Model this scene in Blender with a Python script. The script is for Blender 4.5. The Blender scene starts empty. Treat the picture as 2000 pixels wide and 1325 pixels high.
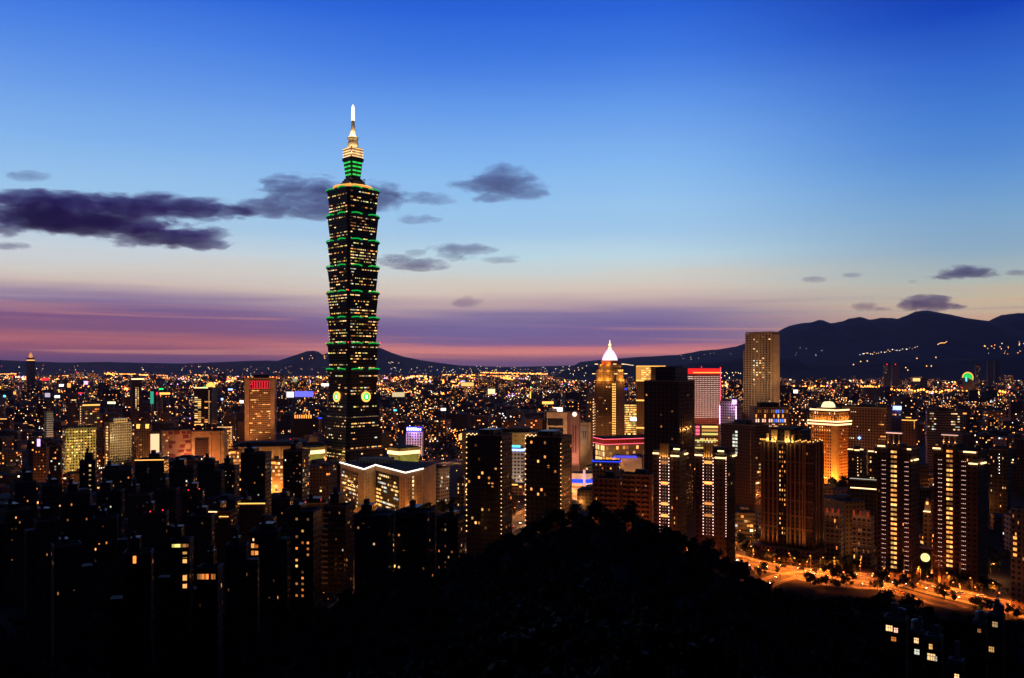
import bpy, bmesh, math, random
import numpy as np
from mathutils import Vector, Matrix, noise as mnoise

S = bpy.context.scene
COL = S.collection
R = random.Random(7)
# ------------------------------------------------------------------ camera
FPX, HZ, CH = 1654.0, 715.0, 138.0          # focal length in photo pixels, horizon row, eye height (m)
cam = bpy.data.cameras.new('camera'); camo = bpy.data.objects.new('camera', cam); COL.objects.link(camo)
camo.location = (0, 0, CH); camo.rotation_euler = (math.radians(90), 0, 0)
cam.sensor_width = 36; cam.lens = FPX / 2000 * 36; cam.shift_y = (HZ - 662.5) / 2000
cam.clip_start = 1; cam.clip_end = 60000
S.camera = camo
S.view_settings.view_transform = 'Standard'; S.view_settings.look = 'None'
S.view_settings.exposure = 0; S.view_settings.gamma = 1
S.render.engine = 'CYCLES'
cy = S.cycles
cy.max_bounces = 6; cy.diffuse_bounces = 2; cy.glossy_bounces = 2; cy.volume_bounces = 4; cy.transparent_max_bounces = 8
cy.sample_clamp_indirect = 0.6; cy.caustics_reflective = False; cy.caustics_refractive = False
cy.use_denoising = True; cy.denoiser = 'OPENIMAGEDENOISE'
cy.volume_step_rate = 0.12; cy.volume_max_steps = 400

def lin(c):
    return tuple(((v / 255) / 12.92 if v / 255 <= .04045 else ((v / 255 + .055) / 1.055) ** 2.4) for v in c) + (1,)
def PX(px, D): return (px - 1000) / FPX * D
def PZ(py, D): return CH - (py - HZ) / FPX * D

# ------------------------------------------------------------------ node helper
class NT:
    def __init__(s, nt): s.t = nt; nt.nodes.clear()
    def n(s, ty, **kw):
        nd = s.t.nodes.new(ty)
        for k, v in kw.items(): setattr(nd, k, v)
        return nd
    def l(s, a, b): s.t.links.new(a, b)
    def put(s, sock, v):
        if isinstance(v, bpy.types.NodeSocket): s.t.links.new(v, sock)
        else: sock.default_value = v
    def m(s, op, a, b=None, c=None, clamp=False):
        nd = s.n('ShaderNodeMath', operation=op, use_clamp=clamp)
        s.put(nd.inputs[0], a)
        if b is not None: s.put(nd.inputs[1], b)
        if c is not None: s.put(nd.inputs[2], c)
        return nd.outputs[0]
    def v(s, op, a, b=None):
        nd = s.n('ShaderNodeVectorMath', operation=op)
        s.put(nd.inputs[0], a)
        if b is not None: s.put(nd.inputs[1], b)
        return nd.outputs['Value'] if op in ('LENGTH', 'DOT_PRODUCT') else nd.outputs[0]
    def ramp(s, fac, stops, interp='LINEAR'):
        nd = s.n('ShaderNodeValToRGB'); cr = nd.color_ramp; cr.interpolation = interp
        while len(cr.elements) < len(stops): cr.elements.new(0.5)
        for e, (p, c) in zip(cr.elements, sorted(stops)): e.position = p; e.color = c
        s.put(nd.inputs[0], fac); return nd.outputs[0]
    def mix(s, fac, a, b, blend='MIX'):
        nd = s.n('ShaderNodeMix', data_type='RGBA', blend_type=blend)
        s.put(nd.inputs[0], fac); s.put(nd.inputs[6], a); s.put(nd.inputs[7], b); return nd.outputs[2]
    def mapr(s, val, a, b, c, d, smooth=False):
        nd = s.n('ShaderNodeMapRange', interpolation_type='SMOOTHSTEP' if smooth else 'LINEAR')
        s.put(nd.inputs[0], val)
        for i, x in enumerate((a, b, c, d)): nd.inputs[i + 1].default_value = x
        return nd.outputs[0]
    def noise(s, vec, scale, detail=4, rough=.55, dist=0):
        nd = s.n('ShaderNodeTexNoise'); s.put(nd.inputs['Vector'], vec)
        nd.inputs['Scale'].default_value = scale; nd.inputs['Detail'].default_value = detail
        nd.inputs['Roughness'].default_value = rough; nd.inputs['Distortion'].default_value = dist
        return nd.outputs[0]
    def xyz(s, x, y, z):
        nd = s.n('ShaderNodeCombineXYZ')
        for i, q in enumerate((x, y, z)): s.put(nd.inputs[i], q)
        return nd.outputs[0]
    def sep(s, vec):
        nd = s.n('ShaderNodeSeparateXYZ'); s.put(nd.inputs[0], vec); return nd.outputs

# ------------------------------------------------------------------ dusk sky (brightest in the west ahead, night falling behind)
W = bpy.data.worlds.new('World'); S.world = W; W.use_nodes = True
t = NT(W.node_tree)
tc = t.n('ShaderNodeTexCoord'); d = tc.outputs['Generated']
x, y, z = t.sep(d)
h = t.m('SQRT', t.m('ADD', t.m('MULTIPLY', x, x), t.m('MULTIPLY', y, y)))
hs = t.m('MAXIMUM', h, 1e-4)
az = t.m('DIVIDE', x, hs)                      # -1 left .. 1 right
streak = t.noise(t.xyz(t.m('MULTIPLY', x, 2.2), t.m('MULTIPLY', y, 2.2), t.m('MULTIPLY', z, 34)), 1.6, 5, .55, .4)
streak2 = t.noise(t.xyz(t.m('MULTIPLY', x, .9), t.m('MULTIPLY', y, .9), t.m('MULTIPLY', z, 9)), 1.9, 3, .5, .2)
wob = t.m('ADD', t.m('MULTIPLY', t.m('SUBTRACT', streak, .5), .02), t.m('MULTIPLY', t.m('SUBTRACT', streak2, .5), .034))
low = t.mapr(z, .004, .03, .25, 1); lowt = t.mapr(z, .10, .24, 1, .35)
wob = t.m('MULTIPLY', wob, t.m('MULTIPLY', low, lowt))
slope = t.m('MULTIPLY', t.m('MULTIPLY', az, t.mapr(z, .03, .12, 0, 1)), -.006)
zz = t.m('ADD', t.m('ADD', z, wob), slope)
def SK(py):
    tt = (HZ - py) / FPX; return max(0.0, tt / math.sqrt(1 + tt * tt))
def stops(rows, top): return [(SK(p), lin(c)) for p, c in rows] + top
navy = [(.62, lin((10, 34, 120))), (1.0, lin((4, 14, 62)))]
rl = t.ramp(zz, stops([(715, (98, 74, 112)), (702, (112, 78, 116)), (690, (146, 88, 114)), (672, (192, 112, 116)), (660, (172, 102, 116)), (645, (142, 94, 126)),
      (625, (136, 92, 134)), (604, (132, 106, 148)), (588, (158, 134, 164)), (566, (216, 196, 186)), (540, (218, 212, 204)), (505, (206, 218, 226)),
      (455, (176, 209, 234)), (400, (157, 201, 240)), (320, (136, 185, 240)), (220, (108, 160, 236)), (120, (76, 132, 230)), (30, (48, 106, 220)), (-40, (36, 90, 208))], navy))
rc = t.ramp(zz, stops([(715, (112, 84, 120)), (704, (124, 88, 122)), (697, (176, 110, 124)), (688, (230, 140, 130)), (678, (214, 126, 130)), (670, (158, 108, 142)), (662, (130, 104, 150)),
      (635, (124, 106, 158)), (612, (146, 126, 164)), (594, (196, 168, 172)), (568, (224, 206, 190)), (540, (216, 216, 208)), (505, (194, 222, 234)),
      (455, (168, 206, 238)), (400, (155, 201, 242)), (320, (134, 186, 243)), (220, (104, 160, 238)), (120, (66, 124, 228)), (30, (44, 102, 218)), (-40, (34, 90, 208))], navy))
rr = t.ramp(zz, stops([(715, (120, 96, 120)), (690, (140, 110, 130)), (660, (196, 150, 138)), (630, (218, 180, 148)), (600, (212, 194, 164)), (570, (186, 194, 184)), (520, (146, 178, 202)),
      (450, (122, 168, 212)), (380, (96, 150, 216)), (300, (72, 130, 214)), (200, (50, 104, 206)), (110, (20, 70, 188)), (20, (8, 48, 162)), (-40, (10, 48, 160))], navy))
c1 = t.mix(t.mapr(az, -.38, -.06, 0, 1, True), rl, rc)
c2 = t.mix(t.mapr(az, .14, .5, 0, 1, True), c1, rr)
st3 = t.noise(t.xyz(t.m('MULTIPLY', x, 1.3), t.m('MULTIPLY', y, 1.3), t.m('MULTIPLY', t.m('ADD', z, t.m('MULTIPLY', x, .012)), 58)), 1.5, 6, .6, .5)
band = t.m('MULTIPLY', t.mapr(z, .004, .014, 0, 1), t.mapr(z, .06, .085, 1, 0))
veil = t.m('MULTIPLY', t.mapr(st3, .5, .72, 0, .55, True), band)
c2 = t.mix(veil, c2, lin((222, 150, 134)))
veil2 = t.m('MULTIPLY', t.m('MULTIPLY', t.mapr(st3, .47, .28, 0, .32, True), band), 1)
c2 = t.mix(veil2, c2, lin((96, 82, 138)))
front = t.m('DIVIDE', y, hs)
dark = t.m('MAXIMUM', t.mapr(front, .78, -.1, 1, .015, True), 0)
dark = t.mix(t.mapr(z, .45, .95, 0, 1), dark, (.15, .15, .15, 1))
dark = t.m('MULTIPLY', dark, t.mapr(z, -.02, .0, 0, 1))
bg = t.n('ShaderNodeBackground'); t.l(t.mix(1.0, c2, dark, 'MULTIPLY'), bg.inputs[0]); bg.inputs[1].default_value = 1
wo = t.n('ShaderNodeOutputWorld'); t.l(bg.outputs[0], wo.inputs[0])

# ------------------------------------------------------------------ materials
MATS = {}
def new_mat(name):
    m = bpy.data.materials.new(name); m.use_nodes = True; MATS[name] = m
    t = NT(m.node_tree); out = t.n('ShaderNodeOutputMaterial'); return m, t, out
def surf(name, col, rough=.8, metal=0, var=.25, scale=.15):
    """matt procedural surface: slight blotches of its own colour"""
    if name in MATS: return MATS[name]
    m, t, out = new_mat(name)
    p = t.n('ShaderNodeBsdfPrincipled'); p.inputs['Roughness'].default_value = rough; p.inputs['Metallic'].default_value = metal; p.inputs['Specular IOR Level'].default_value = .5 if rough < .6 else .08
    tc = t.n('ShaderNodeTexCoord')
    n = t.noise(tc.outputs['Object'], scale, 5, .6)
    c = t.mix(t.mapr(n, .3, .7, 0, 1), tuple(v * (1 - var) for v in col[:3]) + (1,), tuple(min(1, v * (1 + var)) for v in col[:3]) + (1,))
    t.l(c, p.inputs['Base Color']); t.l(p.outputs[0], out.inputs[0]); return m
def glow(name, col, strength, vary=0.0, sample=False):
    if name in MATS: return MATS[name]
    m, t, out = new_mat(name)
    e = t.n('ShaderNodeEmission'); e.inputs[0].default_value = tuple(col[:3]) + (1,)
    if vary:
        oi = t.n('ShaderNodeObjectInfo'); ge = t.n('ShaderNodeNewGeometry')
        r = t.m('FRACT', t.m('ADD', oi.outputs['Random'], ge.outputs['Random Per Island']))
        t.l(t.m('MULTIPLY', t.mapr(t.m('POWER', r, 1.6), 0, 1, 1 - vary, 1 + vary * .6), strength), e.inputs[1])
    else: e.inputs[1].default_value = strength
    t.l(e.outputs[0], out.inputs[0])
    m.cycles.emission_sampling = 'FRONT' if sample else 'NONE'
    return m
def facade(name, wall, glass, pu=3.2, pv=3.3, fu=.6, fv=.5, lit=0.0, strength=1.2, wallvar=0.0, rough=.7, ledge=0.0):
    """wall with rows of window openings (a pattern in metres along the wall); lit: share of the rooms with the light on"""
    if name in MATS: return MATS[name]
    m, t, out = new_mat(name)
    uvn = t.n('ShaderNodeUVMap'); u, v, _ = t.sep(uvn.outputs[0])
    oi = t.n('ShaderNodeObjectInfo'); ge = t.n('ShaderNodeNewGeometry')
    seed = t.m('ADD', t.m('MULTIPLY', oi.outputs['Random'], 917), t.m('MULTIPLY', ge.outputs['Random Per Island'], 533))
    cu = t.m('DIVIDE', u, pu); cv = t.m('DIVIDE', v, pv)
    iu, iv = t.m('FLOOR', cu), t.m('FLOOR', cv)
    mu = t.m('LESS_THAN', t.m('ABSOLUTE', t.m('SUBTRACT', t.m('SUBTRACT', cu, iu), .5)), fu / 2)
    mv = t.m('LESS_THAN', t.m('ABSOLUTE', t.m('SUBTRACT', t.m('SUBTRACT', cv, iv), .5)), fv / 2)
    side = t.m('LESS_THAN', t.m('ABSOLUTE', t.sep(ge.outputs['Normal'])[2]), .4)
    mask = t.m('MULTIPLY', t.m('MULTIPLY', mu, mv), side)
    w1 = t.n('ShaderNodeTexWhiteNoise', noise_dimensions='1D'); t.l(seed, w1.inputs['W'])
    wr, wg, wb = [o for o in t.sep(w1.outputs['Color'])]
    base = tuple(wall[:3]) + (1,)
    if wallvar:
        alt = (wall[0] * 1.35, wall[1] * 1.05, wall[2] * .8, 1); alt2 = (wall[0] * .8, wall[1] * .88, wall[2] * 1.05, 1)
        base = t.mix(1.0, t.mix(wr, alt, alt2), t.xyz(*[t.mapr(wg, 0, 1, 1 - wallvar, 1 + wallvar)] * 3), 'MULTIPLY')
    grime = t.noise(t.xyz(u, v, seed), .09, 4, .6)
    base = t.mix(1.0, base, t.xyz(*[t.mapr(grime, .25, .75, .78, 1.18)] * 3), 'MULTIPLY')
    p = t.n('ShaderNodeBsdfPrincipled'); p.inputs['Specular IOR Level'].default_value = .25
    t.l(t.mix(mask, base, tuple(glass[:3]) + (1,)), p.inputs['Base Color'])
    t.l(t.mapr(mask, 0, 1, rough, .22), p.inputs['Roughness'])
    if lit > 0:
        wn = t.n('ShaderNodeTexWhiteNoise', noise_dimensions='3D'); t.l(t.xyz(iu, iv, seed), wn.inputs['Vector'])
        a, b, c = t.sep(wn.outputs['Color'])
        thr = t.m('MULTIPLY', t.m('POWER', wb, 2.0), lit * 3.0)
        on = t.m('MULTIPLY', t.m('LESS_THAN', a, thr), mask)
        colr = t.ramp(b, [(0, (1, .20, .03, 1)), (.45, (1, .33, .06, 1)), (.75, (1, .52, .16, 1)), (.92, (1, .78, .45, 1)), (1, (.75, .85, 1, 1))])
        t.l(colr, p.inputs['Emission Color'])
        t.l(t.m('MULTIPLY', on, t.m('MULTIPLY', t.m('POWER', c, 2.2), strength * 2.4)), p.inputs['Emission Strength'])
    t.l(p.outputs[0], out.inputs[0])
    m.cycles.emission_sampling = 'NONE'
    return m

# window light tones
TONE = {
 'warm': glow('window_light_warm', (1, .35, .075), 1.8, .75), 'yellow': glow('window_light_yellow', (1, .48, .13), 1.8, .7),
 'pale': glow('window_light_pale', (1, .62, .27), 1.5, .7), 'cool': glow('window_light_cool', (.9, .92, .75), 1.0, .7),
 'orange': glow('window_light_orange', (1, .26, .04), 1.4, .7), 'lime': glow('window_light_lime', (.95, .8, .2), 1.3, .7),
 'dim': glow('window_light_dim', (1, .40, .12), .35, .7), 'rose': glow('window_light_rose', (1, .5, .36), 1.6, .5),
 'blue': glow('window_light_blue', (.1, .22, 1), 1.6, .4), 'dull': glow('window_light_dull', (1, .36, .09), .10, .9),
}
L = {
 'neon_white': glow('neon_white', (1, .86, .72), 3.2), 'neon_red': glow('neon_red', (1, .03, .05), 1.5), 'neon_pink': glow('neon_pink', (1, .12, .2), 1.6),
 'neon_blue': glow('neon_blue', (.02, .06, 1), 1.6), 'sign_blue': glow('sign_blue_white', (.28, .4, 1), 3.2), 'sign_white': glow('sign_white', (1, .95, .9), 2.2),
 'sign_violet': glow('sign_violet', (.75, .4, 1), 2.2), 'green_arc': glow('green_lamp_strip', (.01, .75, .10), .6), 'green_band': glow('green_lamp_band', (.04, .9, .13), 1.0),
 'gold': glow('gold_lamp', (1, .45, .09), 2.0), 'amber': glow('amber_lamp', (1, .3, .05), 2.2), 'warm_white': glow('warm_white_lamp', (1, .60, .26), 2.8),
 'beacon': glow('red_beacon', (1, .03, .03), 3.0), 'sodium': glow('sodium_lamp', (1, .27, .035), 7.0), 'string': glow('lamp_string', (1, .50, .18), 2.8),
 'string_pink': glow('lamp_string_rose', (1, .58, .46), 2.6), 'green': glow('green_sign', (.02, 1, .2), 2.0), 'cyan': glow('cyan_sign', (.1, .8, 1), 2.0),
 'mercury': glow('mercury_lamp', (.85, .95, 1), 4.0), 'purple_neon': glow('purple_neon', (.8, .35, 1), 1.9), 'dome_white': glow('dome_panel_light', (1, .84, .95), 1.4),
}
M = {
 'concrete': surf('weathered_concrete', (.16, .15, .14)), 'dark': surf('dark_roofing', (.018, .018, .019)), 'steel': surf('painted_steel', (.22, .22, .23), .4, .6),
 'asphalt': surf('asphalt', (.05, .048, .046), .75, 0, .35, .4), 'stone': surf('pale_stone', (.42, .37, .3)), 'paving': surf('paving', (.14, .13, .12)),
 'ground': surf('city_ground', (.02, .019, .019), .9, 0, .4, .02), 'leaf': surf('foliage', (.012, .018, .008), .7, 0, .5, 1.5), 'bark': surf('bark', (.05, .035, .025), .9),
 'hill': surf('wooded_slope', (.016, .02, .017), .9, 0, .6, .004), 'white': surf('white_paint', (.7, .7, .68), .5), 'marking': surf('road_marking', (.7, .68, .6), .6),
 'car_white': surf('car_paint_white', (.7, .7, .7), .25), 'car_dark': surf('car_paint_dark', (.03, .03, .035), .2), 'car_silver': surf('car_paint_silver', (.4, .4, .42), .25, .6),
 'car_yellow': surf('car_paint_yellow', (.7, .42, .03), .25), 'rubber': surf('tyre_rubber', (.02, .02, .02), .8), 'carglass': surf('car_glass', (.02, .022, .025), .08),
 'bronze': surf('bronze_cladding', (.2, .12, .06), .45), 'gold_stone': surf('golden_stone', (.42, .28, .13), .7), 'greenglass': surf('green_glass', (.03, .09, .06), .15),
 'red_wall': surf('red_cladding', (.45, .03, .03), .5),
}
DARKGLASS = (.012, .014, .018)

# ------------------------------------------------------------------ mesh builder
def tag(o, label=None, cat=None, group=None, kind=None):
    if label: o['label'] = label
    if cat: o['category'] = cat
    if group: o['group'] = group
    if kind: o['kind'] = kind
    return o
def empty(name, loc, rz=0):
    o = bpy.data.objects.new(name, None); COL.objects.link(o); o.location = loc; o.rotation_euler = (0, 0, rz); o.empty_display_size = 1; return o
class MB:
    def __init__(s): s.v = []; s.f = []; s.uv = []; s.mi = []
    def quad(s, pts, uvs=None, mi=0):
        i = len(s.v); s.v += [tuple(p) for p in pts]; s.f.append(tuple(range(i, i + len(pts))))
        s.uv += uvs if uvs else [(p[0], p[1]) for p in pts]; s.mi.append(mi)
    def prism(s, poly, z0, z1, poly1=None, mi=0, top=True, bottom=False, mtop=None, u0=0.0):
        """poly: counter-clockwise outline at z0; poly1: the outline at z1"""
        p1 = poly1 or poly; n = len(poly); i = len(s.v)
        s.v += [(a, b, z0) for a, b in poly] + [(a, b, z1) for a, b in p1]
        u = u0
        for k in range(n):
            q = (k + 1) % n; le = math.dist(poly[k], poly[q])
            s.f.append((i + k, i + q, i + n + q, i + n + k)); s.uv += [(u, z0), (u + le, z0), (u + le, z1), (u, z1)]; s.mi.append(mi); u += le
        if top: s.f.append(tuple(range(i + n, i + 2 * n))); s.uv += list(p1); s.mi.append(mi if mtop is None else mtop)
        if bottom: s.f.append(tuple(reversed(range(i, i + n)))); s.uv += list(reversed(poly)); s.mi.append(mi)
    def box(s, x0, x1, y0, y1, z0, z1, mi=0, bottom=True, mtop=None):
        s.prism([(x0, y0), (x1, y0), (x1, y1), (x0, y1)], z0, z1, None, mi, True, bottom, mtop)
    def tube(s, pts, r, n=6, mi=0, r1=None):
        pts = [Vector(p) for p in pts]; rings = []
        for k, p in enumerate(pts):
            dv = (pts[min(k + 1, len(pts) - 1)] - pts[max(k - 1, 0)]).normalized()
            a = dv.cross(Vector((0, 0, 1))) if abs(dv.z) < .95 else dv.cross(Vector((0, 1, 0)))
            a.normalize(); b = a.cross(dv); rr = r if r1 is None else r + (r1 - r) * k / (len(pts) - 1)
            rings.append(len(s.v)); s.v += [tuple(p + (a * math.cos(2 * math.pi * j / n) + b * math.sin(2 * math.pi * j / n)) * rr) for j in range(n)]
        for k in range(len(pts) - 1):
            for j in range(n):
                q = (j + 1) % n; s.f.append((rings[k] + j, rings[k + 1] + j, rings[k + 1] + q, rings[k] + q)); s.uv += [(0, 0)] * 4; s.mi.append(mi)
        s.f.append(tuple(rings[0] + j for j in range(n))); s.uv += [(0, 0)] * n; s.mi.append(mi)
        s.f.append(tuple(rings[-1] + j for j in reversed(range(n)))); s.uv += [(0, 0)] * n; s.mi.append(mi)
    def lathe(s, prof, n=24, cx=0, cy=0, mi=0, a0=0.0):
        i = len(s.v); m = len(prof)
        for r, zv in prof:
            s.v += [(cx + r * math.cos(a0 + 2 * math.pi * j / n), cy + r * math.sin(a0 + 2 * math.pi * j / n), zv) for j in range(n)]
        for k in range(m - 1):
            for j in range(n):
                q = (j + 1) % n; s.f.append((i + k * n + j, i + k * n + q, i + (k + 1) * n + q, i + (k + 1) * n + j))
                u0, u1 = prof[k][0] * 2 * math.pi * j / n, prof[k][0] * 2 * math.pi * (j + 1) / n
                s.uv += [(u0, prof[k][1]), (u1, prof[k][1]), (u1, prof[k + 1][1]), (u0, prof[k + 1][1])]; s.mi.append(mi)
        s.f.append(tuple(i + (m - 1) * n + j for j in range(n))); s.uv += [(0, 0)] * n; s.mi.append(mi)
    def ball(s, c, r, mi=0):
        x, y, z = c; i = len(s.v); q = r * .62
        ring = [(x + q * a, y + q * b, z + q * e) for a in (-1, 1) for b in (-1, 1) for e in (-1, 1)]
        s.v += [(x + r, y, z), (x, y + r, z), (x - r, y, z), (x, y - r, z), (x, y, z + r), (x, y, z - r)]
        for a in range(4):
            b = (a + 1) % 4
            s.f += [(i + a, i + b, i + 4), (i + b, i + a, i + 5)]; s.uv += [(0, 0)] * 6; s.mi += [mi, mi]
    def build(s, name, mats, parent=None, loc=None, smooth=False):
        me = bpy.data.meshes.new(name); me.from_pydata(s.v, [], s.f)
        uvl = me.uv_layers.new(name='UVMap'); uvl.data.foreach_set('uv', np.array(s.uv, dtype=np.float32).ravel())
        if not isinstance(mats, (list, tuple)): mats = [mats]
        for m in mats: me.materials.append(m)
        if len(mats) > 1: me.polygons.foreach_set('material_index', np.array(s.mi, dtype=np.int32))
        if smooth: me.polygons.foreach_set('use_smooth', np.ones(len(s.f), dtype=bool))
        me.update()
        o = bpy.data.objects.new(name, me); COL.objects.link(o)
        if parent is not None: o.parent = parent
        if loc is not None: o.location = loc
        return o
PANES = {}; BOXES = {}
def pane_mesh(tone):
    if tone not in PANES:
        me = bpy.data.meshes.new('window'); me.from_pydata([(-.5, 0, 0), (.5, 0, 0), (.5, 0, 1), (-.5, 0, 1)], [], [(0, 1, 2, 3)])
        me.materials.append(TONE[tone]); PANES[tone] = me
    return PANES[tone]
def lamp_point(x, y, z, power, col=(1, .5, .18), r=.6):
    l = bpy.data.lights.new('lamp_light', 'POINT'); l.energy = power; l.color = col; l.shadow_soft_size = r
    o = bpy.data.objects.new('lamp_light', l); COL.objects.link(o); o.location = (x, y, z); return o
def lamp_spot(pos, to, power, col=(1, .6, .25), ang=70, blend=.6, r=.8):
    l = bpy.data.lights.new('floodlight', 'SPOT'); l.energy = power; l.color = col; l.spot_size = math.radians(ang); l.spot_blend = blend; l.shadow_soft_size = r
    o = bpy.data.objects.new('floodlight', l); COL.objects.link(o); o.location = pos
    o.rotation_euler = (Vector(to) - Vector(pos)).to_track_quat('-Z', 'Y').to_euler(); return o

# ------------------------------------------------------------------ tower builder
HEROES = []     # (px0, px1, D, row below which the photo hides it)
class Tower:
    """Empty at the tower's base; local x runs along the front, -y is the front's outward side."""
    def __init__(s, name, label, cat, px0, px1, py, D, k=.8, rot=0, vis=None, group=None, base=0.0):
        s.D = D; s.rot = math.radians(rot) + math.atan2(-PX((px0 + px1) / 2, D), D)      # rot: turn away from facing the viewpoint
        w = (px1 - px0) / FPX * D / (abs(math.cos(s.rot)) + k * abs(math.sin(s.rot))); cx = PX((px0 + px1) / 2, D)
        for _ in range(8):
            pxs = []
            for a in (-1, 1):
                for b in (-1, 1):
                    lx, ly = a * w / 2, b * w * k / 2
                    X_ = cx + lx * math.cos(s.rot) - ly * math.sin(s.rot); Y_ = D + lx * math.sin(s.rot) + ly * math.cos(s.rot)
                    pxs.append(1000 + X_ / Y_ * FPX)
            w *= (px1 - px0) / (max(pxs) - min(pxs)); cx += ((px0 + px1) / 2 - (max(pxs) + min(pxs)) / 2) / FPX * D
        s.w, s.d, s.cx, s.base = w, w * k, cx, base
        near = D - (s.d / 2 * abs(math.cos(s.rot)) + w / 2 * abs(math.sin(s.rot))) * .7
        s.near = near; s.h = PZ(py, near) - base
        s.root = empty(name, (cx, D, base), s.rot); tag(s.root, label, cat, group)
        s.q = []; s.px = (px0, px1)
        HEROES.append((px0, px1, D, vis if vis is not None else 715 + CH / D * FPX, cx, w, s.d))
    def z(s, py): return PZ(py, s.near) - s.base
    def wpt(s, x, y, z):
        c, n = math.cos(s.rot), math.sin(s.rot); return (s.cx + x * c - y * n, s.D + x * n + y * c, s.base + z)
    def mb(s): return MB()
    def box(s, part, x0, x1, y0, y1, z0, z1, mat, parent=None):
        m = MB(); m.box(x0, x1, y0, y1, z0, z1); return m.build(part, mat, parent or s.root)
    def body(s, mat, roofmat=None, h=None, parapet=True, plant=True):
        h = h or s.h; w, d = s.w / 2, s.d / 2
        m = MB(); m.box(-w, w, -d, d, -3, h, 0, False, 1); s.wall = m.build('wall', [mat, roofmat or M['dark']], s.root)
        if parapet:
            p = MB(); q = .45
            for a in ((-w - .1, w + .1, -d - .1, -d + q), (-w - .1, w + .1, d - q, d + .1), (-w - .1, -w + q, -d + q, d - q), (w - q, w + .1, -d + q, d - q)): p.box(*a, h + .003, h + 1.1)
            p.build('parapet', M['concrete'], s.root)
        if plant:
            rr = random.Random(int(s.cx * 7 + s.D)); p = MB(); a = rr.uniform(-.3, .1) * s.w; b = rr.uniform(-.2, 0) * s.d
            p.box(a, a + s.w * rr.uniform(.25, .4), b, b + s.d * .4, h + .002, h + rr.uniform(3, 5)); p.build('machine_room', M['concrete'], s.root)
            if rr.random() < .6:
                tk = MB(); tk.lathe([(1.4, h + .004), (1.4, h + 3), (.3, h + 3.5)], 10, -a * .8, -b + 1); tk.build('water_tank', M['steel'], s.root)
        return s.wall
    def win(s, face, u, z, wu, wh, tone, off=.06): s.q.append((face, u, z, wu, wh, tone, off))
    def grid(s, face, nu, z0, z1, fl, p=.2, tones=('warm', 'pale', 'yellow'), wf=.7, hf=.5, u0=None, u1=None, run=0.0, fn=None, off=.06):
        half = (s.w if face == 'F' else s.d) / 2
        u0 = -half + .8 if u0 is None else u0; u1 = half - .8 if u1 is None else u1
        pu = (u1 - u0) / nu; nf = max(1, int(round((z1 - z0) / fl))); pv = (z1 - z0) / nf
        for j in range(nf):
            on = False; tone = R.choice(tones)
            for i in range(nu):
                if fn is not None:
                    r = fn(i, j)
                    if r: s.win(face, u0 + (i + .5) * pu, z0 + j * pv + pv * (1 - hf) / 2, pu * wf, pv * hf, r if isinstance(r, str) else R.choice(tones), off)
                    continue
                if run and on and R.random() < run: pass
                else: on = R.random() < (p * (1 - run) if run else p) ; tone = R.choice(tones)
                if on: s.win(face, u0 + (i + .5) * pu, z0 + j * pv + pv * (1 - hf) / 2, pu * wf, pv * hf, tone, off)
    def done(s, cap=None, place=None):
        """the lit windows: up to cap as parts of their own, the rest one part"""
        if cap is None: cap = 100 if s.D < 900 else (60 if s.D < 1350 else 36)
        q = s.q[:]; R.shuffle(q); q.sort(key=lambda a: -round(a[3] * a[4] / 4)); rest = {}
        for i, (face, u, z, wu, wh, tone, off) in enumerate(q):
            if face == 'F': loc, rz = (u, -s.d / 2 - off, z), 0
            elif face == 'R': loc, rz = (s.w / 2 + off, u, z), math.pi / 2
            elif face == 'L': loc, rz = (-s.w / 2 - off, -u, z), -math.pi / 2
            else: loc, rz = face(u, z), 0
            if isinstance(face, tuple): pass
            if i < cap:
                o = bpy.data.objects.new('window', pane_mesh(tone)); COL.objects.link(o); o.parent = s.root; o.location = loc; o.rotation_euler = (0, 0, rz); o.scale = (wu, 1, wh)
            else: rest.setdefault(tone, []).append((loc, rz, wu, wh))
        if rest:
            m = MB(); tones = list(rest)
            for k, tn in enumerate(tones):
                for (lx, ly, lz), rz, wu, wh in rest[tn]:
                    c, n = math.cos(rz) * wu / 2, math.sin(rz) * wu / 2
                    m.quad([(lx - c, ly - n, lz), (lx + c, ly + n, lz), (lx + c, ly + n, lz + wh), (lx - c, ly - n, lz + wh)], None, k)
            tag(m.build('lit_windows', [TONE[k] for k in tones], s.root), kind='stuff')
        return s
    def string(s, name, pts, r, mat, parent=None):
        m = MB()
        for p in pts: m.ball(p, r)
        return m.build(name, mat, parent or s.root)
    def one(s, part, x0, x1, y0, y1, z0, z1, mat, parent=None):
        if mat.name not in BOXES:
            m = MB(); m.box(0, 1, 0, 1, 0, 1); o = m.build('balcony', mat); BOXES[mat.name] = o.data; bpy.data.objects.remove(o)
        o = bpy.data.objects.new(part, BOXES[mat.name]); COL.objects.link(o); o.parent = parent or s.root; o.location = (x0, y0, z0); o.scale = (x1 - x0, y1 - y0, z1 - z0); return o
    def col_lights(s, face, u, z0, z1, n, r, mat, off=.5):
        pts = []
        for i in range(n):
            z = z0 + (z1 - z0) * i / max(1, n - 1)
            pts.append((u, -s.d / 2 - off, z) if face == 'F' else ((s.w / 2 + off, u, z) if face == 'R' else (-s.w / 2 - off, -u, z)))
        return s.string('lamp_string', pts, r, mat)
    def rim(s, name, z, th, mat, faces='FLR', off=.3, deep=.4):
        m = MB(); w, d = s.w / 2, s.d / 2
        if 'F' in faces: m.box(-w - off, w + off, -d - off - deep, -d - off, z, z + th)
        if 'L' in faces: m.box(-w - off - deep, -w - off, -d - off, d, z, z + th)
        if 'R' in faces: m.box(w + off, w + off + deep, -d - off, d, z, z + th)
        return m.build(name, mat, s.root)
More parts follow.
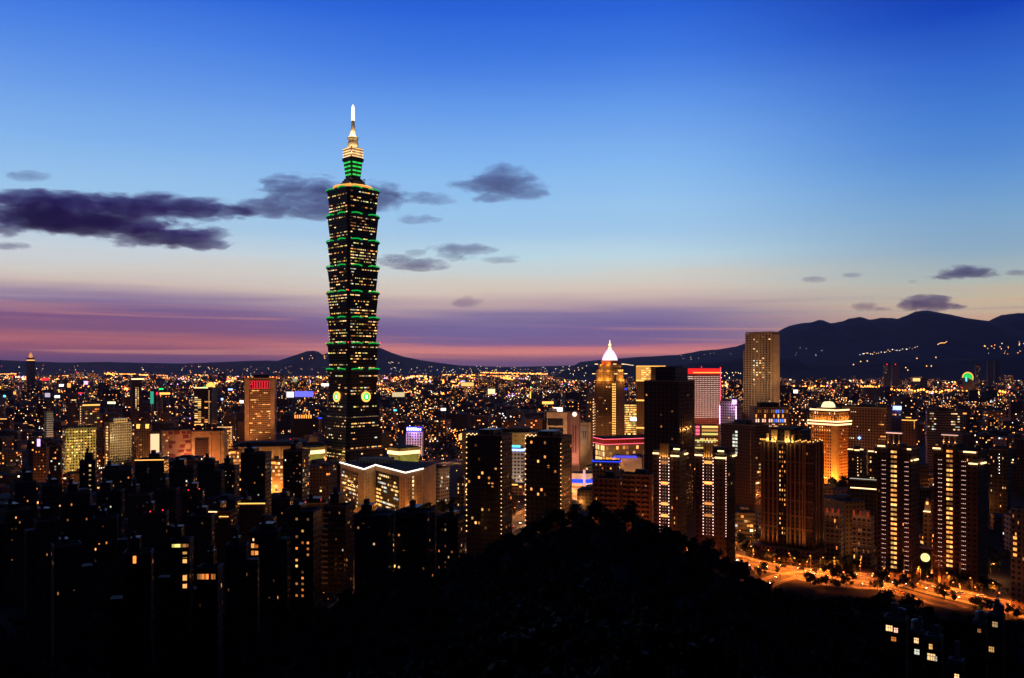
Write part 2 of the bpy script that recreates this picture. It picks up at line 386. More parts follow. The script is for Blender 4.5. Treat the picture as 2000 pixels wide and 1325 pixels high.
    def beacon(s, pts, r=.5):
        for p in pts:
            m = MB(); m.ball(p, r); m.build('beacon', L['beacon'], s.root)
    def flood(s, frm, to, power, col=(1, .6, .25), ang=70, blend=.6): return lamp_spot(s.wpt(*frm), s.wpt(*to), power, col, ang, blend)
# ================================================================== the setting: ground, hills, roads
def sheet(name, pts, z, mat):
    m = MB(); m.quad([(a, b, z) for a, b in pts], [(a, b) for a, b in pts]); o = m.build(name, mat); o['kind'] = 'structure'; return o
sheet('ground', [(-14000, -900), (14000, -900), (14000, 17600), (-14000, 17600)], 0, M['ground'])

def interp(tab, x):
    if x <= tab[0][0]: return tab[0][1]
    for (a, b), (c, e) in zip(tab, tab[1:]):
        if x <= c: return b + (e - b) * (x - a) / (c - a)
    return tab[-1][1]
def hill(name, ridge, D, front, back, rough=1.0, seed=0.0, lo=None, hi=None, nx=240, ny=22):
    """a range of hills: its ridge line is D metres away, its foot FRONT metres nearer"""
    lo = ridge[0][0] if lo is None else lo; hi = ridge[-1][0] if hi is None else hi
    V, Fc, hs = [], [], []
    for j in range(ny + 1):
        s = -1 + 2 * j / ny
        for i in range(nx + 1):
            px = lo + (hi - lo) * i / nx; x = PX(px, D)
            y = D + (s * front if s < 0 else s * back)
            hr = max(4, PZ(interp(ridge, px), D))
            n = mnoise.fractal(Vector((x / 1500 + seed, y / 1500, seed)), 1.0, 2.1, 5)
            e = min(1, (i / nx) / .04, (1 - i / nx) / .04)
            prof = (1 - abs(s)) ** 1.25
            z = hr * prof * e * (1 + rough * .35 * n * min(1, abs(s) * 4)) + rough * hr * .018 * mnoise.fractal(Vector((x / 260, y / 260, seed)), 1, 2, 3) * min(1, prof * 3) - 3
            V.append((x * (1 if s > 0 else 1), y, z))
    for j in range(ny):
        for i in range(nx):
            a = j * (nx + 1) + i; Fc.append((a, a + 1, a + nx + 2, a + nx + 1))
    me = bpy.data.meshes.new(name); me.from_pydata(V, [], Fc); me.materials.append(M['hill']); me.polygons.foreach_set('use_smooth', np.ones(len(Fc), dtype=bool))
    o = bpy.data.objects.new(name, me); COL.objects.link(o); o['kind'] = 'structure'; return o
hill('far_ridge', [(-260, 700), (-60, 703), (0, 703), (60, 706), (130, 708), (200, 707), (300, 709), (360, 710), (430, 707), (480, 705), (520, 704), (560, 705), (700, 712), (900, 714), (1000, 717), (1100, 714), (1260, 712)], 15500, 1500, 900, .5, 3.3)
hill('volcano_hill', [(505, 716), (545, 704), (575, 694), (600, 686), (613, 685), (622, 687), (630, 693), (645, 687), (690, 678), (735, 677), (745, 680), (765, 689), (790, 697), (820, 703), (860, 709), (900, 714), (960, 717)], 14500, 2300, 1500, .6, 7.7)
hill('mountain_range', [(1080, 716), (1120, 708), (1180, 702), (1250, 697), (1325, 693), (1370, 685), (1405, 682), (1437, 677), (1475, 664), (1514, 650), (1541, 636), (1565, 631), (1585, 629), (1599, 624.5), (1608, 625.5), (1622, 631.5), (1645, 628),
     (1660, 622), (1678, 619.5), (1688, 621), (1698, 624), (1723, 620), (1740, 621.5), (1752, 623), (1770, 616), (1788, 607.5), (1800, 606), (1815, 607), (1835, 612), (1856, 619), (1890, 627), (1914, 632), (1930, 627), (1955, 615), (1970, 613), (2000, 611), (2100, 604), (2300, 612), (2420, 625)], 13000, 5200, 3600, .7, 1.2, nx=420)
hill('foothills', [(1050, 738), (1075, 733), (1100, 725), (1140, 717), (1170, 713), (1220, 712), (1300, 713), (1350, 710), (1406, 706), (1450, 700), (1523, 699), (1552, 700), (1575, 709), (1640, 711), (1690, 709), (1730, 703), (1790, 700), (1850, 703), (1900, 698), (2000, 690), (2150, 684), (2300, 690)], 7600, 1500, 900, .7, 5.1, nx=300)

# -------- the wooded hill the photograph was taken from
RIDGE = [(-500, 1230), (0, 1215), (250, 1212), (480, 1206), (560, 1199), (640, 1186), (700, 1156), (760, 1146), (830, 1138), (880, 1116), (930, 1080), (970, 1060), (1010, 1050), (1060, 1020), (1100, 1005), (1160, 1000), (1220, 1010), (1260, 1025),
         (1290, 1043), (1330, 1050), (1370, 1075), (1400, 1095), (1440, 1107), (1480, 1133), (1500, 1152), (1560, 1162), (1600, 1160), (1700, 1160), (1740, 1168), (1790, 1180), (1830, 1190), (1880, 1204), (1940, 1206), (2000, 1214), (2500, 1240)]
RIDGE = [(a, b + 26 + (12 if a > 1500 else 0)) for a, b in RIDGE]          # the row of the bare ground, a tree's height below the outline
def ridge_d(px): return 400 + 45 * min(1, abs(px - 1150) / 450)
def hill_z(px, D):
    dr = ridge_d(px); zr = PZ(interp(RIDGE, px), dr)
    s = D / dr
    if s <= 1: return (1 - s) * 131 + s * zr - 35 * 4 * s * (1 - s) * min(1, .35 + .65 * abs(s - .5) * 2 + .4)
    q = min(1, (D - dr) / 60); q = q * q * (3 - 2 * q); return zr * (1 - q) - 2.5 * q
def build_wooded_hill():
    V, Fc = [], []; NX, NY = 150, 64
    for j in range(NY + 1):
        for i in range(NX + 1):
            px = -900 + 3800 * i / NX; D = 3 + (ridge_d(px) + 75) * (j / NY) ** 1.15
            x = PX(px, D); V.append((x, D, hill_z(px, D) + 1.2 * mnoise.noise(Vector((x / 25, D / 25, 0)))))
    for j in range(NY):
        for i in range(NX):
            a = j * (NX + 1) + i; Fc.append((a, a + 1, a + NX + 2, a + NX + 1))
    me = bpy.data.meshes.new('wooded_hill'); me.from_pydata(V, [], Fc); me.materials.append(M['hill'])
    o = bpy.data.objects.new('wooded_hill', me); COL.objects.link(o); o['kind'] = 'structure'
build_wooded_hill()

# -------- roads
def catmull(p, n=10):
    out = []
    for i in range(len(p) - 1):
        p0, p1, p2, p3 = p[max(i - 1, 0)], p[i], p[i + 1], p[min(i + 2, len(p) - 1)]
        for k in range(n):
            u = k / n; out.append(tuple(.5 * (2 * b + (c - a) * u + (2 * a - 5 * b + 4 * c - e) * u * u + (-a + 3 * b - 3 * c + e) * u ** 3) for a, b, c, e in zip(p0, p1, p2, p3)))
    out.append(tuple(p[-1])); return out
def offset(path, o):
    res = []
    for i, p in enumerate(path):
        a, b = path[max(i - 1, 0)], path[min(i + 1, len(path) - 1)]
        dx, dy = b[0] - a[0], b[1] - a[1]; q = math.hypot(dx, dy) or 1; res.append((p[0] - dy / q * o, p[1] + dx / q * o))
    return res
def ribbon(name, path, o0, o1, z, mat, thick=0.0):
    a, b = offset(path, o0), offset(path, o1); m = MB()
    for i in range(len(path) - 1):
        q = [a[i], a[i + 1], b[i + 1], b[i]]
        if (q[1][0] - q[0][0]) * (q[3][1] - q[0][1]) - (q[1][1] - q[0][1]) * (q[3][0] - q[0][0]) < 0: q.reverse()
        if thick: m.prism(q, z - thick, z)
        else: m.quad([(x, y, z) for x, y in q])
    o = m.build(name, mat); o['kind'] = 'structure'; return o
def gp(px, py, z=0): D = (CH - z) * FPX / (py - HZ); return (PX(px, D), D)
HWY = catmull([gp(1335, 1066), gp(1400, 1082), gp(1470, 1102), gp(1560, 1117), gp(1660, 1126), gp(1760, 1137), gp(1860, 1160), gp(1950, 1181), gp(2060, 1210)], 10)
RAMP = catmull([gp(1452, 1160), gp(1490, 1142), gp(1530, 1128), gp(1580, 1121), gp(1640, 1124)], 8)
LINK = catmull([gp(1560, 1125), gp(1600, 1136), gp(1650, 1143), gp(1720, 1147), gp(1790, 1166), gp(1880, 1190)], 8)
AVE = catmull([gp(880, 1075), gp(980, 1035), gp(1015, 1018), gp(1060, 985), gp(1115, 955), gp(1180, 925)], 6)
PARKWAY = catmull([gp(820, 910), gp(860, 908), gp(905, 900), gp(960, 888)], 6)
def road(path, half, k=0):
    ribbon('road', path, -half, half, .03 + .004 * k, M['asphalt'])
    for s in (-1, 1):
        ribbon('kerb', path, s * (half + .01), s * (half + .4), .15 + .004 * k, M['concrete'], .15)
        ribbon('road_marking', path, s * (half - .7), s * (half - .5), .036 + .004 * k, M['marking'])
        ribbon('pavement', path, s * (half + .41), s * (half + 3.4), .13 + .004 * k, M['paving'])
    return path
road(HWY, 10, 0); ribbon('median', HWY, -.9, .9, .2, M['concrete'], .18)
for q in (-4, 4):
    m = MB(); lp, rp = offset(HWY, q - .09), offset(HWY, q + .09)
    for i in range(0, len(HWY) - 1, 2):
        m.quad([(*p, .04) for p in (lp[i], lp[i + 1], rp[i + 1], rp[i])][::-1])
    o = m.build('road_marking', M['marking']); o['kind'] = 'structure'
road(RAMP, 4.5, 3); road(LINK, 4.5, 6); road(AVE, 9, 0); road(PARKWAY, 10, 0)
# ================================================================== the tallest tower: eight flared storeys-blocks on a tapered base
def build_tallest():
    D = 1200.0; ang = math.radians(46)
    cx = PX(689.5, D)
    HEROES.append((632, 750, D, 905, cx, 75, 75))
    root = empty('skyscraper', (cx, D, 0), ang)
    tag(root, 'tallest tower, eight flaring tiers edged with green light and a lit spire', 'skyscraper')
    gl = facade('green_glass_curtain_wall', (.010, .016, .014), (.006, .012, .010), 1.6, 4.2, .82, .62, 0, rough=.35)
    dk = surf('dark_green_cladding', (.012, .02, .018), .4)
    st = surf('pale_spire_cladding', (.55, .47, .36), .5)
    def plan(a, c):
        return [(-a + c, -a), (a - c, -a), (a - c, -a + c * .5), (a - c * .5, -a + c * .5), (a - c * .5, -a + c), (a, -a + c), (a, a - c), (a - c * .5, a - c), (a - c * .5, a - c * .5), (a - c, a - c * .5), (a - c, a),
                (-a + c, a), (-a + c, a - c * .5), (-a + c * .5, a - c * .5), (-a + c * .5, a - c), (-a, a - c), (-a, -a + c), (-a + c * .5, -a + c), (-a + c * .5, -a + c * .5), (-a + c, -a + c * .5)]
    # base
    m = MB(); m.prism(plan(33.4, 4.5), -3, 97.2, plan(24.9, 4), 0); base = m.build('base', gl, root)
    for zb in (22, 66):
        a = 33.4 - 8.5 * zb / 97; m = MB(); m.prism(plan(a + .5, 4.3), zb, zb + 1.2); m.build('band', M['steel'], base)
    tops = [PZ(722 - 49.55 * i, D) for i in range(8)]
    ro = random.Random(5); rest = {}; ind = 0
    def put(face, u, z, wu, wh, a_at, tone, parent):
        nonlocal ind
        a = a_at + .12
        loc, rz = ((u, -a, z), 0) if face == 'F' else ((-a, -u, z), -math.pi / 2)
        if ind < 100 and parent is not None and ro.random() < .35:
            o = bpy.data.objects.new('window', pane_mesh(tone)); COL.objects.link(o); o.parent = parent; o.location = loc; o.rotation_euler = (0, 0, rz); o.scale = (wu, 1, wh); ind += 1
        else: rest.setdefault(tone, []).append((loc, rz, wu, wh))
    tones = ['pale', 'pale', 'yellow', 'lime', 'lime', 'warm', 'dim', 'dim', 'dull', 'cool']
    def floors(z0, n, fh, af, parent, dens, cut):
        for face in 'FL':
            for j in range(n):
                z = z0 + j * fh; a = af(z + .4 * fh); half = a - cut; u = -half; lvl = ro.random() ** 1.6 * dens * 2.4
                while u < half - 1.5:
                    run = ro.choice((1.6, 1.6, 3.2, 4.8, 6.4, 9.6)); run = min(run, half - u)
                    if ro.random() < lvl:
                        n_ = max(1, int(run / 3.2))
                        for q in range(n_): put(face, u + run * (q + .5) / n_, z + fh * .3, run / n_ * .86, fh * .34, a, ro.choice(tones), parent)
                    u += run + ro.choice((0, 1.6, 3.2, 1.6))
    floors(6, 15, 4.2, lambda z: 33.4 - 8.5 * z / 97.2, base, .46, 5); floors(70, 4, 4.6, lambda z: 33.4 - 8.5 * z / 97.2, base, .34, 5)
    zb = 97.2
    for i, zt in enumerate(tops):
        m = MB(); m.prism(plan(24.4, 4), zb + .003, zt - 1.6, plan(27.2, 4)); mod = m.build('tier', gl, root)
        m = MB(); m.prism(plan(28.6, 4.2), zt - 1.6, zt + .4); m.prism(plan(27.9, 4.2), zt - 2.8, zt - 1.603); m.build('ledge', dk, mod)
        hh = zt - 2.8 - zb; fh = hh / 8
        floors(zb + .2, 8, fh, lambda z, zb=zb, hh=hh: 24.4 + 2.8 * (z - zb) / hh, mod, .62 if i in (5, 6, 3, 2) else .5, 3.2)
        for face in range(4):
            for sgn in (-1, 1):
                pts = []
                for k in range(11):
                    q = -1 + 2 * k / 10; u = sgn * 14.2 + q * 8.8; off = 29.2 + 1.6 * (1 - q * q); zz = zt + .4 + 1.0 * (1 - q * q)
                    p = (u, -off); c, n = math.cos(face * math.pi / 2), math.sin(face * math.pi / 2)
                    pts.append((p[0] * c - p[1] * n, p[0] * n + p[1] * c, zz))
                if face in (0, 3): pass
                m = MB(); m.tube(pts, .85, 6); m.build('light_arc', L['green_arc'], mod)
        if i in (1, 3):
            m = MB()
            for a, b in ((-27, -27), (-27, 27), (27, -27)): m.ball((a, b, zt + 1.6), 1.2)
            m.build('beacon', L['beacon'], mod)
        zb = zt + .4
    # medallions between base and first tier
    zc = PZ(774.5, D)
    for face in 'FL':
        hub = None
        for nm, r0, r1, off, mat in (('medallion', 0, 6.2, 26.6, L['green_band']), ('medallion_ring', 5.4, 7.3, 27.0, L['gold']), ('medallion_core', 0, 2.6, 27.2, L['sign_white'])):
            m = MB(); n = 4 if nm == 'medallion_core' else 28
            ring = []
            for k in range(n):
                a = 2 * math.pi * k / n + (math.pi / 4 if n == 4 else 0)
                ring.append((math.cos(a), math.sin(a)))
            def P(r, k, o): 
                u, v = ring[k % n][0] * r + (3.5 if face == 'F' else -2), ring[k % n][1] * r * (1.3 if n == 4 else 1)
                return (u, -o, zc + v) if face == 'F' else (-o, -u, zc + v)
            if nm == 'medallion_ring':
                for k in range(n):
                    m.quad([P(r0, k, off), P(r1, k, off), P(r1, k + 1, off), P(r0, k + 1, off)]); m.quad([P(r1, k, off), P(r1, k, 24), P(r1, k + 1, 24), P(r1, k + 1, off)])
            else:
                m.quad([P(r1, k, off) for k in range(n)])
                for k in range(n): m.quad([P(r1, k, off), P(r1, k, 24), P(r1, k + 1, 24), P(r1, k + 1, off)])
            o = m.build(nm, mat, root if hub is None else hub); hub = hub or o
    # crown
    zt = tops[-1] + .4
    m = MB(); m.lathe([(26.5, zt), (27.5, zt + 4.4), (26.5, zt + 5.4), (3, zt + 5.6)], 40); deck = m.build('observation_deck', dk, root)
    m = MB(); m.lathe([(27.6, zt + 2.0), (28.2, zt + 3.2), (27.7, zt + 4.4)], 40); m.build('deck_glow_band', glow('deck_glow', (1, .33, .06), 1.2), deck)  # emissive bands stand in for the gold light on the ring's wall
    m = MB(); m.lathe([(27.2, zt + 4.6), (27.5, zt + 5.0), (27.2, zt + 5.4)], 40); m.build('rim_glow_band', L['gold'], deck)
    z1 = zt + 5.6; z2 = PZ(347, D); a = 19.0
    ter = MB(); zz = z1 + .003; n = 5
    for k in range(n):
        ak = 15.5 - (15.5 - 8.6) * k / (n - 1); z3 = z1 + (z2 - z1) * (k + 1) / n; ter.prism(plan(ak, 3), zz, z3 - .01); zz = z3 - .007
    tr = ter.build('stepped_terrace', dk, root)
    m = MB()
    for k in range(26): m.tube([(ro.uniform(-14, 14), -14.5 + ro.uniform(-1, 1), z1 + 2), (ro.uniform(-14, 14), -11, z1 + ro.uniform(7, 13))], .35, 4)
    m.build('roof_brackets', dk, tr)
    zg0, zg1 = z2, PZ(316, D)
    m = MB(); m.prism(plan(8.2, 1.4), zg0 + .003, zg1, plan(10.2, 1.6)); gb = m.build('green_lantern', surf('lantern_cladding', (.05, .3, .1), .5), root)
    for k in range(4):
        f0 = (k + .28) / 4; f1 = (k + .62) / 4; aa = 8.2 + 2.0 * f0
        for face in range(4):
            m = MB(); c, n_ = math.cos(face * math.pi / 2), math.sin(face * math.pi / 2)
            for sg in (-1, 1):
                us = (sg * aa * .06, sg * aa * .8); us = (min(us), max(us)); y0 = -(8.2 + 2 * f0) - .25; y1 = -(8.2 + 2 * f1) - .25
                q = [(us[0], y0, zg0 + (zg1 - zg0) * f0), (us[1], y0, zg0 + (zg1 - zg0) * f0), (us[1], y1, zg0 + (zg1 - zg0) * f1), (us[0], y1, zg0 + (zg1 - zg0) * f1)]
                m.quad([(p[0] * c - p[1] * n_, p[0] * n_ + p[1] * c, p[2]) for p in q])
            m.build('green_panel', L['green_band'], gb)
    m = MB(); m.prism(plan(11.6, 2), zg1 + .003, zg1 + 4); m.build('lantern_ledge', dk, root)
    zc0, zc1 = zg1 + 4, PZ(291, D)
    m = MB(); m.prism(plan(9.9, 1.2), zc0 + .003, zc1, plan(10.6, 1.2)); cr = m.build('lattice_crown', st, root)
    m = MB()
    for face in range(4):
        c, n_ = math.cos(face * math.pi / 2), math.sin(face * math.pi / 2)
        for j in range(4):
            z = zc0 + 1.4 + j * (zc1 - zc0 - 2) / 3.2
            for i in range(9):
                u = -8.6 + i * 2.15; p = (u, -10.8); m.ball((p[0] * c - p[1] * n_, p[0] * n_ + p[1] * c, z), .72)
    m.build('crown_lamps', L['warm_white'], cr)
    zs = PZ(275.5, D)
    m = MB(); m.prism(plan(5.9, .9), zc1 + .003, zs, plan(5.1, .8)); m.build('upper_block', st, root)
    zr = PZ(268, D)
    m = MB(); m.lathe([(5, zs + .003), (7.6, zs + 2), (7.8, zr - 1), (6.5, zr)], 20); m.build('flared_ring', st, root)
    za = PZ(236, D)
    m = MB(); m.lathe([(4.6, zr + .003), (3.4, zr + 8), (2.4, zr + 18), (2.0, za)], 16); m.build('spire', st, root)
    ztip = PZ(205, D)
    m = MB(); m.lathe([(2.4, za + .003), (2.2, ztip - 4), (.5, ztip)], 12); m.build('antenna', glow('antenna_light', (1, .72, .42), 2.8), root)
    # floodlights on the crown's ledges
    for a in (ang, ang - math.pi / 2, ang - math.pi / 4):
        nx, ny = math.sin(a), -math.cos(a)
        lamp_point(cx + nx * 15, D + ny * 15, zc0 + 6, 900, (1, .7, .36), .5); lamp_point(cx + nx * 9, D + ny * 9, zr + 3, 4200, (1, .74, .42), .4); lamp_point(cx + nx * 10, D + ny * 10, zc1 + 1.5, 2600, (1, .66, .3), .4)
    for k in range(5):
        a = ang - math.pi / 4 + (k - 2) * .55; lamp_point(cx + math.sin(a) * 20, D - math.cos(a) * 20, zt + 8, 2500, (1, .4, .1), .4)
    if rest:
        m = MB(); tn = list(rest)
        for k, q in enumerate(tn):
            for (lx, ly, lz), rz, wu, wh in rest[q]:
                c, n = math.cos(rz) * wu / 2, math.sin(rz) * wu / 2
                m.quad([(lx - c, ly - n, lz), (lx + c, ly + n, lz), (lx + c, ly + n, lz + wh), (lx - c, ly - n, lz + wh)], None, k)
        tag(m.build('lit_windows', [TONE[k] for k in tn], root), kind='stuff')
build_tallest()
# ================================================================== the towers one can tell apart
FA = {
 'beige': facade('beige_tiles', (.34, .25, .15), DARKGLASS, 3.4, 3.5, .62, .5), 'brown': facade('brown_tiles', (.15, .085, .05), DARKGLASS, 3.2, 3.2, .5, .5),
 'darkbrown': facade('dark_brown_tiles', (.05, .028, .019), DARKGLASS, 3.2, 3.2, .5, .5), 'black': facade('black_granite', (.022, .02, .02), (.01, .011, .014), 3.6, 3.6, .7, .62, rough=.4),
 'pale': facade('pale_panels', (.42, .38, .33), DARKGLASS, 3.2, 3.6, .6, .48), 'grey': facade('grey_render', (.2, .19, .18), DARKGLASS, 3.2, 3.3, .55, .5),
 'white': facade('white_tiles', (.55, .53, .5), DARKGLASS, 4.0, 4.0, .62, .5), 'bronzegrid': facade('bronze_window_grid', (.22, .14, .085), (.03, .018, .014), 3.4, 3.6, .62, .6),
 'ribbed': facade('ribbed_bronze_curtain', (.30, .18, .08), (.02, .016, .012), 2.2, 3.6, .55, .9), 'gold': facade('golden_stone_grid', (.42, .22, .09), (.03, .012, .006), 3.0, 3.6, .56, .55),
 'glass': facade('dark_curtain_glass', (.02, .02, .022), (.012, .014, .017), 1.6, 3.8, .9, .6, rough=.3), 'yellowlit': facade('yellow_tiles', (.48, .4, .16), (.03, .028, .02), 3.2, 3.4, .55, .5),
 'stripe': facade('striped_slab', (.5, .49, .5), (.05, .05, .06), 60, 3.4, 1.0, .45), 'plain': surf('plain_stone', (.4, .3, .2), .8),
}
FA_DIM = surf('dim_balcony_tile', (.035, .022, .016))
# ---------------------------------------------------------------- left part of the city
def far_spire_tower():
    T = Tower('office_tower', 'slim far tower with a glowing gold crown near the horizon', 'tower', 51, 69, 706, 5000, .9, 20, vis=745)
    T.body(FA['brown'], plant=False); w = T.w / 2
    m = MB(); m.prism([(-w * .8, -w * .8), (w * .8, -w * .8), (w * .8, w * .8), (-w * .8, w * .8)], T.h + .01, T.z(699)); c = m.build('crown', M['gold_stone'], T.root)
    m = MB(); m.box(-w * .85, w * .85, -w * .85, w * .85, T.h + 4, T.h + 9); m.build('crown_lights', L['gold'], c)
    m = MB(); m.lathe([(w * .55, T.z(699) + .01), (w * .5, T.z(694)), (w * .1, T.z(689))], 12); m.build('cap', glow('cap_amber', (1, .36, .1), .9), T.root)
    T.flood((-w - 40, -w - 30, 0), (-w, -w, 60), 3e6, (1, .3, .05), 50); T.done()
far_spire_tower()
def tee_tower():
    T = Tower('office_tower', 'dark tower with a bright overhanging flat roof and double light column', 'tower', 255, 277, 742, 1800, .9, 12, vis=800)
    T.body(FA['darkbrown'], plant=False)
    T.box('roof_slab', -T.w * .62, T.w * .72, -T.d * .62, T.d * .6, T.h + .01, T.h + 2.5, M['steel'])
    T.box('roof_light', -T.w * .62, T.w * .72, -T.d * .62 - .6, -T.d * .62 - .01, T.h + .3, T.h + 2.6, L['warm_white'])
    T.grid('F', 4, T.z(803), T.z(756), 4.3, fn=lambda i, j: 'pale' if i in (1, 2) and R.random() < .9 else None, wf=.5, hf=.55); T.done()
tee_tower()
def gold_dome_tower():
    T = Tower('office_tower', 'dark tower with a golden dome on its roof corner and lit parapet', 'tower', 379, 425, 757, 1750, .8, -24, vis=828)
    T.body(FA['black'])
    T.box('roof_light', -T.w / 2, T.w * .3, -T.d / 2 - .9, -T.d / 2 - .2, T.h - 1.5, T.h + .2, L['warm_white'])
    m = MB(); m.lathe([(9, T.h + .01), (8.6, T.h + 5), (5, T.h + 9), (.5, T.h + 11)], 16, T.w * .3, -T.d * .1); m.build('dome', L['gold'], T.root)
    m = MB(); m.ball((T.w * .1, -T.d / 2 - 1, T.h + .6), 2.2); m.build('green_lamp', L['green'], T.root)
    T.grid('F', 5, T.z(826), T.z(775), 4.2, fn=lambda i, j: R.choice(('pale', 'yellow')) if i in (0, 1) and R.random() < .75 else ('warm' if R.random() < .08 else None), wf=.95, hf=.6)
    T.col_lights('F', T.w * .36, T.z(826), T.z(764), 17, .75, L['string']); T.done()
gold_dome_tower()
def red_sign_tower():
    T = Tower('office_tower', 'square beige tower with a glowing red sign band above lit office rows', 'tower', 478, 540, 739, 1500, .7, -6, vis=858)
    T.body(FA['beige'], plant=False); w, d = T.w / 2, T.d / 2
    for a, b in ((-w - .02, -w + 7.2), (w - 7.2, w + .02)):
        m = MB(); m.box(a, b, -d - .5, -d + 3, -3, T.h - .02); m.build('corner_pier', FA['plain'], T.root)
    T.box('roof_house', -w * .45, w * .5, -d * .5, d * .5, T.h + .01, T.h + 6, M['dark'])
    z0, z1 = T.z(759), T.z(744); pan = T.box('sign', -w + 7.6, w - 7.6, -d - .6, -d - .02, z0 - .6, z1 + .6, surf('sign_backing', (.05, .004, .005)))
    sw = (2 * w - 16) / 8
    for k in range(8):
        x0 = -w + 8 + k * sw + .4; x1 = x0 + sw - .8; m = MB(); y0, y1 = -d - .95, -d - .61; th = .62
        for q in ((x0, x1, z0, z0 + th), (x0, x1, z1 - th, z1), (x0, x0 + th, z0 + th, z1 - th), (x1 - th, x1, z0 + th, z1 - th)):
            if k == 0 and q[2] == z0 + th and q[0] > x0: q = (q[0], q[1], (z0 + z1) / 2, z1 - th)
            m.box(q[0], q[1], y0, y1, q[2], q[3])
        if k == 0: m.box(x0 + th, x1 - th, y0, y1, (z0 + z1) / 2, (z0 + z1) / 2 + .9)
        m.build('sign_letter', L['neon_red'], pan)
    T.grid('F', 16, T.z(856), T.z(761), 4.05, p=.5, run=.87, tones=('warm', 'warm', 'yellow'), wf=.86, hf=.4, u0=-w + 7.4, u1=w - 7.4, off=.1)
    T.beacon([(-w, -d, T.h + 2), (w, -d, T.h + 1.5), (2, 0, T.h + 9)], .9)
    T.flood((-w * 1.0, -d - 70, 2), (-w * .5, -d, T.h * .5), 1.5e5, (1, .36, .12), 75); T.flood((w * .8, -d - 80, 20), (w * .3, -d, T.h * .75), 1.4e5, (1, .36, .13), 70); T.done(80)
red_sign_tower()
def yellow_hotel():
    T = Tower('hotel', 'wide yellow lit block full of scattered lit windows with a grey roof storey', 'hotel', 122, 188, 838, 1000, .5, 14, vis=925)
    T.body(FA['yellowlit'], plant=False); w, d = T.w / 2, T.d / 2
    T.box('roof_storey', -w * .2, w * .45, -d * .7, d * .7, T.h + .01, T.h + 5, FA['grey']); T.box('machine_room', w * .55, w * .9, -d * .6, d * .5, T.h + .01, T.h + 3.5, M['concrete'])
    T.grid('F', 13, T.z(940), T.z(841), 3.5, p=.42, tones=('lime', 'yellow', 'yellow', 'pale'), wf=.6, hf=.5); T.grid('L', 5, T.z(940), T.z(841), 3.5, p=.5, tones=('lime', 'cool'), wf=.5)
    T.flood((0, -d - 45, 1), (0, -d, T.h * .35), 2.2e5, (1, .42, .1), 100); T.flood((-w, -d - 60, 30), (-w * .3, -d, T.h * .8), 1.2e5, (1, .74, .25), 80); T.done(100)
yellow_hotel()
def balcony_hotel():
    T = Tower('hotel', 'pale hotel with a white balcony grid and a bright window column at its corner', 'hotel', 204, 256, 827, 1050, .6, 22, vis=918)
    T.body(FA['brown'], plant=False); w, d = T.w / 2, T.d / 2
    T.box('roof_storey', -w * .55, w * .75, -d * .7, d * .7, T.h + .01, T.h + 6, FA['pale'])
    T.box('roof_light', -w * .5, w * .7, -d * .7 - .5, -d * .7 - .01, T.h + .4, T.h + 1.4, L['gold'])
    g = MB(); n = 18; zb = T.z(915)
    for j in range(n): z = zb + (T.h - 1 - zb) * j / (n - 1); g.box(-w + .1, w - .05, -d - 1.1, -d - .01, z - .35, z + .35)
    for i in range(10): x = -w + .4 + (2 * w - .8) * i / 9; g.box(x - .22, x + .22, -d - 1.0, -d - .012, zb + .4, T.h - 1.4)
    g.build('balcony_grid', M['stone'], T.root)
    T.grid('F', 9, zb, T.h - 1, 3.6, p=.06, tones=('yellow', 'warm'), wf=.6)
    T.grid('L', 4, T.z(935), T.z(832), 3.4, fn=lambda i, j: R.choice(('yellow', 'pale')) if i in (1, 2) and R.random() < .93 else None, wf=.8, hf=.6)
    T.flood((0, -d - 40, 1), (0, -d, T.h * .4), 2.6e5, (1, .5, .15), 90); T.flood((w, -d - 60, 45), (0, -d, T.h * .8), 1.6e5, (1, .68, .3), 70); T.done(80)
balcony_hotel()
def deco_tower():
    T = Tower('apartment_tower', 'brown stepped tower with two golden glowing corner tops beside the pink lit panel', 'tower', 266, 297, 832, 1150, .8, -16, vis=900)
    T.body(FA['brown'], plant=False); w, d = T.w / 2, T.d / 2
    T.box('crown', -w * .35, w * .3, -d * .4, d * .4, T.h + .01, T.h + 6, FA['brown'])
    for a in (-w * .95, w * .45): T.box('corner_lantern', a, a + w * .5, -d - .5, -d + 2, T.h - 3.5, T.h + 2.2, L['gold'])
    T.grid('F', 7, T.z(900), T.z(838), 3.4, p=.12, tones=('warm', 'orange'), wf=.5); T.flood((0, -d - 40, 10), (0, -d, T.h * .6), 5e4, (1, .45, .12), 80); T.done(40)
deco_tower()
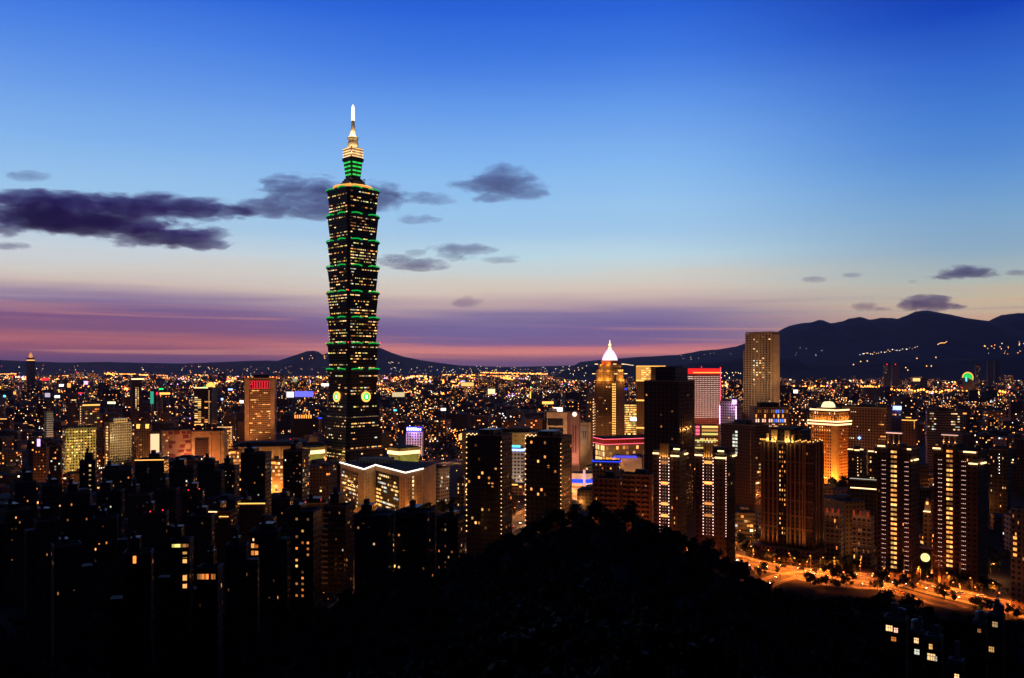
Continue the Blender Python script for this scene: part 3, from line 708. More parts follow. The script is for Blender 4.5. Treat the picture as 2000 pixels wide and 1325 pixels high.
def mall_row():
    T = Tower('billboard_building', 'narrow block covered by a tall glowing peach coloured panel', 'building', 293, 313, 845, 1120, .7, 0, vis=897)
    T.body(FA['grey'], plant=False)
    T.box('lit_panel', -T.w * .45, T.w * .4, -T.d / 2 - .6, -T.d / 2 - .05, T.z(893), T.z(848), glow('panel_peach', (1, .55, .3), 1.5)); T.done()
    T = Tower('department_store', 'department store with a white and maroon stepped front under pink light', 'store', 313, 372, 842, 1130, .6, 8, vis=880)
    T.body(FA['plain'], plant=True); w, d = T.w / 2, T.d / 2
    rr = random.Random(3); g = MB()
    for j in range(6):
        x = -w + 8
        while x < w - 2:
            ww = rr.uniform(3, 9)
            if rr.random() < .6: g.box(x, min(w, x + ww), -d - .8, -d - .02, T.z(842) - 6 * (j + 1) + 1, T.z(842) - 6 * j - rr.uniform(.5, 2))
            x += ww + rr.uniform(1, 3)
    g.build('front_panel', surf('maroon_panel', (.2, .06, .06)), T.root)
    T.grid('F', 5, T.z(905), T.z(846), 4, p=.3, tones=('pale', 'lime', 'orange'), u0=-w + .5, u1=-w + 8); T.flood((4, -d - 26, 1), (4, -d, 16), 7e4, (1, .34, .22), 110); T.done()
    T = Tower('department_store', 'broad terracotta coloured store with a blank uplit upper wall', 'store', 372, 444, 843, 1150, .6, -14, vis=895)
    T.body(FA['plain'], plant=True); w, d = T.w / 2, T.d / 2
    T.box('entrance_bay', -w * .7, w * .1, -d - 2, -d - .02, T.z(890), T.z(858), FA['darkbrown'])
    for x in (-w * .9, w * .25, w * .8): T.box('pilaster', x - 1, x + 1, -d - 1.2, -d - .02, 0, T.h - 3, M['stone'])
    T.flood((0, -d - 30, 2), (0, -d, T.h * .6), 9e4, (1, .28, .07), 120); T.flood((-w, -d - 25, 2), (-w * .9, -d, 10), 6e4, (1, .4, .12), 100); T.done()
    T = Tower('office_block', 'small block outlined along roof and corner by strings of lamps', 'building', 425, 455, 835, 1300, .6, -10, vis=865)
    T.body(FA['grey'], plant=False); w, d = T.w / 2, T.d / 2
    T.string('lamp_string', [(-w + 2 * w * i / 13, -d - .5, T.h + .3) for i in range(14)], .7, L['string']); T.col_lights('F', w - .5, T.z(865), T.h, 9, .7, L['string'])
    T.grid('F', 6, T.z(880), T.z(840), 3.5, p=.25); T.done(20)
    T = Tower('slab_block', 'pale striped slab standing alone among dark roofs', 'building', 86, 104, 805, 1300, 1.2, 18, vis=858)
    T.body(facade('pale_slab_stripes', (.42, .4, .36), (.03, .03, .035), 60, 3.4, 1.0, .4)); T.flood((-20, -60, 20), (0, 0, 45), 7e4, (1, .85, .6), 60); T.done()
    T = Tower('office_tower', 'dark office tower with lit window rows between the yellow block and the flat roofed tower', 'tower', 132, 152, 772, 1600, .9, 20, vis=830)
    T.body(FA['black']); T.grid('F', 6, T.z(826), T.z(776), 3.8, p=.25, run=.5, tones=('pale', 'dim'), wf=.9, hf=.5); T.done(20)
    T = Tower('office_tower', 'grey tower with a golden lit parapet and a bright light column at one corner', 'tower', 155, 195, 790, 1450, .7, 14, vis=836)
    T.body(FA['grey']); w, d = T.w / 2, T.d / 2
    T.box('roof_light', -w, w, -d - .8, -d - .15, T.h - 2.5, T.h - .4, L['gold']); T.col_lights('L', 0, T.z(832), T.z(795), 9, .8, L['warm_white'])
    T.grid('F', 7, T.z(832), T.z(798), 3.9, p=.35, run=.6, tones=('yellow', 'lime', 'orange'), wf=.9, hf=.45); T.done(25)
    T = Tower('apartment_block', 'reddish brown block at the street corner with the orange lamps', 'building', 65, 96, 876, 900, .7, -18, vis=948)
    T.body(FA['brown']); T.grid('F', 8, T.z(925), T.z(880), 3.2, p=.15, tones=('warm', 'orange')); T.flood((0, -35, 4), (0, -8, 15), 2.2e4, (1, .35, .1), 100); T.done()
    T = Tower('apartment_block', 'dark brown narrow block behind the corner with the orange lamps', 'building', 97, 122, 872, 930, .8, -10, vis=948)
    T.body(FA['darkbrown']); T.grid('F', 5, T.z(920), T.z(876), 3.2, p=.18, tones=('warm', 'cool')); T.done()
mall_row()
def street_glow_front(px0, px1, py, D, vis, lab):  # low block added to give the orange glow of the lit street
    T = Tower('glow_front', lab, 'glow front', px0, px1, py, D, .5, -8, vis=vis); T.body(FA['plain']); w, d = T.w / 2, T.d / 2
    T.grid('F', 6, 1, T.h - 1, 4.2, p=.62, tones=('orange', 'warm', 'yellow', 'pale', 'dim'), wf=.85, hf=.6); T.box('sign', -w * .6, w * .1, -d - .5, -d - .07, T.h - 3.4, T.h - 1.2, L['amber'])
    lamp_point(*T.wpt(0, -d - 9, 7), 26000, (1, .32, .06), .5); T.done()
street_glow_front(520, 556, 900, 900, 952, 'added glowing front for orange street glow between the two dark blocks under the long hall')
street_glow_front(445, 474, 880, 1010, 925, 'added glowing front for orange street glow under the terracotta store and red sign tower')
street_glow_front(84, 128, 922, 985, 948, 'added low front for orange street glow at the street corner below the yellow block')
# ---------------------------------------------------------------- around the tallest tower
def expo_hall():
    T = Tower('exhibition_hall', 'long low hall with a dark sloping roof and a row of uplit columns', 'hall', 452, 640, 872, 1180, .35, -5, vis=905)
    w, d = T.w / 2, T.d / 2; T.body(FA['plain'], parapet=False, plant=False)
    m = MB(); m.prism([(-w - 2, -d - 3), (w + 2, -d - 3), (w + 2, d + 2), (-w - 2, d + 2)], T.h + .01, T.h + 5, [(-w + 14, -d + 8), (w - 14, -d + 8), (w - 14, d - 8), (-w + 14, d - 8)]); m.build('roof', M['dark'], T.root)
    for i in range(15):
        x = -w + 4 + (2 * w - 8) * i / 14; T.box('column', x - 1.2, x + 1.2, -d - 1.6, -d - .02, 0, T.h - .5, M['stone'])
        if i % 2 == 0: lamp_point(*T.wpt(x + 4, -d - 6, 8), 6000, (1, .45, .14), .5)
    T.box('stair_house', w * .62, w * .8, -d * .8, 0, T.h + 5.01, T.h + 11, FA['plain']); T.done()
expo_hall()
def mall_pavilion(px0, px1, py, rot, label, vis):
    T = Tower('shopping_pavilion', label, 'pavilion', px0, px1, py, 1105, .75, rot, vis=vis)
    w, d = T.w / 2, T.d / 2; T.body(surf('pale_green_stone', (.36, .36, .16)), parapet=False, plant=False)
    c = T.box('crown', -w - .8, w + .8, -d - .8, d + .8, T.h + .01, T.h + 9, M['gold_stone'])
    m = MB()
    for i in range(12):
        x = -w + 2 * w * i / 11
        m.box(x - .9, x + .9, -d - 1.5, -d - .82, T.h + .6, T.h + 5)
    for i in range(10):
        yv = -d + 2 * d * i / 9; 
        for sx in (-1, 1): m.box(min(sx * (w + .82), sx * (w + 1.5)), max(sx * (w + .82), sx * (w + 1.5)), yv - .8, yv + .8, T.h + .6, T.h + 5)
    m.build('crown_lamps', L['warm_white'], c)
    T.box('roof', -w, w, -d, d, T.h + 9.01, T.h + 10, M['dark'])
    T.box('entrance', -w * .3, w * .5, -d - .4, -d - .02, T.h * .1, T.h * .42, TONE['yellow'])
    T.flood((-5, -d - 25, 2), (0, -d, T.h * .6), 3e4, (.95, .85, .25), 100); T.flood((-w - 25 if rot > 0 else w + 25, 0, 3), (0, 0, T.h * .6), 2.4e4, (.95, .8, .25), 90); T.done()
mall_pavilion(588, 632, 888, 34, 'small pavilion with a ring of gold lamps nearest the long hall', 905)
mall_pavilion(759, 818, 889, 38, 'large pavilion with a ring of gold lamps behind the neon edged building', 917)
def blue_sign_building():
    T = Tower('office_block', 'white columned building carrying a glowing blue and white rooftop sign', 'building', 793, 828, 844, 1300, .7, -8, vis=875)
    T.body(FA['white'], plant=False); w, d = T.w / 2, T.d / 2
    for i in range(7): x = -w + .8 + (2 * w - 1.6) * i / 6; T.box('column', x - .7, x + .7, -d - .9, -d - .02, 0, T.h - 1, M['white'])
    sg = T.box('sign', -w * .95, w * .95, -d - .3, -d + .6, T.h + 1.2, T.h + 8.2, L['neon_blue']); rr = random.Random(2)
    for i in range(7): x = -w * .9 + i * w * .26; T.box('sign_letter', x, x + w * .17, -d - .7, -d - .31, T.h + 2.4, T.h + 6.8 - rr.choice((0, 0, 1.2)), L['sign_white'], sg)
    lamp_point(*T.wpt(0, -d - 9, T.h + 2), 16000, (.45, .25, 1), 1); T.flood((0, -d - 30, 2), (0, -d, 20), 2.5e4, (1, .6, .5), 90); T.done()
blue_sign_building()
def neon_edge_building():
    D = 800.0
    def at(px, dd): return (PX(px, dd), dd)
    c0 = at(746, D); root = empty('office_building', (c0[0], D, 0)); tag(root, 'office building with a white neon line along its zigzag roof edge', 'office building')
    pl = [at(665, 832), at(711, 778), at(733, 812), at(792, 752), at(826, 782)]; pl = [(a - c0[0], b - D) for a, b in pl]
    back = [(pl[-1][0] + 8, pl[-1][1] + 45), (pl[0][0] + 20, pl[0][1] + 40)]; poly = pl + back; h = PZ(917, 778)
    HEROES.append((655, 830, 745, 1005, c0[0], 85, 95))
    m = MB(); m.prism(poly, -3, h, None, 0, True, False, 1); m.build('wall', [surf('beige_stone_wall', (.36, .26, .15), .8), M['dark']], root)
    def frame(i): a, b = Vector(pl[i]), Vector(pl[i + 1]); e = (b - a); return a, e.normalized(), e.length, Vector((e.y, -e.x)).normalized()
    ln = MB()
    for i in range(4):
        a, e, le, n = frame(i); p = [a + n * .5, a + e * le + n * .5]; ln.tube([(p[0].x, p[0].y, h + .3), (p[1].x, p[1].y, h + .3)], .55, 6)
    ln.build('neon_line', L['neon_white'], root)
    wins = []
    for i, (f0, f1) in ((0, (.06, .76)), (2, (.02, .80))):
        a, e, le, n = frame(i); b0, b1 = a + e * le * f0 + n * .15, a + e * le * f1 + n * .15
        g = MB(); g.prism([(b0.x, b0.y), (b1.x, b1.y), (b1.x - n.x * .3, b1.y - n.y * .3), (b0.x - n.x * .3, b0.y - n.y * .3)], 5, h - 5, None, 0); g.build('glass_front', FA['glass'], root)
        W_ = (b1 - b0).length; fl = (h - 11) / 9; rz = math.atan2(e.y, e.x)
        for j in range(9):
            u = .8; on = False; tn = 'pale'
            dens = R.uniform(.25, .7)
            while u < W_ - 2:
                wu = 2.4
                if R.random() < .45: on = R.random() < dens; tn = R.choice(('pale', 'yellow', 'pale', 'dim', 'cool'))
                if i == 2 and j < 5 and u < W_ * .2: on, tn = True, 'yellow'
                if on: p = b0 + e * (u + wu / 2) + n * .1; wins.append((p.x, p.y, 5.6 + j * fl, rz, wu * .97, fl * .5, tn))
                u += wu
    a, e, le, n = frame(3); rz = math.atan2(e.y, e.x); s0 = a + e * le * .42 + n * .1
    for j in range(10): p = s0 + n * .08; wins.append((p.x, p.y, 4 + j * (h - 7) / 10, rz, 3.2, 2.2, 'pale'))
    for k, (x, y, z, rz, wu, wh, tn) in enumerate(wins[:100]):
        o = bpy.data.objects.new('window', pane_mesh(tn)); COL.objects.link(o); o.parent = root; o.location = (x, y, z); o.rotation_euler = (0, 0, rz); o.scale = (wu, 1, wh)
    if len(wins) > 100:
        m = MB(); tl = list(TONE)
        for x, y, z, rz, wu, wh, tn in wins[100:]:
            c, s_ = math.cos(rz) * wu / 2, math.sin(rz) * wu / 2; m.quad([(x - c, y - s_, z), (x + c, y + s_, z), (x + c, y + s_, z + wh), (x - c, y - s_, z + wh)], None, tl.index(tn))
        tag(m.build('lit_windows', [TONE[k] for k in tl], root), kind='stuff')
    m = MB(); slots = []
    for i, us in ((1, (.2, .42)), (2, (.88, .95)), (3, (.15, .28, .7, .85))):
        a, e, le, n = frame(i)
        for f in us:
            for j in range(10): p = a + e * le * f + n * .06; z = 5 + j * (h - 9) / 10; c = e * .55; m.quad([(p.x - c.x, p.y - c.y, z), (p.x + c.x, p.y + c.y, z), (p.x + c.x, p.y + c.y, z + 2), (p.x - c.x, p.y - c.y, z + 2)])
    m.build('slot_windows', M['dark'], root)
    q = MB(); cxy = (pl[2][0], pl[2][1] + 22); q.box(cxy[0] - 18, cxy[0] + 14, cxy[1] - 8, cxy[1] + 10, h + .01, h + 4.5); q.build('machine_room', FA['grey'], root)
    lamp_spot((c0[0] - 12, D - 65, 3), (c0[0] - 12, D - 5, h * .5), 5.5e4, (1, .62, .2), 70); lamp_spot((c0[0] + 30, D - 80, 3), (c0[0] + 28, D - 30, h * .4), 7e4, (1, .36, .1), 75)
neon_edge_building()
def pale_office():
    T = Tower('office_block', 'pale square office block with one lit white corner, standing behind trees', 'office block', 826, 878, 916, 850, .8, -38, vis=990)
    T.body(FA['pale']); w, d = T.w / 2, T.d / 2; T.grid('F', 8, T.z(990), T.z(925), 3.8, p=.06, tones=('pale', 'warm')); T.grid('R', 7, T.z(990), T.z(922), 3.8, p=.08, tones=('cool', 'pale'))
    T.flood((-w, -d - 35, 2), (-w * .4, -d, T.h * .5), 2.6e4, (1, .55, .25), 90); T.done()
    T = Tower('apartment_block', 'small beige block with dark balconies beside the first dark twin tower', 'building', 892, 909, 938, 760, 1.0, -8, vis=990)
    T.body(FA['beige']); T.grid('F', 4, T.z(990), T.z(942), 3.4, p=.1); T.flood((0, -30, 2), (0, -6, 14), 1.2e4, (1, .45, .15), 90); T.done()
pale_office()
# ---------------------------------------------------------------- the centre
def twin(px0, px1, py, D, label, right_brown):
    T = Tower('residential_tower', label, 'residential tower', px0, px1, py + 10, D, .75, -22, vis=1040)
    T.body(FA['black'], plant=False); w, d = T.w / 2, T.d / 2
    T.box('upper_block', -w * .35, w * .45, -d * .85, d * .8, T.h + .01, T.z(py - 2), FA['black'])
    fr = T.box('roof_frame', w * .3, w * 1.0, -d * 1.0, -d * .9, T.z(py - 3) - .5, T.z(py - 3), M['steel'])
    for x in (w * .32, w * .64, w * .96): T.box('roof_post', x - .25, x + .25, -d * .98, -d * .92, T.h + .01, T.z(py - 3) - .51, M['steel'])
    T.string('roof_lamps', [(-w * .95 + w * .55 * i / 5, -d * 1.0 - .4, T.h + .8 + .7 * (i % 2)) for i in range(6)], .55, L['warm_white'])
    for j in range(20): z = T.h * (j + .7) / 20.5; T.one('balcony', w * .2, w * .75, -d - 1.1, -d - .01, z, z + .9, FA_DIM)
    T.col_lights('F', -w + .3, T.z(1040), T.h - 1, 19, .52, L['string']); T.col_lights('F', w - .3, T.z(1040), T.h - 4, 22, .42, L['string'])
    T.grid('F', 10, T.z(1045), T.h - 2, 3.35, p=.085, tones=('warm', 'yellow', 'warm', 'dim', 'dull', 'dull'), wf=.55, hf=.55); T.grid('R', 6, T.z(1045), T.h - 2, 3.35, p=.10, tones=('warm', 'orange', 'dim', 'dull'), wf=.45, hf=.5)
    T.flood((w + 30, -d - 20, 2), (w, 0, 18), 4.5e4 if right_brown else 2.0e4, (1, .24, .06), 100); T.done(); return T
twin(911, 1000, 842, 620, 'dark residential tower with lamp dots down both edges, left of the blue capped shop', False)
twin(1026, 1117, 845, 600, 'dark residential tower with lamp dots and dim brown flank, beside the blue banded store', True)
def hall_and_store():
    T = Tower('exhibition_hall', 'wide pale low hall behind the two dark residential towers', 'hall', 902, 1070, 846, 1080, .5, -6, vis=900)
    T.body(facade('pale_hall_wall', (.38, .3, .17), (.1, .07, .04), 9, 6, .2, .25)); w, d = T.w / 2, T.d / 2
    T.box('roof_block', -w * .4, -w * .1, -d * .6, 0, T.h + .01, T.h + 5, M['concrete']); T.box('roof_block', w * .1, w * .6, -d * .5, d * .2, T.h + .01, T.h + 6, M['concrete'])
    T.box('lit_end', -w - 4, -w - .02, -d, -d * .2, T.h - 9, T.h - 2, TONE['yellow'])
    T.string('wall_lamps', [(-w + 2 * w * i / 17, -d - .5, T.h * .55) for i in range(18)], .5, L['warm_white'])
    T.flood((w * .3, -d - 40, 2), (w * .3, -d, 18), 7e4, (1, .62, .2), 120); T.done()
    T = Tower('department_store', 'cream store with stepped curves and a white rooftop sign', 'store', 1068, 1114, 806, 1050, .8, -12, vis=870)
    T.body(surf('cream_wall', (.5, .37, .24)), plant=False); w, d = T.w / 2, T.d / 2
    for k, (a, z0, z1) in enumerate(((.92, .80, .9), (.8, .66, .76), (.7, .5, .6))): T.box('window_band', -w * a, w * .6, -d - .8, -d - .02, T.h * z0, T.h * z1, M['dark'])
    m = MB(); m.lathe([(w * .5, T.h + .01), (w * .5, T.h + 3), (w * .45, T.h + 5)], 20, -w * .4, -d * .3); m.build('round_roof', M['white'], T.root)
    sg = T.box('sign', -w * .4, w * .5, -d * .7, -d * .66, T.h + 1.2, T.h + 6.0, L['sign_white']); T.box('sign_frame', -w * .42, w * .52, -d * .64, -d * .6, T.h + .02, T.h + 6, M['steel'])
    T.grid('F', 8, T.z(870), T.z(845), 4, p=.4, tones=('dim', 'warm')); T.flood((0, -d - 40, 3), (0, -d, T.h * .6), 1.6e5, (1, .55, .28), 90); T.done()
    # arched slab
    T = Tower('arched_tower', 'pink lit slab with a round arched head and a glowing disc', 'tower', 1114, 1133, 812, 1000, .7, -12, vis=880)
    w, d = T.w / 2, T.d / 2; m = MB(); pts = [(w, -3), (w, T.h)] + [(w * math.cos(a), T.h + w * 1.05 * math.sin(a)) for a in [math.pi * k / 14 for k in range(1, 14)]] + [(-w, T.h), (-w, -3)]
    n = len(pts)
    for k in range(n): a, b = pts[k], pts[(k + 1) % n]; m.quad([(a[0], -d, a[1]), (a[0], d, a[1]), (b[0], d, b[1]), (b[0], -d, b[1])])
    m.quad([(a, -d, b) for a, b in reversed(pts)]); m.quad([(a, d, b) for a, b in pts]); m.build('wall', surf('rose_stone', (.55, .32, .25)), T.root)
    m = MB(); m.quad([(2.6 * math.cos(-a), -d - .3, T.h + 1.5 + 2.6 * math.sin(-a)) for a in [2 * math.pi * k / 20 for k in range(20)]][::-1]); m.build('glowing_disc', glow('disc_light', (1, .75, .6), 2.2), T.root)
    for x in (-w * .35, w * .25): T.box('slot', x - .7, x + .7, -d - .25, -d - .02, T.h * .45, T.h * .86, surf('slot_dark_tile', (.2, .1, .08)))  # slots are thin strips of a darker colour
    T.flood((0, -d - 30, 8), (0, -d, T.h * .75), 7.5e4, (1, .42, .3), 80); T.done()
    T = Tower('office_slab', 'plain beige slab with a tall printed banner reading 77', 'building', 1132, 1158, 826, 1030, .6, -18, vis=880)
    T.body(FA['plain']); w, d = T.w / 2, T.d / 2; b = T.box('banner', -w * .75, w * .35, -d - .4, -d - .03, T.z(866), T.z(833), surf('banner_cloth', (.36, .33, .33)))
    for x in (-w * .5, -w * .12):
        m = MB(); zt = T.z(843); m.box(x, x + w * .3, -d - .55, -d - .41, zt - 1, zt); m.quad([(x + w * .18, -d - .5, zt - 1), (x + w * .1, -d - .5, zt - 8), (x + w * .2, -d - .5, zt - 8), (x + w * .3, -d - .5, zt - 1)]); m.build('banner_digit', surf('banner_ink', (.06, .03, .04)), b)
    T.flood((0, -d - 35, 2), (0, -d, T.h * .4), 4.5e4, (1, .55, .2), 90); T.done()
    T = Tower('office_slab', 'grey slab behind the domed tower with golden lamps down its edge', 'building', 1146, 1163, 772, 1420, .9, -10, vis=880)
    T.body(FA['grey']); T.col_lights('F', T.w * .4, T.z(870), T.z(780), 18, .9, L['string']); T.grid('F', 5, T.z(870), T.z(775), 3.8, p=.22, tones=('warm', 'pale')); T.done(30)
hall_and_store()
def domed_tower():
    T = Tower('domed_tower', 'bronze tower with a floodlit golden crown, white dome and thin spire', 'tower', 1162, 1220, 744, 1300, .8, -30, vis=855)
    T.body(FA['ribbed'], parapet=False, plant=False); w, d = T.w / 2, T.d / 2
    def block(part, f, z0, z1, mat, ch=.12):
        m = MB(); a, b, c = w * f, d * f, w * ch; m.prism([(-a + c, -b), (a - c, -b), (a, -b + c), (a, b - c), (a - c, b), (-a + c, b), (-a, b - c), (-a, -b + c)], z0, z1); return m.build(part, mat, T.root)
    goldrib = facade('golden_crown_ribs', (.5, .32, .12), (.08, .04, .015), 2.6, 3.6, .42, .8)
    block('crown_base', 1.04, T.h + .01, T.z(742), M['gold_stone']); block('crown', .98, T.z(742) + .01, T.z(722), goldrib, .16); block('upper_crown', .84, T.z(722) + .01, T.z(713), goldrib, .2)
    block('drum', .68, T.z(713) + .01, T.z(704), surf('orange_drum', (.5, .2, .08)), .25)
    z0, z1 = T.z(704), T.z(681); H_ = z1 - z0
    m = MB(); m.lathe([(w * .66, z0 + .01), (w * .62, z0 + H_ * .2), (w * .5, z0 + H_ * .46), (w * .35, z0 + H_ * .7), (w * .19, z0 + H_ * .9), (w * .10, z1)], 16); dm = m.build('dome', L['dome_white'], T.root)
    m = MB()
    for k in range(8):
        a = 2 * math.pi * k / 8 + .2; m.tube([(w * r * math.cos(a), w * r * math.sin(a), z0 + H_ * f) for r, f in ((.68, .02), (.64, .2), (.52, .46), (.37, .7), (.21, .9))], .45, 5)
    m.build('dome_rib', L['purple_neon'], dm)
    m = MB(); m.lathe([(w * .18, z1 + .01), (w * .12, z1 + 2), (.8, z1 + 3.5), (2.1, T.z(675)), (2.3, T.z(673)), (.9, T.z(670)), (.5, T.z(664))], 12); m.build('spire', glow('spire_gold', (1, .75, .38), 1.8), T.root)
    for f, zz in ((1.08, T.z(731)), (.9, T.z(712))):
        for sx, sy in ((-1, -1), (1, -1), (1, 1)): T.box('eave_light', sx * w * f - 1.8, sx * w * f + 1.8, sy * d * f - 1.8, sy * d * f + 1.8, zz, zz + .8, L['warm_white'])
    # the lit corner bay
    m = MB(); cz0, cz1 = T.z(852), T.z(747); n = 22
    for j in range(n):
        z = cz0 + (cz1 - cz0) * j / n; m.box(w * .72, w + .9, -d - .9, -d - .1, z, z + .9); m.box(w * .74, w * .82, -d - .85, -d - .12, z + .91, z + 2.2); m.box(w * .95, w * 1.02, -d - .85, -d - .12, z + .91, z + 2.2)
    m.build('corner_light_bay', L['gold'], T.root)
    T.grid('F', 13, T.z(850), T.z(748), 4.1, p=.10, run=.6, tones=('warm', 'yellow', 'dim'), wf=.5, hf=.4); T.col_lights('F', -w + .2, T.z(850), T.z(790), 12, .7, L['string'])
    zc = T.z(744)
    for x, yv in ((-w * .5, -d - 5), (w * .3, -d - 5), (w + 5, 0), (w + 5, d * .6)): lamp_point(*T.wpt(x, yv, zc + 1), 5000, (1, .46, .1), .5); lamp_point(*T.wpt(x * .85, yv * .9, T.z(724)), 1300, (1, .5, .14), .5)
    for x in (-w * .5, w * .2): lamp_point(*T.wpt(x, -d * .9, T.z(712)), 2200, (1, .35, .1), .4)
    T.flood((0, -d - 40, 25), (0, -d, T.h * .35), 4.0e4, (1, .46, .14), 60); T.flood((w + 40, -10, 25), (w, 0, T.h * .4), 2e4, (1, .5, .16), 60); T.done()
    P_ = Tower('podium', 'wide podium hall with a red eave outlined by two red neon lines', 'hall', 1163, 1262, 868, 1190, .5, 26, vis=892)
    P_.body(FA['plain'], parapet=False, plant=False); w, d = P_.w / 2, P_.d / 2
    e = P_.box('red_eave', -w - 3, w + 3, -d - 3, d + 3, P_.h + .01, P_.h + 8, M['red_wall'])
    for z in (P_.h + .2, P_.h + 7.2):
        m = MB(); m.box(-w - 3.7, w + 3.7, -d - 3.7, -d - 3.02, z, z + .9); m.box(-w - 3.7, -w - 3.02, -d - 3, d + 3, z, z + .9); m.build('neon_line', L['neon_pink'], e)
    P_.box('roof', -w, w, -d, d, P_.h + 8.01, P_.h + 10, M['dark'])
    P_.grid('L', 10, 4, P_.h - 1, 8, p=.95, tones=('yellow', 'pale'), wf=.9, hf=.8); P_.grid('F', 12, 6, P_.h - 1, 8, p=.5, tones=('yellow', 'dim', 'warm'), wf=.7, hf=.6)
    P_.flood((-w - 25, -d - 25, 2), (-w * .5, -d * .5, P_.h), 4e4, (1, .75, .25), 100); P_.done()
    Q = Tower('office_block', 'bright yellow block with every floor lit, squeezed between the domed and the black tower', 'office block', 1219, 1247, 787, 1480, .7, 0, vis=850)
    Q.body(FA['glass']); Q.grid('F', 9, Q.z(850), Q.z(790), 3.7, p=.93, tones=('yellow', 'yellow', 'warm', 'lime'), wf=.98, hf=.62); Q.box('sign', -Q.w * .05, Q.w * .48, -Q.d / 2 - .8, -Q.d / 2 - .2, Q.z(822), Q.z(816), L['mercury'])
    Q.done(60)
domed_tower()
def crown_tower_and_black():
    T = Tower('office_tower', 'tower with a gold lit glass top, half hidden behind the black tower', 'tower', 1243, 1308, 716, 1400, .7, -12, vis=850)
    T.body(FA['brown'], plant=False); w, d = T.w / 2, T.d / 2
    T.box('lit_top', -w - .5, -w * .05, -d - .6, -d - .02, T.z(744), T.z(715), glow('amber_glass', (1, .42, .08), .75)); T.box('roof_light', -w, w, -d - .9, -d - .3, T.h - .2, T.h + 1, L['gold'])
    T.grid('F', 12, T.z(742), T.z(718), 3.6, fn=lambda i, j: 'yellow' if 2 <= i < 6 else None, wf=1, hf=.55, off=.7)
    for py in (745, 784, 838): T.box('lit_band', -w - .4, -w * .4, -d - .9, -d - .05, T.z(py), T.z(py) + 2.2, L['gold'])
    T.flood((-w, -d - 60, 20), (-w * .7, -d, 60), 1.2e5, (1, .5, .15), 60); T.done()
    T = Tower('residential_tower', 'black tower blocking the view of its neighbours, hardly a window lit', 'tower', 1258, 1356, 746, 780, .8, -30, vis=930)
    T.body(FA['black'], plant=False); w, d = T.w / 2, T.d / 2
    T.box('upper_block', -w * .42, w * .72, -d * .8, d * .8, T.h + .01, T.z(718), FA['black']); T.box('roof_cap', -w * .3, w * .5, -d * .6, d * .6, T.z(718) + .01, T.z(716), M['dark'])
    m = MB()
    for i in range(9): x = -w + 1 + (2 * w - 2) * i / 8; m.box(x - .25, x + .25, -d - .5, -d - .01, 0, T.h - .5)
    m.build('mullion', surf('dark_bronze_fin', (.09, .055, .04)), T.root)
    m = MB()
    for i in range(7): yv = -d + 1 + (2 * d - 2) * i / 6; m.box(w + .01, w + .5, yv - .25, yv + .25, 0, T.h - .5)
    m.build('mullion', surf('dark_bronze_fin', (.09, .055, .04)), T.root)
    T.grid('F', 9, T.z(930), T.h, 3.6, p=.025, tones=('dim', 'warm', 'dull'), wf=.4); T.grid('R', 6, T.z(930), T.h, 3.6, p=.03, tones=('dim', 'warm', 'dull'), wf=.4)
    for k, u in enumerate((-6, -1, 2, 6)):
        m = MB(); m.ball((w + .8, u, T.z(838) + (k % 2) * 1.5), .8); m.build('wall_lamp', L['gold'], T.root); lamp_point(*T.wpt(w + 3, u, T.z(840)), 1500, (1, .45, .12), .3)
    T.done()
crown_tower_and_black()
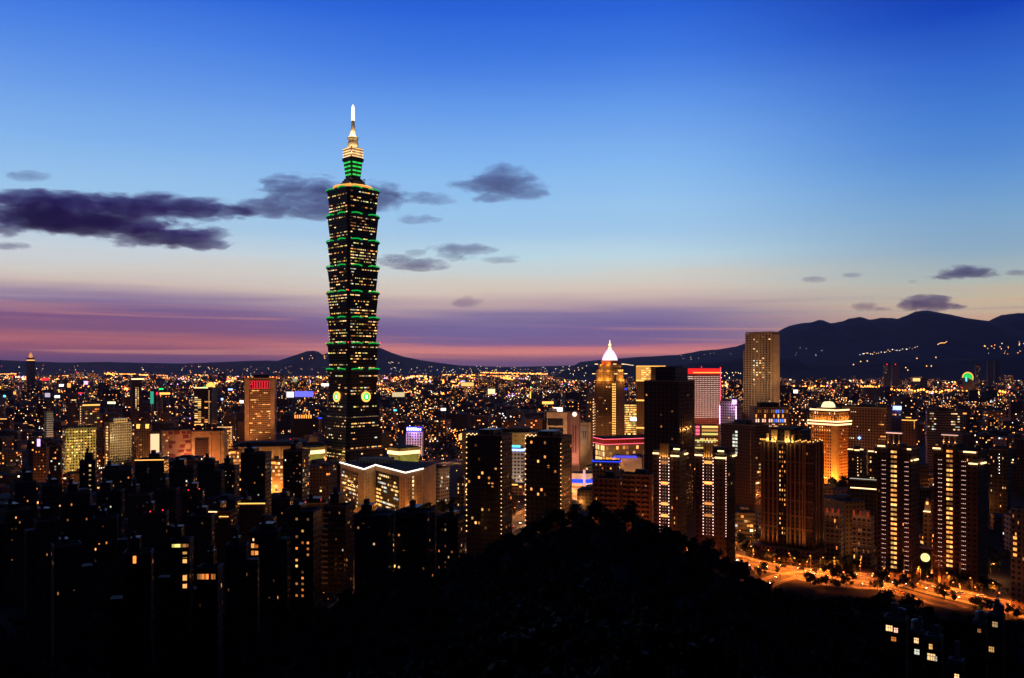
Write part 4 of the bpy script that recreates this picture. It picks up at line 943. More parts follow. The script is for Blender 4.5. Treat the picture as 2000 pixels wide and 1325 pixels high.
def dotted_tower():
    T = Tower('office_tower', 'pale tower dotted all over with white lamps under a glowing red roof band', 'tower', 1338, 1407, 722, 1400, .7, 24, vis=850)
    T.body(facade('rosy_panels', (.42, .2, .15), (.05, .03, .035), 3.2, 3.6, .5, .45), plant=False); w, d = T.w / 2, T.d / 2
    T.box('red_band', -w - .3, w + .3, -d - .5, d + .3, T.z(731), T.z(720), glow('red_glow_panel', (1, .02, .02), 1.1)); T.box('roof_light', -w - .4, w + .4, -d - 1, -d - .51, T.z(729), T.z(727), L['amber'])
    T.box('corner_neon', w - .2, w + .6, -d - .9, -d - .1, T.z(815), T.z(719), L['neon_pink']); T.beacon([(w, -d, T.z(718)), (-2, 0, T.z(717))], 1)
    m = MB()
    for j in range(21):
        z = T.z(815) + (T.z(736) - T.z(815)) * j / 20
        for i in range(17): m.ball((-w + 1.5 + (2 * w - 4) * i / 16, -d - .6, z), .62)
        for i in range(9): m.ball((-w - .6, -d + 1.5 + (2 * d - 3) * i / 8, z), .62)
    tag(m.build('lamp_dots', glow('rose_lamp', (1, .72, .6), 2.0), T.root), kind='stuff')
    T.flood((w * .3, -d - 60, 20), (w * .3, -d, 60), 5e4, (1, .28, .12), 80); T.flood((0, -d - 50, 30), (-w * .3, -d, 90), 3e4, (1, .4, .35), 80); T.done()
    T = Tower('store', 'low store with stacked yellow light bands and a red sign under the dotted tower', 'store', 1356, 1402, 832, 1150, .6, 4, vis=900)
    T.body(FA['grey'], plant=False); w, d = T.w / 2, T.d / 2
    for a, b in ((836, 832), (843, 839), (850, 846)): T.box('light_band', -w * .4, w, -d - .5, -d - .03, T.z(a), T.z(b), TONE['yellow'] if a < 850 else TONE['lime'])
    sg = T.box('sign', -w, -w * .55, -d - .6, -d - .03, T.z(852), T.z(832), surf('sign_red_backing', (.2, .01, .02)))
    for k in range(3): T.box('sign_letter', -w * .95, -w * .6, -d - .9, -d - .61, T.z(850) + k * 4.6, T.z(850) + k * 4.6 + 3.2, L['neon_pink'], sg)
    for k in range(6): T.box('light_band', -w, w, -d - .5, -d - .03, T.z(898) + k * 5, T.z(898) + k * 5 + 1.8, TONE['lime' if k % 2 else 'dim'])
    T.grid('F', 14, T.z(872), T.z(855), 4.5, p=.6, tones=('lime', 'yellow', 'dim', 'cool'), wf=.9, hf=.5); T.done()
    T = Tower('office_block', 'white office block edged with two violet neon tubes and a violet rooftop sign', 'office block', 1406, 1449, 785, 1290, .6, -30, vis=830)
    T.body(FA['white']); w, d = T.w / 2, T.d / 2
    T.box('neon_edge', -w - .5, -w + .5, -d - .9, -d - .1, T.z(830), T.z(793), glow('violet_tube', (1, .55, 1), 2.6)); T.box('neon_edge', w - .5, w + .5, -d - .9, -d - .1, T.z(830), T.z(793), glow('violet_tube', (1, .55, 1), 2.6))
    T.box('sign', w * .5, w * 1.05, -d - .6, -d + .5, T.h - 3, T.h + 3.2, L['sign_violet']); lamp_point(*T.wpt(w * .8, -d - 8, T.h - 8), 6000, (.8, .4, 1), .5)
    T.grid('F', 8, T.z(835), T.z(793), 3.9, p=.06, tones=('warm', 'dim')); T.flood((0, -d - 50, 20), (0, -d, T.h * .6), 3.2e4, (1, .55, .6), 70); T.done(20)
dotted_tower()
def beige_tower():
    T = Tower('office_tower', 'very tall beige tower of vertical ribs rising against the mountain', 'tower', 1457, 1521, 653, 1500, .65, -24, vis=800)
    wallm = facade('ribbed_beige_grid', (.44, .33, .19), (.05, .035, .03), 5.1, 4.1, .62, .62)
    T.body(wallm, plant=False); w, d = T.w / 2, T.d / 2
    m = MB(); n = 9
    for i in range(n): x = -w + 2 * w * i / (n - 1); m.box(x - .7, x + .7, -d - 1.4, -d - .01, 0, T.h + 2)
    for i in range(6): yv = -d + 2 * d * i / 5; m.box(w + .01, w + 1.4, yv - .9, yv + .9, 0, T.h + 2)
    m.build('rib', FA['plain'], T.root)
    T.box('side_wing', -w - 8, -w - .8, -d * .6, d * .8, -3, T.z(684), wallm); T.box('side_block', w + 1.5, w + 2.2, -d * .9, d * .9, 0, T.h, FA['plain'])
    T.box('roof_screen', -w - .6, w + .6, -d - .6, d + .6, T.h + 2.01, T.h + 4.5, FA['plain'])
    def f(i, j):
        if 2 <= i <= 5 and 14 <= j <= 21: return R.choice(('pale', 'yellow', 'cool')) if R.random() < .7 else None
        return R.choice(('pale', 'dim', 'pale')) if R.random() < (.30 if j > 9 else .05) and i in (2, 3, 4, 5, 7) and R.random() < .55 else None
    T.grid('F', 8, T.z(800), T.z(656), 4.2, fn=f, wf=.5, hf=.5); T.beacon([(0, -d - 1.7, T.z(740))], .8)
    for fx, fz, aim, p in ((0, 5, .25, 1.35e5), (-30, 60, .55, 1.25e5), (30, 60, .85, 1.5e5)): T.flood((fx, -d - 90, fz), (0, -d, T.h * aim), p, (1, .64, .36), 75)
    T.flood((w + 80, -d, 40), (w, 0, T.h * .5), 1.7e5, (1, .55, .25), 85); T.flood((w + 70, -d - 20, 90), (w, 0, T.h * .85), 1.4e5, (1, .52, .2), 75); T.done()
    T = Tower('department_store', 'store with blue and gold glowing slots in front of the tall beige tower', 'store', 1463, 1541, 797, 1130, .7, 14, vis=833)
    T.body(FA['brown'], plant=False); w, d = T.w / 2, T.d / 2; T.box('roof_house', -w * .6, w * .5, -d * .6, d * .6, T.h + .01, T.z(787), M['dark'])
    def g(i, j):
        if j == 2: return 'blue' if i in (9, 10, 12) else ('dim' if i % 3 else None)
        if j == 0: return 'blue' if i in (8, 9, 11, 12) else ('rose' if i % 3 != 2 else None)
        return 'warm' if i % 2 == 0 and R.random() < .8 else None
    T.grid('F', 15, T.z(826), T.z(799), 6.0, fn=g, wf=.6, hf=.7); T.grid('F', 20, T.z(834), T.z(827), 3, p=.5, tones=('warm', 'rose')); T.flood((w * .5, -d - 30, 10), (w * .5, -d, T.h), 3.2e4, (1, .5, .15), 90); T.done(40)
beige_tower()
def lower_centre():
    T = Tower('store', 'curved white store with a blue band and a pink lit mast', 'store', 1112, 1162, 924, 880, .6, -4, vis=955)
    w, d = T.w / 2, T.d / 2; m = MB()
    arc = [(-w + 2 * w * k / 10, -d - 5 * (1 - (2 * k / 10 - 1) ** 2)) for k in range(11)]; m.prism(arc + [(w, d), (-w, d)], -3, T.h, None, 0, True, False, 1); m.build('wall', [surf('store_white', (.6, .5, .45)), M['dark']], T.root)
    m = MB(); a2 = [(a, b - .4) for a, b in arc]; m.prism(a2 + [(a, b - .02) for a, b in reversed(arc)], T.h - 9.5, T.h - 6.0); m.build('blue_band', L['neon_blue'], T.root)
    m = MB(); a2 = [(a, b - .35) for a, b in arc]
    for k in range(3): m.prism(a2 + [(a, b - .02) for a, b in reversed(arc)], 3 + k * 5, 5.0 + k * 5)
    m.build('window_band', TONE['warm'], T.root)
    T.box('mast', w * .15, w * .15 + 2.2, -d - 6.5, -d - 5.4, 2, T.h + 4, glow('pink_mast_light', (1, .35, .4), 1.3)); T.flood((0, -d - 30, 3), (0, -d, T.h * .6), 3.5e4, (1, .55, .4), 110); T.done()
    T = Tower('store', 'low store under a violet blue glowing canopy with a starburst of lamps', 'store', 1196, 1258, 894, 1000, .6, -8, vis=912)
    T.body(FA['plain']); w, d = T.w / 2, T.d / 2
    m = MB(); m.prism([(-w, -d - 8), (w * .7, -d - 4), (w * .75, -d + 3), (-w, -d + 1)], T.h + .01, T.h + 2.2, [(-w + 3, -d - 7), (w * .6, -d - 3.5), (w * .6, -d + 2), (-w + 3, -d)]); m.build('canopy', glow('violet_canopy', (.12, .1, .9), .9), T.root)
    T.string('starburst_lamp', [(-w - 2 + R.uniform(-9, 9), -d - 9, T.h - 4 + R.uniform(-3, 4)) for _ in range(14)], .75, L['amber']); lamp_point(*T.wpt(-w, -d - 12, T.h - 2), 20000, (1, .4, .1), .5)
    T.flood((w * .5, -d - 25, 3), (w * .5, -d, T.h * .6), 2e4, (1, .5, .25), 100); T.done()
    T = Tower('office_block', 'low grey block whose flat roof is edged with a blue light line', 'building', 1157, 1212, 903, 780, .5, -8, vis=925)
    T.body(FA['grey'], plant=False); T.rim('neon_line', T.h + .2, .8, L['neon_blue']); T.grid('F', 12, T.z(925), T.z(905), 3.6, p=.1, tones=('cool', 'warm')); T.done()
    T = Tower('store', 'white box shop with a blue neon cap between the two dark towers', 'store', 996, 1026, 876, 960, .8, -14, vis=915)
    T.body(FA['white'], plant=False); T.rim('neon_line', T.h - 3, 2.4, L['sign_blue'], 'FR'); T.box('rooftop_sign', -T.w * .4, T.w * .3, -T.d / 2, -T.d / 2 + .6, T.h + .5, T.h + 3.5, L['cyan'])
    T.grid('F', 6, 2, 16, 5, p=.4, tones=('pale', 'yellow')); T.flood((0, -35, 2), (0, -8, 15), 2e4, (1, .75, .6), 90); T.done()
    T = Tower('apartment_block', 'brown apartment block with ranked balconies, topped by two roof boxes, above the tree line', 'apartment block', 1160, 1216, 938, 560, .6, -12, vis=1010)
    def apt(T):
        T.body(FA['brown']); w, d = T.w / 2, T.d / 2; nf = int(T.h / 3.2)
        for j in range(max(0, nf - 22), nf):
            for i in range(4): x = -w + 1.2 + i * (2 * w - 2) / 4; T.one('balcony', x, x + (2 * w - 2) / 4 * .55, -d - 1.1, -d - .01, j * 3.2 + .3, j * 3.2 + 1.3, surf('balcony_tile', (.26, .17, .11)))
        T.grid('F', 9, T.z(1020), T.h - 1, 3.2, p=.07, tones=('warm', 'pale', 'dim', 'dull'), wf=.4, hf=.45)
        T.grid('R', 5, T.z(1020), T.h - 1, 3.2, p=.06, tones=('warm', 'dim', 'dull'), wf=.4, hf=.45)
        T.flood((0, -d - 45, 4), (0, -d, T.h * .5), 2.6e4, (1, .24, .06), 90); T.done()
    apt(T); T = Tower('apartment_block', 'brown apartment block with ranked balconies beside the first lamp ribbed tower', 'apartment block', 1214, 1277, 930, 575, .6, -8, vis=1020); apt(T)
    # the two towers with lamp-studded ribs
    for (a, b, py, D, rib, lab) in ((1276, 1341, 884, 560, (1292, 1311), 'dark residential tower with a lamp studded central rib, just beneath the black tower'), (1358, 1436, 888, 570, (1377, 1398), 'dark residential tower with lamp studded rib and a second lamp line at its edge')):
        T = Tower('residential_tower', lab, 'residential tower', a, b, py, D, .8, -20, vis=1045); T.body(FA['darkbrown'], plant=False); w, d = T.w / 2, T.d / 2
        def u(px): return -w + (px - a) / (b - a) * (2 * w * .98 + 2 * d * .35) * .93
        u0, u1 = u(rib[0]), u(rib[1]); rb = T.box('central_rib', u0, u1, -d - 1.2, -d - .01, -3, T.z(870), FA['darkbrown']); zt = T.z(870)
        for k in range(4): x = u0 + (u1 - u0) * (k + .5) / 4; T.box('crown_fin', x - .55, x + .55, -d - 2.2, -d - 1.21, T.z(893), zt + 1, M['gold_stone'], rb); lamp_point(*T.wpt(x, -d - 3.4, T.z(894)), 260, (1, .55, .18), .15)
        for sx, ex, pz in ((-w, u0 - 1, T.h - 1.5), (u1 + 1, w, T.h - 2.5), (u1 + 3, u1 + 7, T.h + 2)): T.box('ledge_light', sx, ex, -d - 1.2, -d - .3, pz, pz + .9, L['warm_white'])
        T.box('ledge_light', w + .3, w + 1.1, d * .2, d, T.h - 2, T.h - 1.1, L['warm_white']); T.box('roof_house', -w * .5, w * .7, -d * .5, d * .6, T.h + .01, T.h + 4, M['dark'])
        n = 26; zb = T.z(1045)
        for x in (u0, u1): T.string('lamp_string', [(x, -d - 1.6, zb + (T.z(895) - zb) * k / (n - 1)) for k in range(n)], .45, L['string_pink'])
        m = MB()
        for k in range(n):
            for q in (.35, .65): m.ball((u0 + (u1 - u0) * q, -d - 1.5, zb + (T.z(895) - zb) * k / (n - 1)), .17)
        m.build('rib_lamps', L['string_pink'], rb)
        if a > 1300: T.string('lamp_string', [(w - .1, -d - .8, zb + (T.z(892) - zb) * k / 29) for k in range(30)], .36, L['string_pink'])
        for k in (2, 9, 16, 20): z = T.z(895) - (T.z(895) - zb) * k / 26; T.box('lit_landing', u0 + .7, u1 - .7, -d - 1.5, -d - 1.21, z, z + 1.8, TONE['warm'], rb)
        T.grid('F', 10, T.z(1045), T.h - 2, 3.3, p=.05, tones=('warm', 'yellow', 'dull', 'dull'), wf=.4); T.grid('R', 6, T.z(1045), T.h - 2, 3.3, p=.03, tones=('warm', 'dim', 'dull'), wf=.4)
        T.flood((0, -d - 30, 2), (0, -d, T.h * .4), 2.4e4, (1, .19, .035), 100); T.done()
    T = Tower('office_block', 'broad dark office block with a lit stair strip, behind the fluted tower', 'office block', 1408, 1502, 832, 850, .6, -34, vis=1000)
    T.body(FA['darkbrown'], plant=True); w, d = T.w / 2, T.d / 2
    T.grid('F', 12, T.z(890), T.z(842), 3.5, fn=lambda i, j: 'cool' if i in (4, 5) and R.random() < .7 else None, wf=.8, hf=.6); T.grid('R', 8, T.z(960), T.z(862), 3.6, p=.45, run=.6, tones=('pale', 'dim', 'warm'), wf=.95, hf=.5); T.col_lights('F', w * .75, T.z(960), T.z(842), 26, .4, TONE['dim']); T.done()
lower_centre()
def fluted_tower():
    T = Tower('residential_tower', 'broad fluted tower with uplit columns at its foot and a bright lit crown', 'residential tower', 1486, 1608, 866, 610, .55, -22, vis=1075)
    T.body(FA['darkbrown'], plant=False); w, d = T.w / 2, T.d / 2
    T.box('recess', -w * .3, w * .02, -d - .12, -d - .02, 10, T.h - .5, FA['black'])
    xs = [-w + .8, -w * .86, -w * .68, -w * .5, -w * .33, w * .06, w * .18, w * .36, w * .54, w * .66, w * .74]; bz = T.z(1060)
    for x in xs:
        f = T.box('flute', x - .45, x + .45, -d - 1.1, -d - .13, bz - 2, T.h - 1, M['bronze']); T.flood((x, -d - 2.3, bz - 1.5), (x, -d - .6, bz + 12), 5200, (1, .42, .09), 34, .5)
    for yv in (-d * .5, d * .05, d * .8): f = T.box('flute', w + .05, w + 1.0, yv - .45, yv + .45, bz - 2, T.h - 1, M['bronze']); T.flood((w + 2.3, yv, bz - 1.5), (w + .6, yv, bz + 12), 5200, (1, .42, .09), 34, .5)
    for py in (905, 944, 980, 1010, 1035): m = MB(); m.box(-w - .05, -w * .31, -d - .5, -d - .03, T.z(py), T.z(py) + .7); m.box(w * .03, w + .5, -d - .5, -d - .03, T.z(py), T.z(py) + .7); m.build('string_course', M['bronze'], T.root)
    m = MB(); m.box(-w * .6, w * .55, -d * .7, d * .7, T.h + .01, T.z(842)); cr = m.build('crown', FA['darkbrown'], T.root)
    for x in (-w * .72, -w * .52, -w * .40, w * .0, w * .10, w * .26): T.box('crown_column', x - .8, x + .8, -d - .6, -d + .8, T.h + .01, T.z(842) if abs(x + w * .2) < w * .35 else T.z(850), surf('crown_stone', (.5, .36, .18)), cr); lamp_point(*T.wpt(x, -d - 2.2, T.h + 1.2), 650, (1, .6, .2), .2)
    T.box('crown_roof', -w * .6, w * .3, -d - .8, d * .6, T.z(842) + .01, T.z(838), M['dark'], cr)
    T.string('parapet_lamp', [(w * .4 + i * w * .075, -d - .6, T.h + 1.2 + (i % 3) * .5) for i in range(8)] + [(-w + i * w * .07, -d - .6, T.h + 1.4) for i in range(4)] + [(w + .6, -d + i * d * .4, T.h + 1.5 + (i % 2)) for i in range(5)], .6, L['gold'])
    T.grid('F', 3, T.z(1050), T.h - 2, 3.3, p=.62, tones=('warm', 'pale', 'dim'), wf=.35, hf=.45, u0=-w * .28, u1=0, off=.2); T.grid('F', 9, T.z(1050), T.h - 2, 3.3, p=.035, tones=('warm', 'dull'), wf=.3, u0=w * .05, u1=w * .95)
    T.box('podium', -w - 3, w + 3, -d - 6, d, -3, T.z(1072), FA['brown'])
    T.flood((0, -d - 60, 3), (0, -d, T.h * .5), 3.0e4, (1, .19, .035), 90); T.flood((w + 40, -d - 30, 3), (w, 0, T.h * .5), 3e4, (1, .32, .1), 90); T.done()
fluted_tower()
# ---------------------------------------------------------------- right part
def golden_block():
    T = Tower('government_building', 'golden floodlit block with a glowing low dome and two bright cornices', 'building', 1584, 1657, 806, 1000, .75, -32, vis=900)
    T.body(FA['gold'], plant=False, parapet=False); w, d = T.w / 2, T.d / 2
    for py, o, th in ((801, .6, 1.2), (823, 2.6, 1.4), (829, 2.4, 1.4)):
        T.box('cornice', -w - o, w + o, -d - o, d + o, T.z(py) - th, T.z(py), M['gold_stone']); m = MB(); z = T.z(py) + .01
        m.box(-w - o - .5, w + o + .5, -d - o - .5, -d - o - .01, z - 1, z + .7); m.box(w + o + .01, w + o + .5, -d - o, d + o, z - 1, z + .7); m.build('cornice_light', glow('cornice_lamp', (1, .6, .28), 2.4), T.root)
    T.box('attic', -w * .7, w * .5, -d * .7, d * .6, T.h + .01, T.z(797), M['gold_stone'])
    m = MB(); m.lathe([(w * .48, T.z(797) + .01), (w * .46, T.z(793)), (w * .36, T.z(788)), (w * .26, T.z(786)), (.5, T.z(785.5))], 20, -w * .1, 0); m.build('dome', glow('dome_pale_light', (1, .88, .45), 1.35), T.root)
    m = MB()
    for i in range(11): x = -w + 2 * w * i / 10; m.box(x - .5, x + .5, -d - .8, -d - .02, T.z(822), T.z(813))
    for i in range(7): yv = -d + 2 * d * i / 6; m.box(w + .02, w + .8, yv - .5, yv + .5, T.z(822), T.z(813))
    m.build('pilaster', M['gold_stone'], T.root)
    m = MB(); m.box(w * .62, w + 1, -d - 1, -d * .7, 0, T.z(831)); m.build('corner_pier', M['gold_stone'], T.root)
    T.grid('F', 10, T.z(905), T.z(832), 3.6, fn=lambda i, j: R.choice(('yellow', 'pale', 'warm')) if R.random() < (.55 if j > 9 else .16) else None, wf=.42, hf=.42); T.grid('R', 8, T.z(905), T.z(832), 3.6, p=.1, tones=('pale', 'warm'), wf=.4, hf=.4); T.grid('F', 10, T.z(812), T.z(803), 3.6, p=.5, tones=('pale', 'warm'), wf=.4)
    T.flood((0, -d - 26, 1), (0, -d, T.h * .3), 1.5e5, (1, .27, .03), 110); T.flood((w + 26, 0, 1), (w, 0, T.h * .3), 1.5e5, (1, .27, .03), 110); T.flood((w + 4, -d - 8, 2), (w, -d, 16), 4e4, (1, .6, .1), 90)
    T.flood((-w * .4, -d - 60, 10), (0, -d, T.h * .8), 5e4, (1, .42, .1), 60)
    for x in (-w * .6, 0, w * .6): lamp_point(*T.wpt(x, -d - 4, T.z(823) + 2), 2600, (1, .4, .08), .4); lamp_point(*T.wpt(w + 4, x * .7, T.z(823) + 2), 2600, (1, .4, .08), .4)
    T.done(100)
    T = Tower('hotel', 'large brown block with an even grid of dark windows beside the golden domed block', 'hotel', 1645, 1741, 797, 1080, .45, -14, vis=885)
    T.body(FA['bronzegrid']); w, d = T.w / 2, T.d / 2; T.rim('roof_edge_light', T.h - .5, .7, TONE['dim'], 'F'); T.grid('F', 22, T.z(890), T.z(803), 3.7, p=.16, run=.72, tones=('dim', 'warm', 'pale', 'dim'), wf=.5, hf=.4)
    m = MB(); m.ball((-w * .2, -d - 2, T.z(857)), 2.2); m.build('blue_lamp', L['sign_blue'], T.root); T.flood((0, -d - 60, 5), (0, -d, T.h * .5), 4.5e4, (1, .42, .16), 100); T.done(60)
    T = Tower('office_block', 'dark block with a glaring blue white sign on its roof', 'office block', 1733, 1764, 802, 1250, .7, -10, vis=840)
    T.body(FA['black'], plant=False); s = T.box('sign', -T.w * .1, T.w * .5, -T.d / 2, -T.d / 2 + .6, T.h + 1, T.h + 6.5, L['sign_blue']); lamp_point(*T.wpt(T.w * .2, -T.d / 2 - 7, T.h + 2), 15000, (.3, .3, 1), 1); T.grid('F', 6, T.z(840), T.h - 1, 3.5, p=.15, tones=('cool', 'warm')); T.done()
    T = Tower('temple_hall', 'small block with a stepped lit roof and a light column at its corner', 'building', 1762, 1790, 822, 1000, .8, -12, vis=836)
    T.body(FA['brown'], plant=False); w, d = T.w / 2, T.d / 2; T.rim('roof_edge_light', T.h, .9, L['gold'], 'FR'); T.box('upper_roof', -w * .5, w * .4, -d * .5, d * .5, T.h + 1, T.h + 4, FA['brown']); T.box('roof_light', -w * .5, w * .4, -d * .5 - .6, -d * .5 - .02, T.h + 3.2, T.h + 4, L['gold']); T.col_lights('F', w, T.z(836), T.h - 1, 6, .5, L['gold']); T.done()
    T = Tower('office_slab', 'pale bluish slab with two lit ends among the dark blocks', 'building', 1808, 1880, 804, 1120, .4, 6, vis=840)
    T.body(facade('bluish_slab', (.24, .24, .30), (.03, .03, .045), 3.2, 3.4, .9, .45)); T.grid('F', 16, T.z(842), T.z(806), 3.4, fn=lambda i, j: R.choice(('pale', 'cool', 'dim')) if i in (0, 1, 2, 3, 11, 12, 13, 14) and R.random() < .42 else None, wf=.95, hf=.4); T.flood((0, -50, 10), (0, -8, 35), 2.2e4, (.75, .75, 1), 100); T.done(40)
    # low residential blocks with lit ledges
    for a, b, py, D, lab in ((1656, 1692, 880, 760, 'dark flats with broken bright ledges on the roof in front of the golden block'), (1696, 1732, 884, 740, 'dark flats with two bright roof ledges beside the wide window tower')):
        T = Tower('residential_tower', lab, 'residential tower', a, b, py, D, .8, -14, vis=935); T.body(FA['black'], plant=False); w, d = T.w / 2, T.d / 2
        T.box('roof_house', -w * .3, w * .4, -d * .4, d * .4, T.h + .01, T.h + 4, FA['black'])
        for x0, x1, z in ((-w, -w * .3, .2), (-w * .1, w * .5, -.3), (w * .6, w, .6)): T.box('ledge_light', x0, x1, -d - 1, -d - .2, T.h + z, T.h + z + .9, L['warm_white'])
        T.col_lights('F', w * .3, T.z(940), T.z(py + 14), 9, .4, L['string']); T.grid('F', 5, T.z(940), T.h - 3, 3.4, p=.16, tones=('warm', 'dim', 'pale'), wf=.5); T.done()
    T = Tower('school_block', 'flat dark hall crossed by one thin white light line', 'building', 1660, 1716, 940, 680, .5, -10, vis=975)
    T.body(FA['black'], plant=False); T.box('roof_edge', -T.w / 2, T.w / 2, -T.d / 2 - .6, -T.d / 2 - .15, T.h + 1.2, T.h + 1.5, TONE['cool']); T.box('light_line', -T.w * .48, T.w * .5, -T.d / 2 - .5, -T.d / 2 - .05, T.z(956), T.z(956) + .8, L['warm_white']); T.done()
golden_block()
def window_twins():
    for a, b, py, D, c0, lab in ((1712, 1796, 878, 545, 1750, 'dark twin tower with a ladder of big yellow stair windows, nearest the fluted tower'), (1823, 1930, 884, 535, 1859, 'dark twin tower with a ladder of stair windows, right of the clock tower')):
        T = Tower('residential_tower', lab, 'residential tower', a, b, py, D, .75, -18, vis=1125); T.body(FA['darkbrown'], plant=False); w, d = T.w / 2, T.d / 2
        def u(px): return -w + (px - a) / (b - a) * (2 * w * .98 + 2 * d * .3) * .95
        uc = u(c0); zc = T.z(845 if a < 1800 else 850)
        core = T.box('stair_core', uc - 4.2, uc + 4.2, -d - 1.0, d * .3, -3, T.z(868), FA['darkbrown'])
        cp = T.box('crown_roof', uc - 4.6, uc + 5.2, -d - 1.6, -d + 5, zc - .8, zc, M['stone'], core); T.box('crown_light', uc - 4.6, uc + 5.2, -d - 1.9, -d - 1.61, zc - .8, zc - .2, TONE['rose'], core)
        for x in (uc - 3.4, uc - .2, uc + 3.2): T.box('crown_column', x - .4, x + .4, -d - 1.3, -d - .5, T.z(868) + .01, zc - .81, M['gold_stone'], core); lamp_point(*T.wpt(x, -d - 2.2, T.z(868) + .6), 120, (1, .5, .15), .12)
        for x0, x1, pz in ((uc - 10, uc - 5.5, 1), (uc + 8, uc + 15, 0), (uc + 11, w, -7)): T.box('ledge_light', x0, min(x1, w), -d - 1.2, -d - .4, T.h + pz, T.h + pz + .8, L['warm_white'])
        T.box('ledge_light', w + .4, w + 1.2, -d * .6, d * .3, T.h - 7, T.h - 6.2, L['warm_white'])
        n = 25; zb, zt = T.z(1112), T.z(886)
        for k in range(n):
            z = zb + (zt - zb) * k / (n - 1)
            if k in (22,) or (a > 1800 and k in (21, 13, 15)): tn = 'dim'
            else: tn = R.choice(('warm', 'yellow', 'yellow'))
            for q in (-.95, .95): T.win('F', uc + q, z, 1.7, 1.5, tn, 1.06)
        for px in (1728, 1776) if a < 1800 else (1838, 1888):
            x = u(px); T.string('lamp_dots', [(x + q, -d - .6, zb + (T.z(902) - zb) * k / 23) for k in range(24) for q in (-.9, 0, .9)], .21, L['string_pink'])
        T.grid('F', 12, T.z(1110), T.h - 3, 3.3, p=.02, tones=('warm', 'dim', 'dull'), wf=.3)
        for x in (uc - 6, uc + 6): T.box('uplit_pier', x - .5, x + .5, -d - 1.2, -d - .02, -2, 16, M['gold_stone']); lamp_point(*T.wpt(x, -d - 2.5, .8), 330, (1, .42, .1), .15)
        T.flood((0, -d - 40, 3), (0, -d, T.h * .4), 2.0e4, (1, .18, .035), 100); T.done()
    # clock tower and gate
    T = Tower('clock_tower', 'slender dim tower with a lit pointed belfry between the two stair window towers', 'tower', 1803, 1821, 1000, 590, 1.0, -10, vis=1070)
    T.body(FA['brown'], parapet=False, plant=False); w, d = T.w / 2, T.d / 2
    T.box('belfry', -w * .7, w * .7, -d * .7, d * .7, T.h + .01, T.z(984), M['stone']); m = MB(); m.lathe([(w * .6, T.z(984) + .01), (w * .5, T.z(980)), (.15, T.z(972))], 8); m.build('spire', M['stone'], T.root)
    T.box('belfry_lamp', -.7, .7, -d * .7 - .6, -d * .7 - .02, T.z(986), T.z(981), L['gold']); T.box('ledge_light', -w * .9, w * .9, -d - .7, -d - .05, T.h - .2, T.h + .5, L['warm_white']); lamp_point(*T.wpt(0, -d - 5, T.h - 8), 260, (1, .5, .2), .2); T.done()
    T = Tower('gate_arch', 'stone gate with a large round yellow lit disc between the stair window towers', 'gate', 1791, 1825, 1073, 565, .35, -6, vis=1110)
    w, d = T.w / 2, T.d / 2; T.body(FA['darkbrown'], parapet=False, plant=False); T.box('cornice', -w - .5, w + .5, -d - .5, d + .5, T.h + .01, T.h + .9, M['stone']); r = 2.9; zc = T.z(1090)
    m = MB(); m.quad([(r * math.cos(q), -d - .4, zc + r * math.sin(q)) for q in [2 * math.pi * k / 28 for k in range(28)]]); ds = m.build('round_window', glow('disc_yellow', (1, .82, .3), 1.6), T.root)
    for r0, r1 in ((2.8, 3.15), (1.5, 1.75), (.7, .85)):
        m = MB()
        for k in range(28):
            q0, q1 = 2 * math.pi * k / 28, 2 * math.pi * (k + 1) / 28; m.quad([(r0 * math.cos(q0), -d - .5, zc + r0 * math.sin(q0)), (r1 * math.cos(q0), -d - .5, zc + r1 * math.sin(q0)), (r1 * math.cos(q1), -d - .5, zc + r1 * math.sin(q1)), (r0 * math.cos(q1), -d - .5, zc + r0 * math.sin(q1))])
        m.build('tracery', M['gold_stone'], ds)
    T.box('gateway', -w * .45, w * .45, -d - .1, -d - .02, 0, 6.5, M['dark'])
    for x in (-w * .8, w * .8): T.box('pier', x - .6, x + .6, -d - .8, -d - .02, 0, T.h - 1, M['gold_stone']); lamp_point(*T.wpt(x, -d - 2, .8), 300, (1, .5, .12), .15)
    T.done()
    for a, b, py, D, lab in ((1612, 1648, 1006, 600, 'low stepped flats with bright string courses beside the fluted tower'), (1664, 1708, 1012, 590, 'low stepped flats with red brick roof posts beside the wide window tower')):
        T = Tower('apartment_block', lab, 'apartment block', a, b, py, D, .7, -16, vis=1075); T.body(FA['grey']); w, d = T.w / 2, T.d / 2
        for j in range(5): T.box('string_course', -w - .2, w + .2, -d - .6, -d - .03, T.h - 5 - j * 4.6, T.h - 4.6 - j * 4.6, M['stone'])
        for x in (-w * .8, -w * .1, w * .7): T.box('roof_post', x - .6, x + .6, -d, -d + 1.2, T.h + 1.11, T.h + 4.4, surf('red_brick', (.4, .12, .06))); lamp_point(*T.wpt(x, -d - 1.6, T.h + 2.0), 160, (1, .3, .1), .1)
        T.grid('F', 7, 3, T.h - 2, 4.6, p=.12, tones=('warm', 'dim'), wf=.5, hf=.5); T.done()
    T = Tower('apartment_block', 'brown flats with warm corner windows at the very edge of the photo', 'apartment block', 1974, 2040, 1000, 480, .8, -30, vis=1090); T.body(FA['brown'])
    T.grid('F', 8, T.z(1100), T.h - 2, 3.3, p=.10, tones=('warm', 'dim', 'orange'), wf=.5); T.grid('F', 1, T.z(1095), T.z(1050), 3.3, p=.8, tones=('warm',), u0=-T.w / 2 + 1, u1=-T.w / 2 + 4, off=.09); T.flood((-10, -40, 2), (0, -10, 18), 1.3e4, (1, .35, .1), 100); T.done()
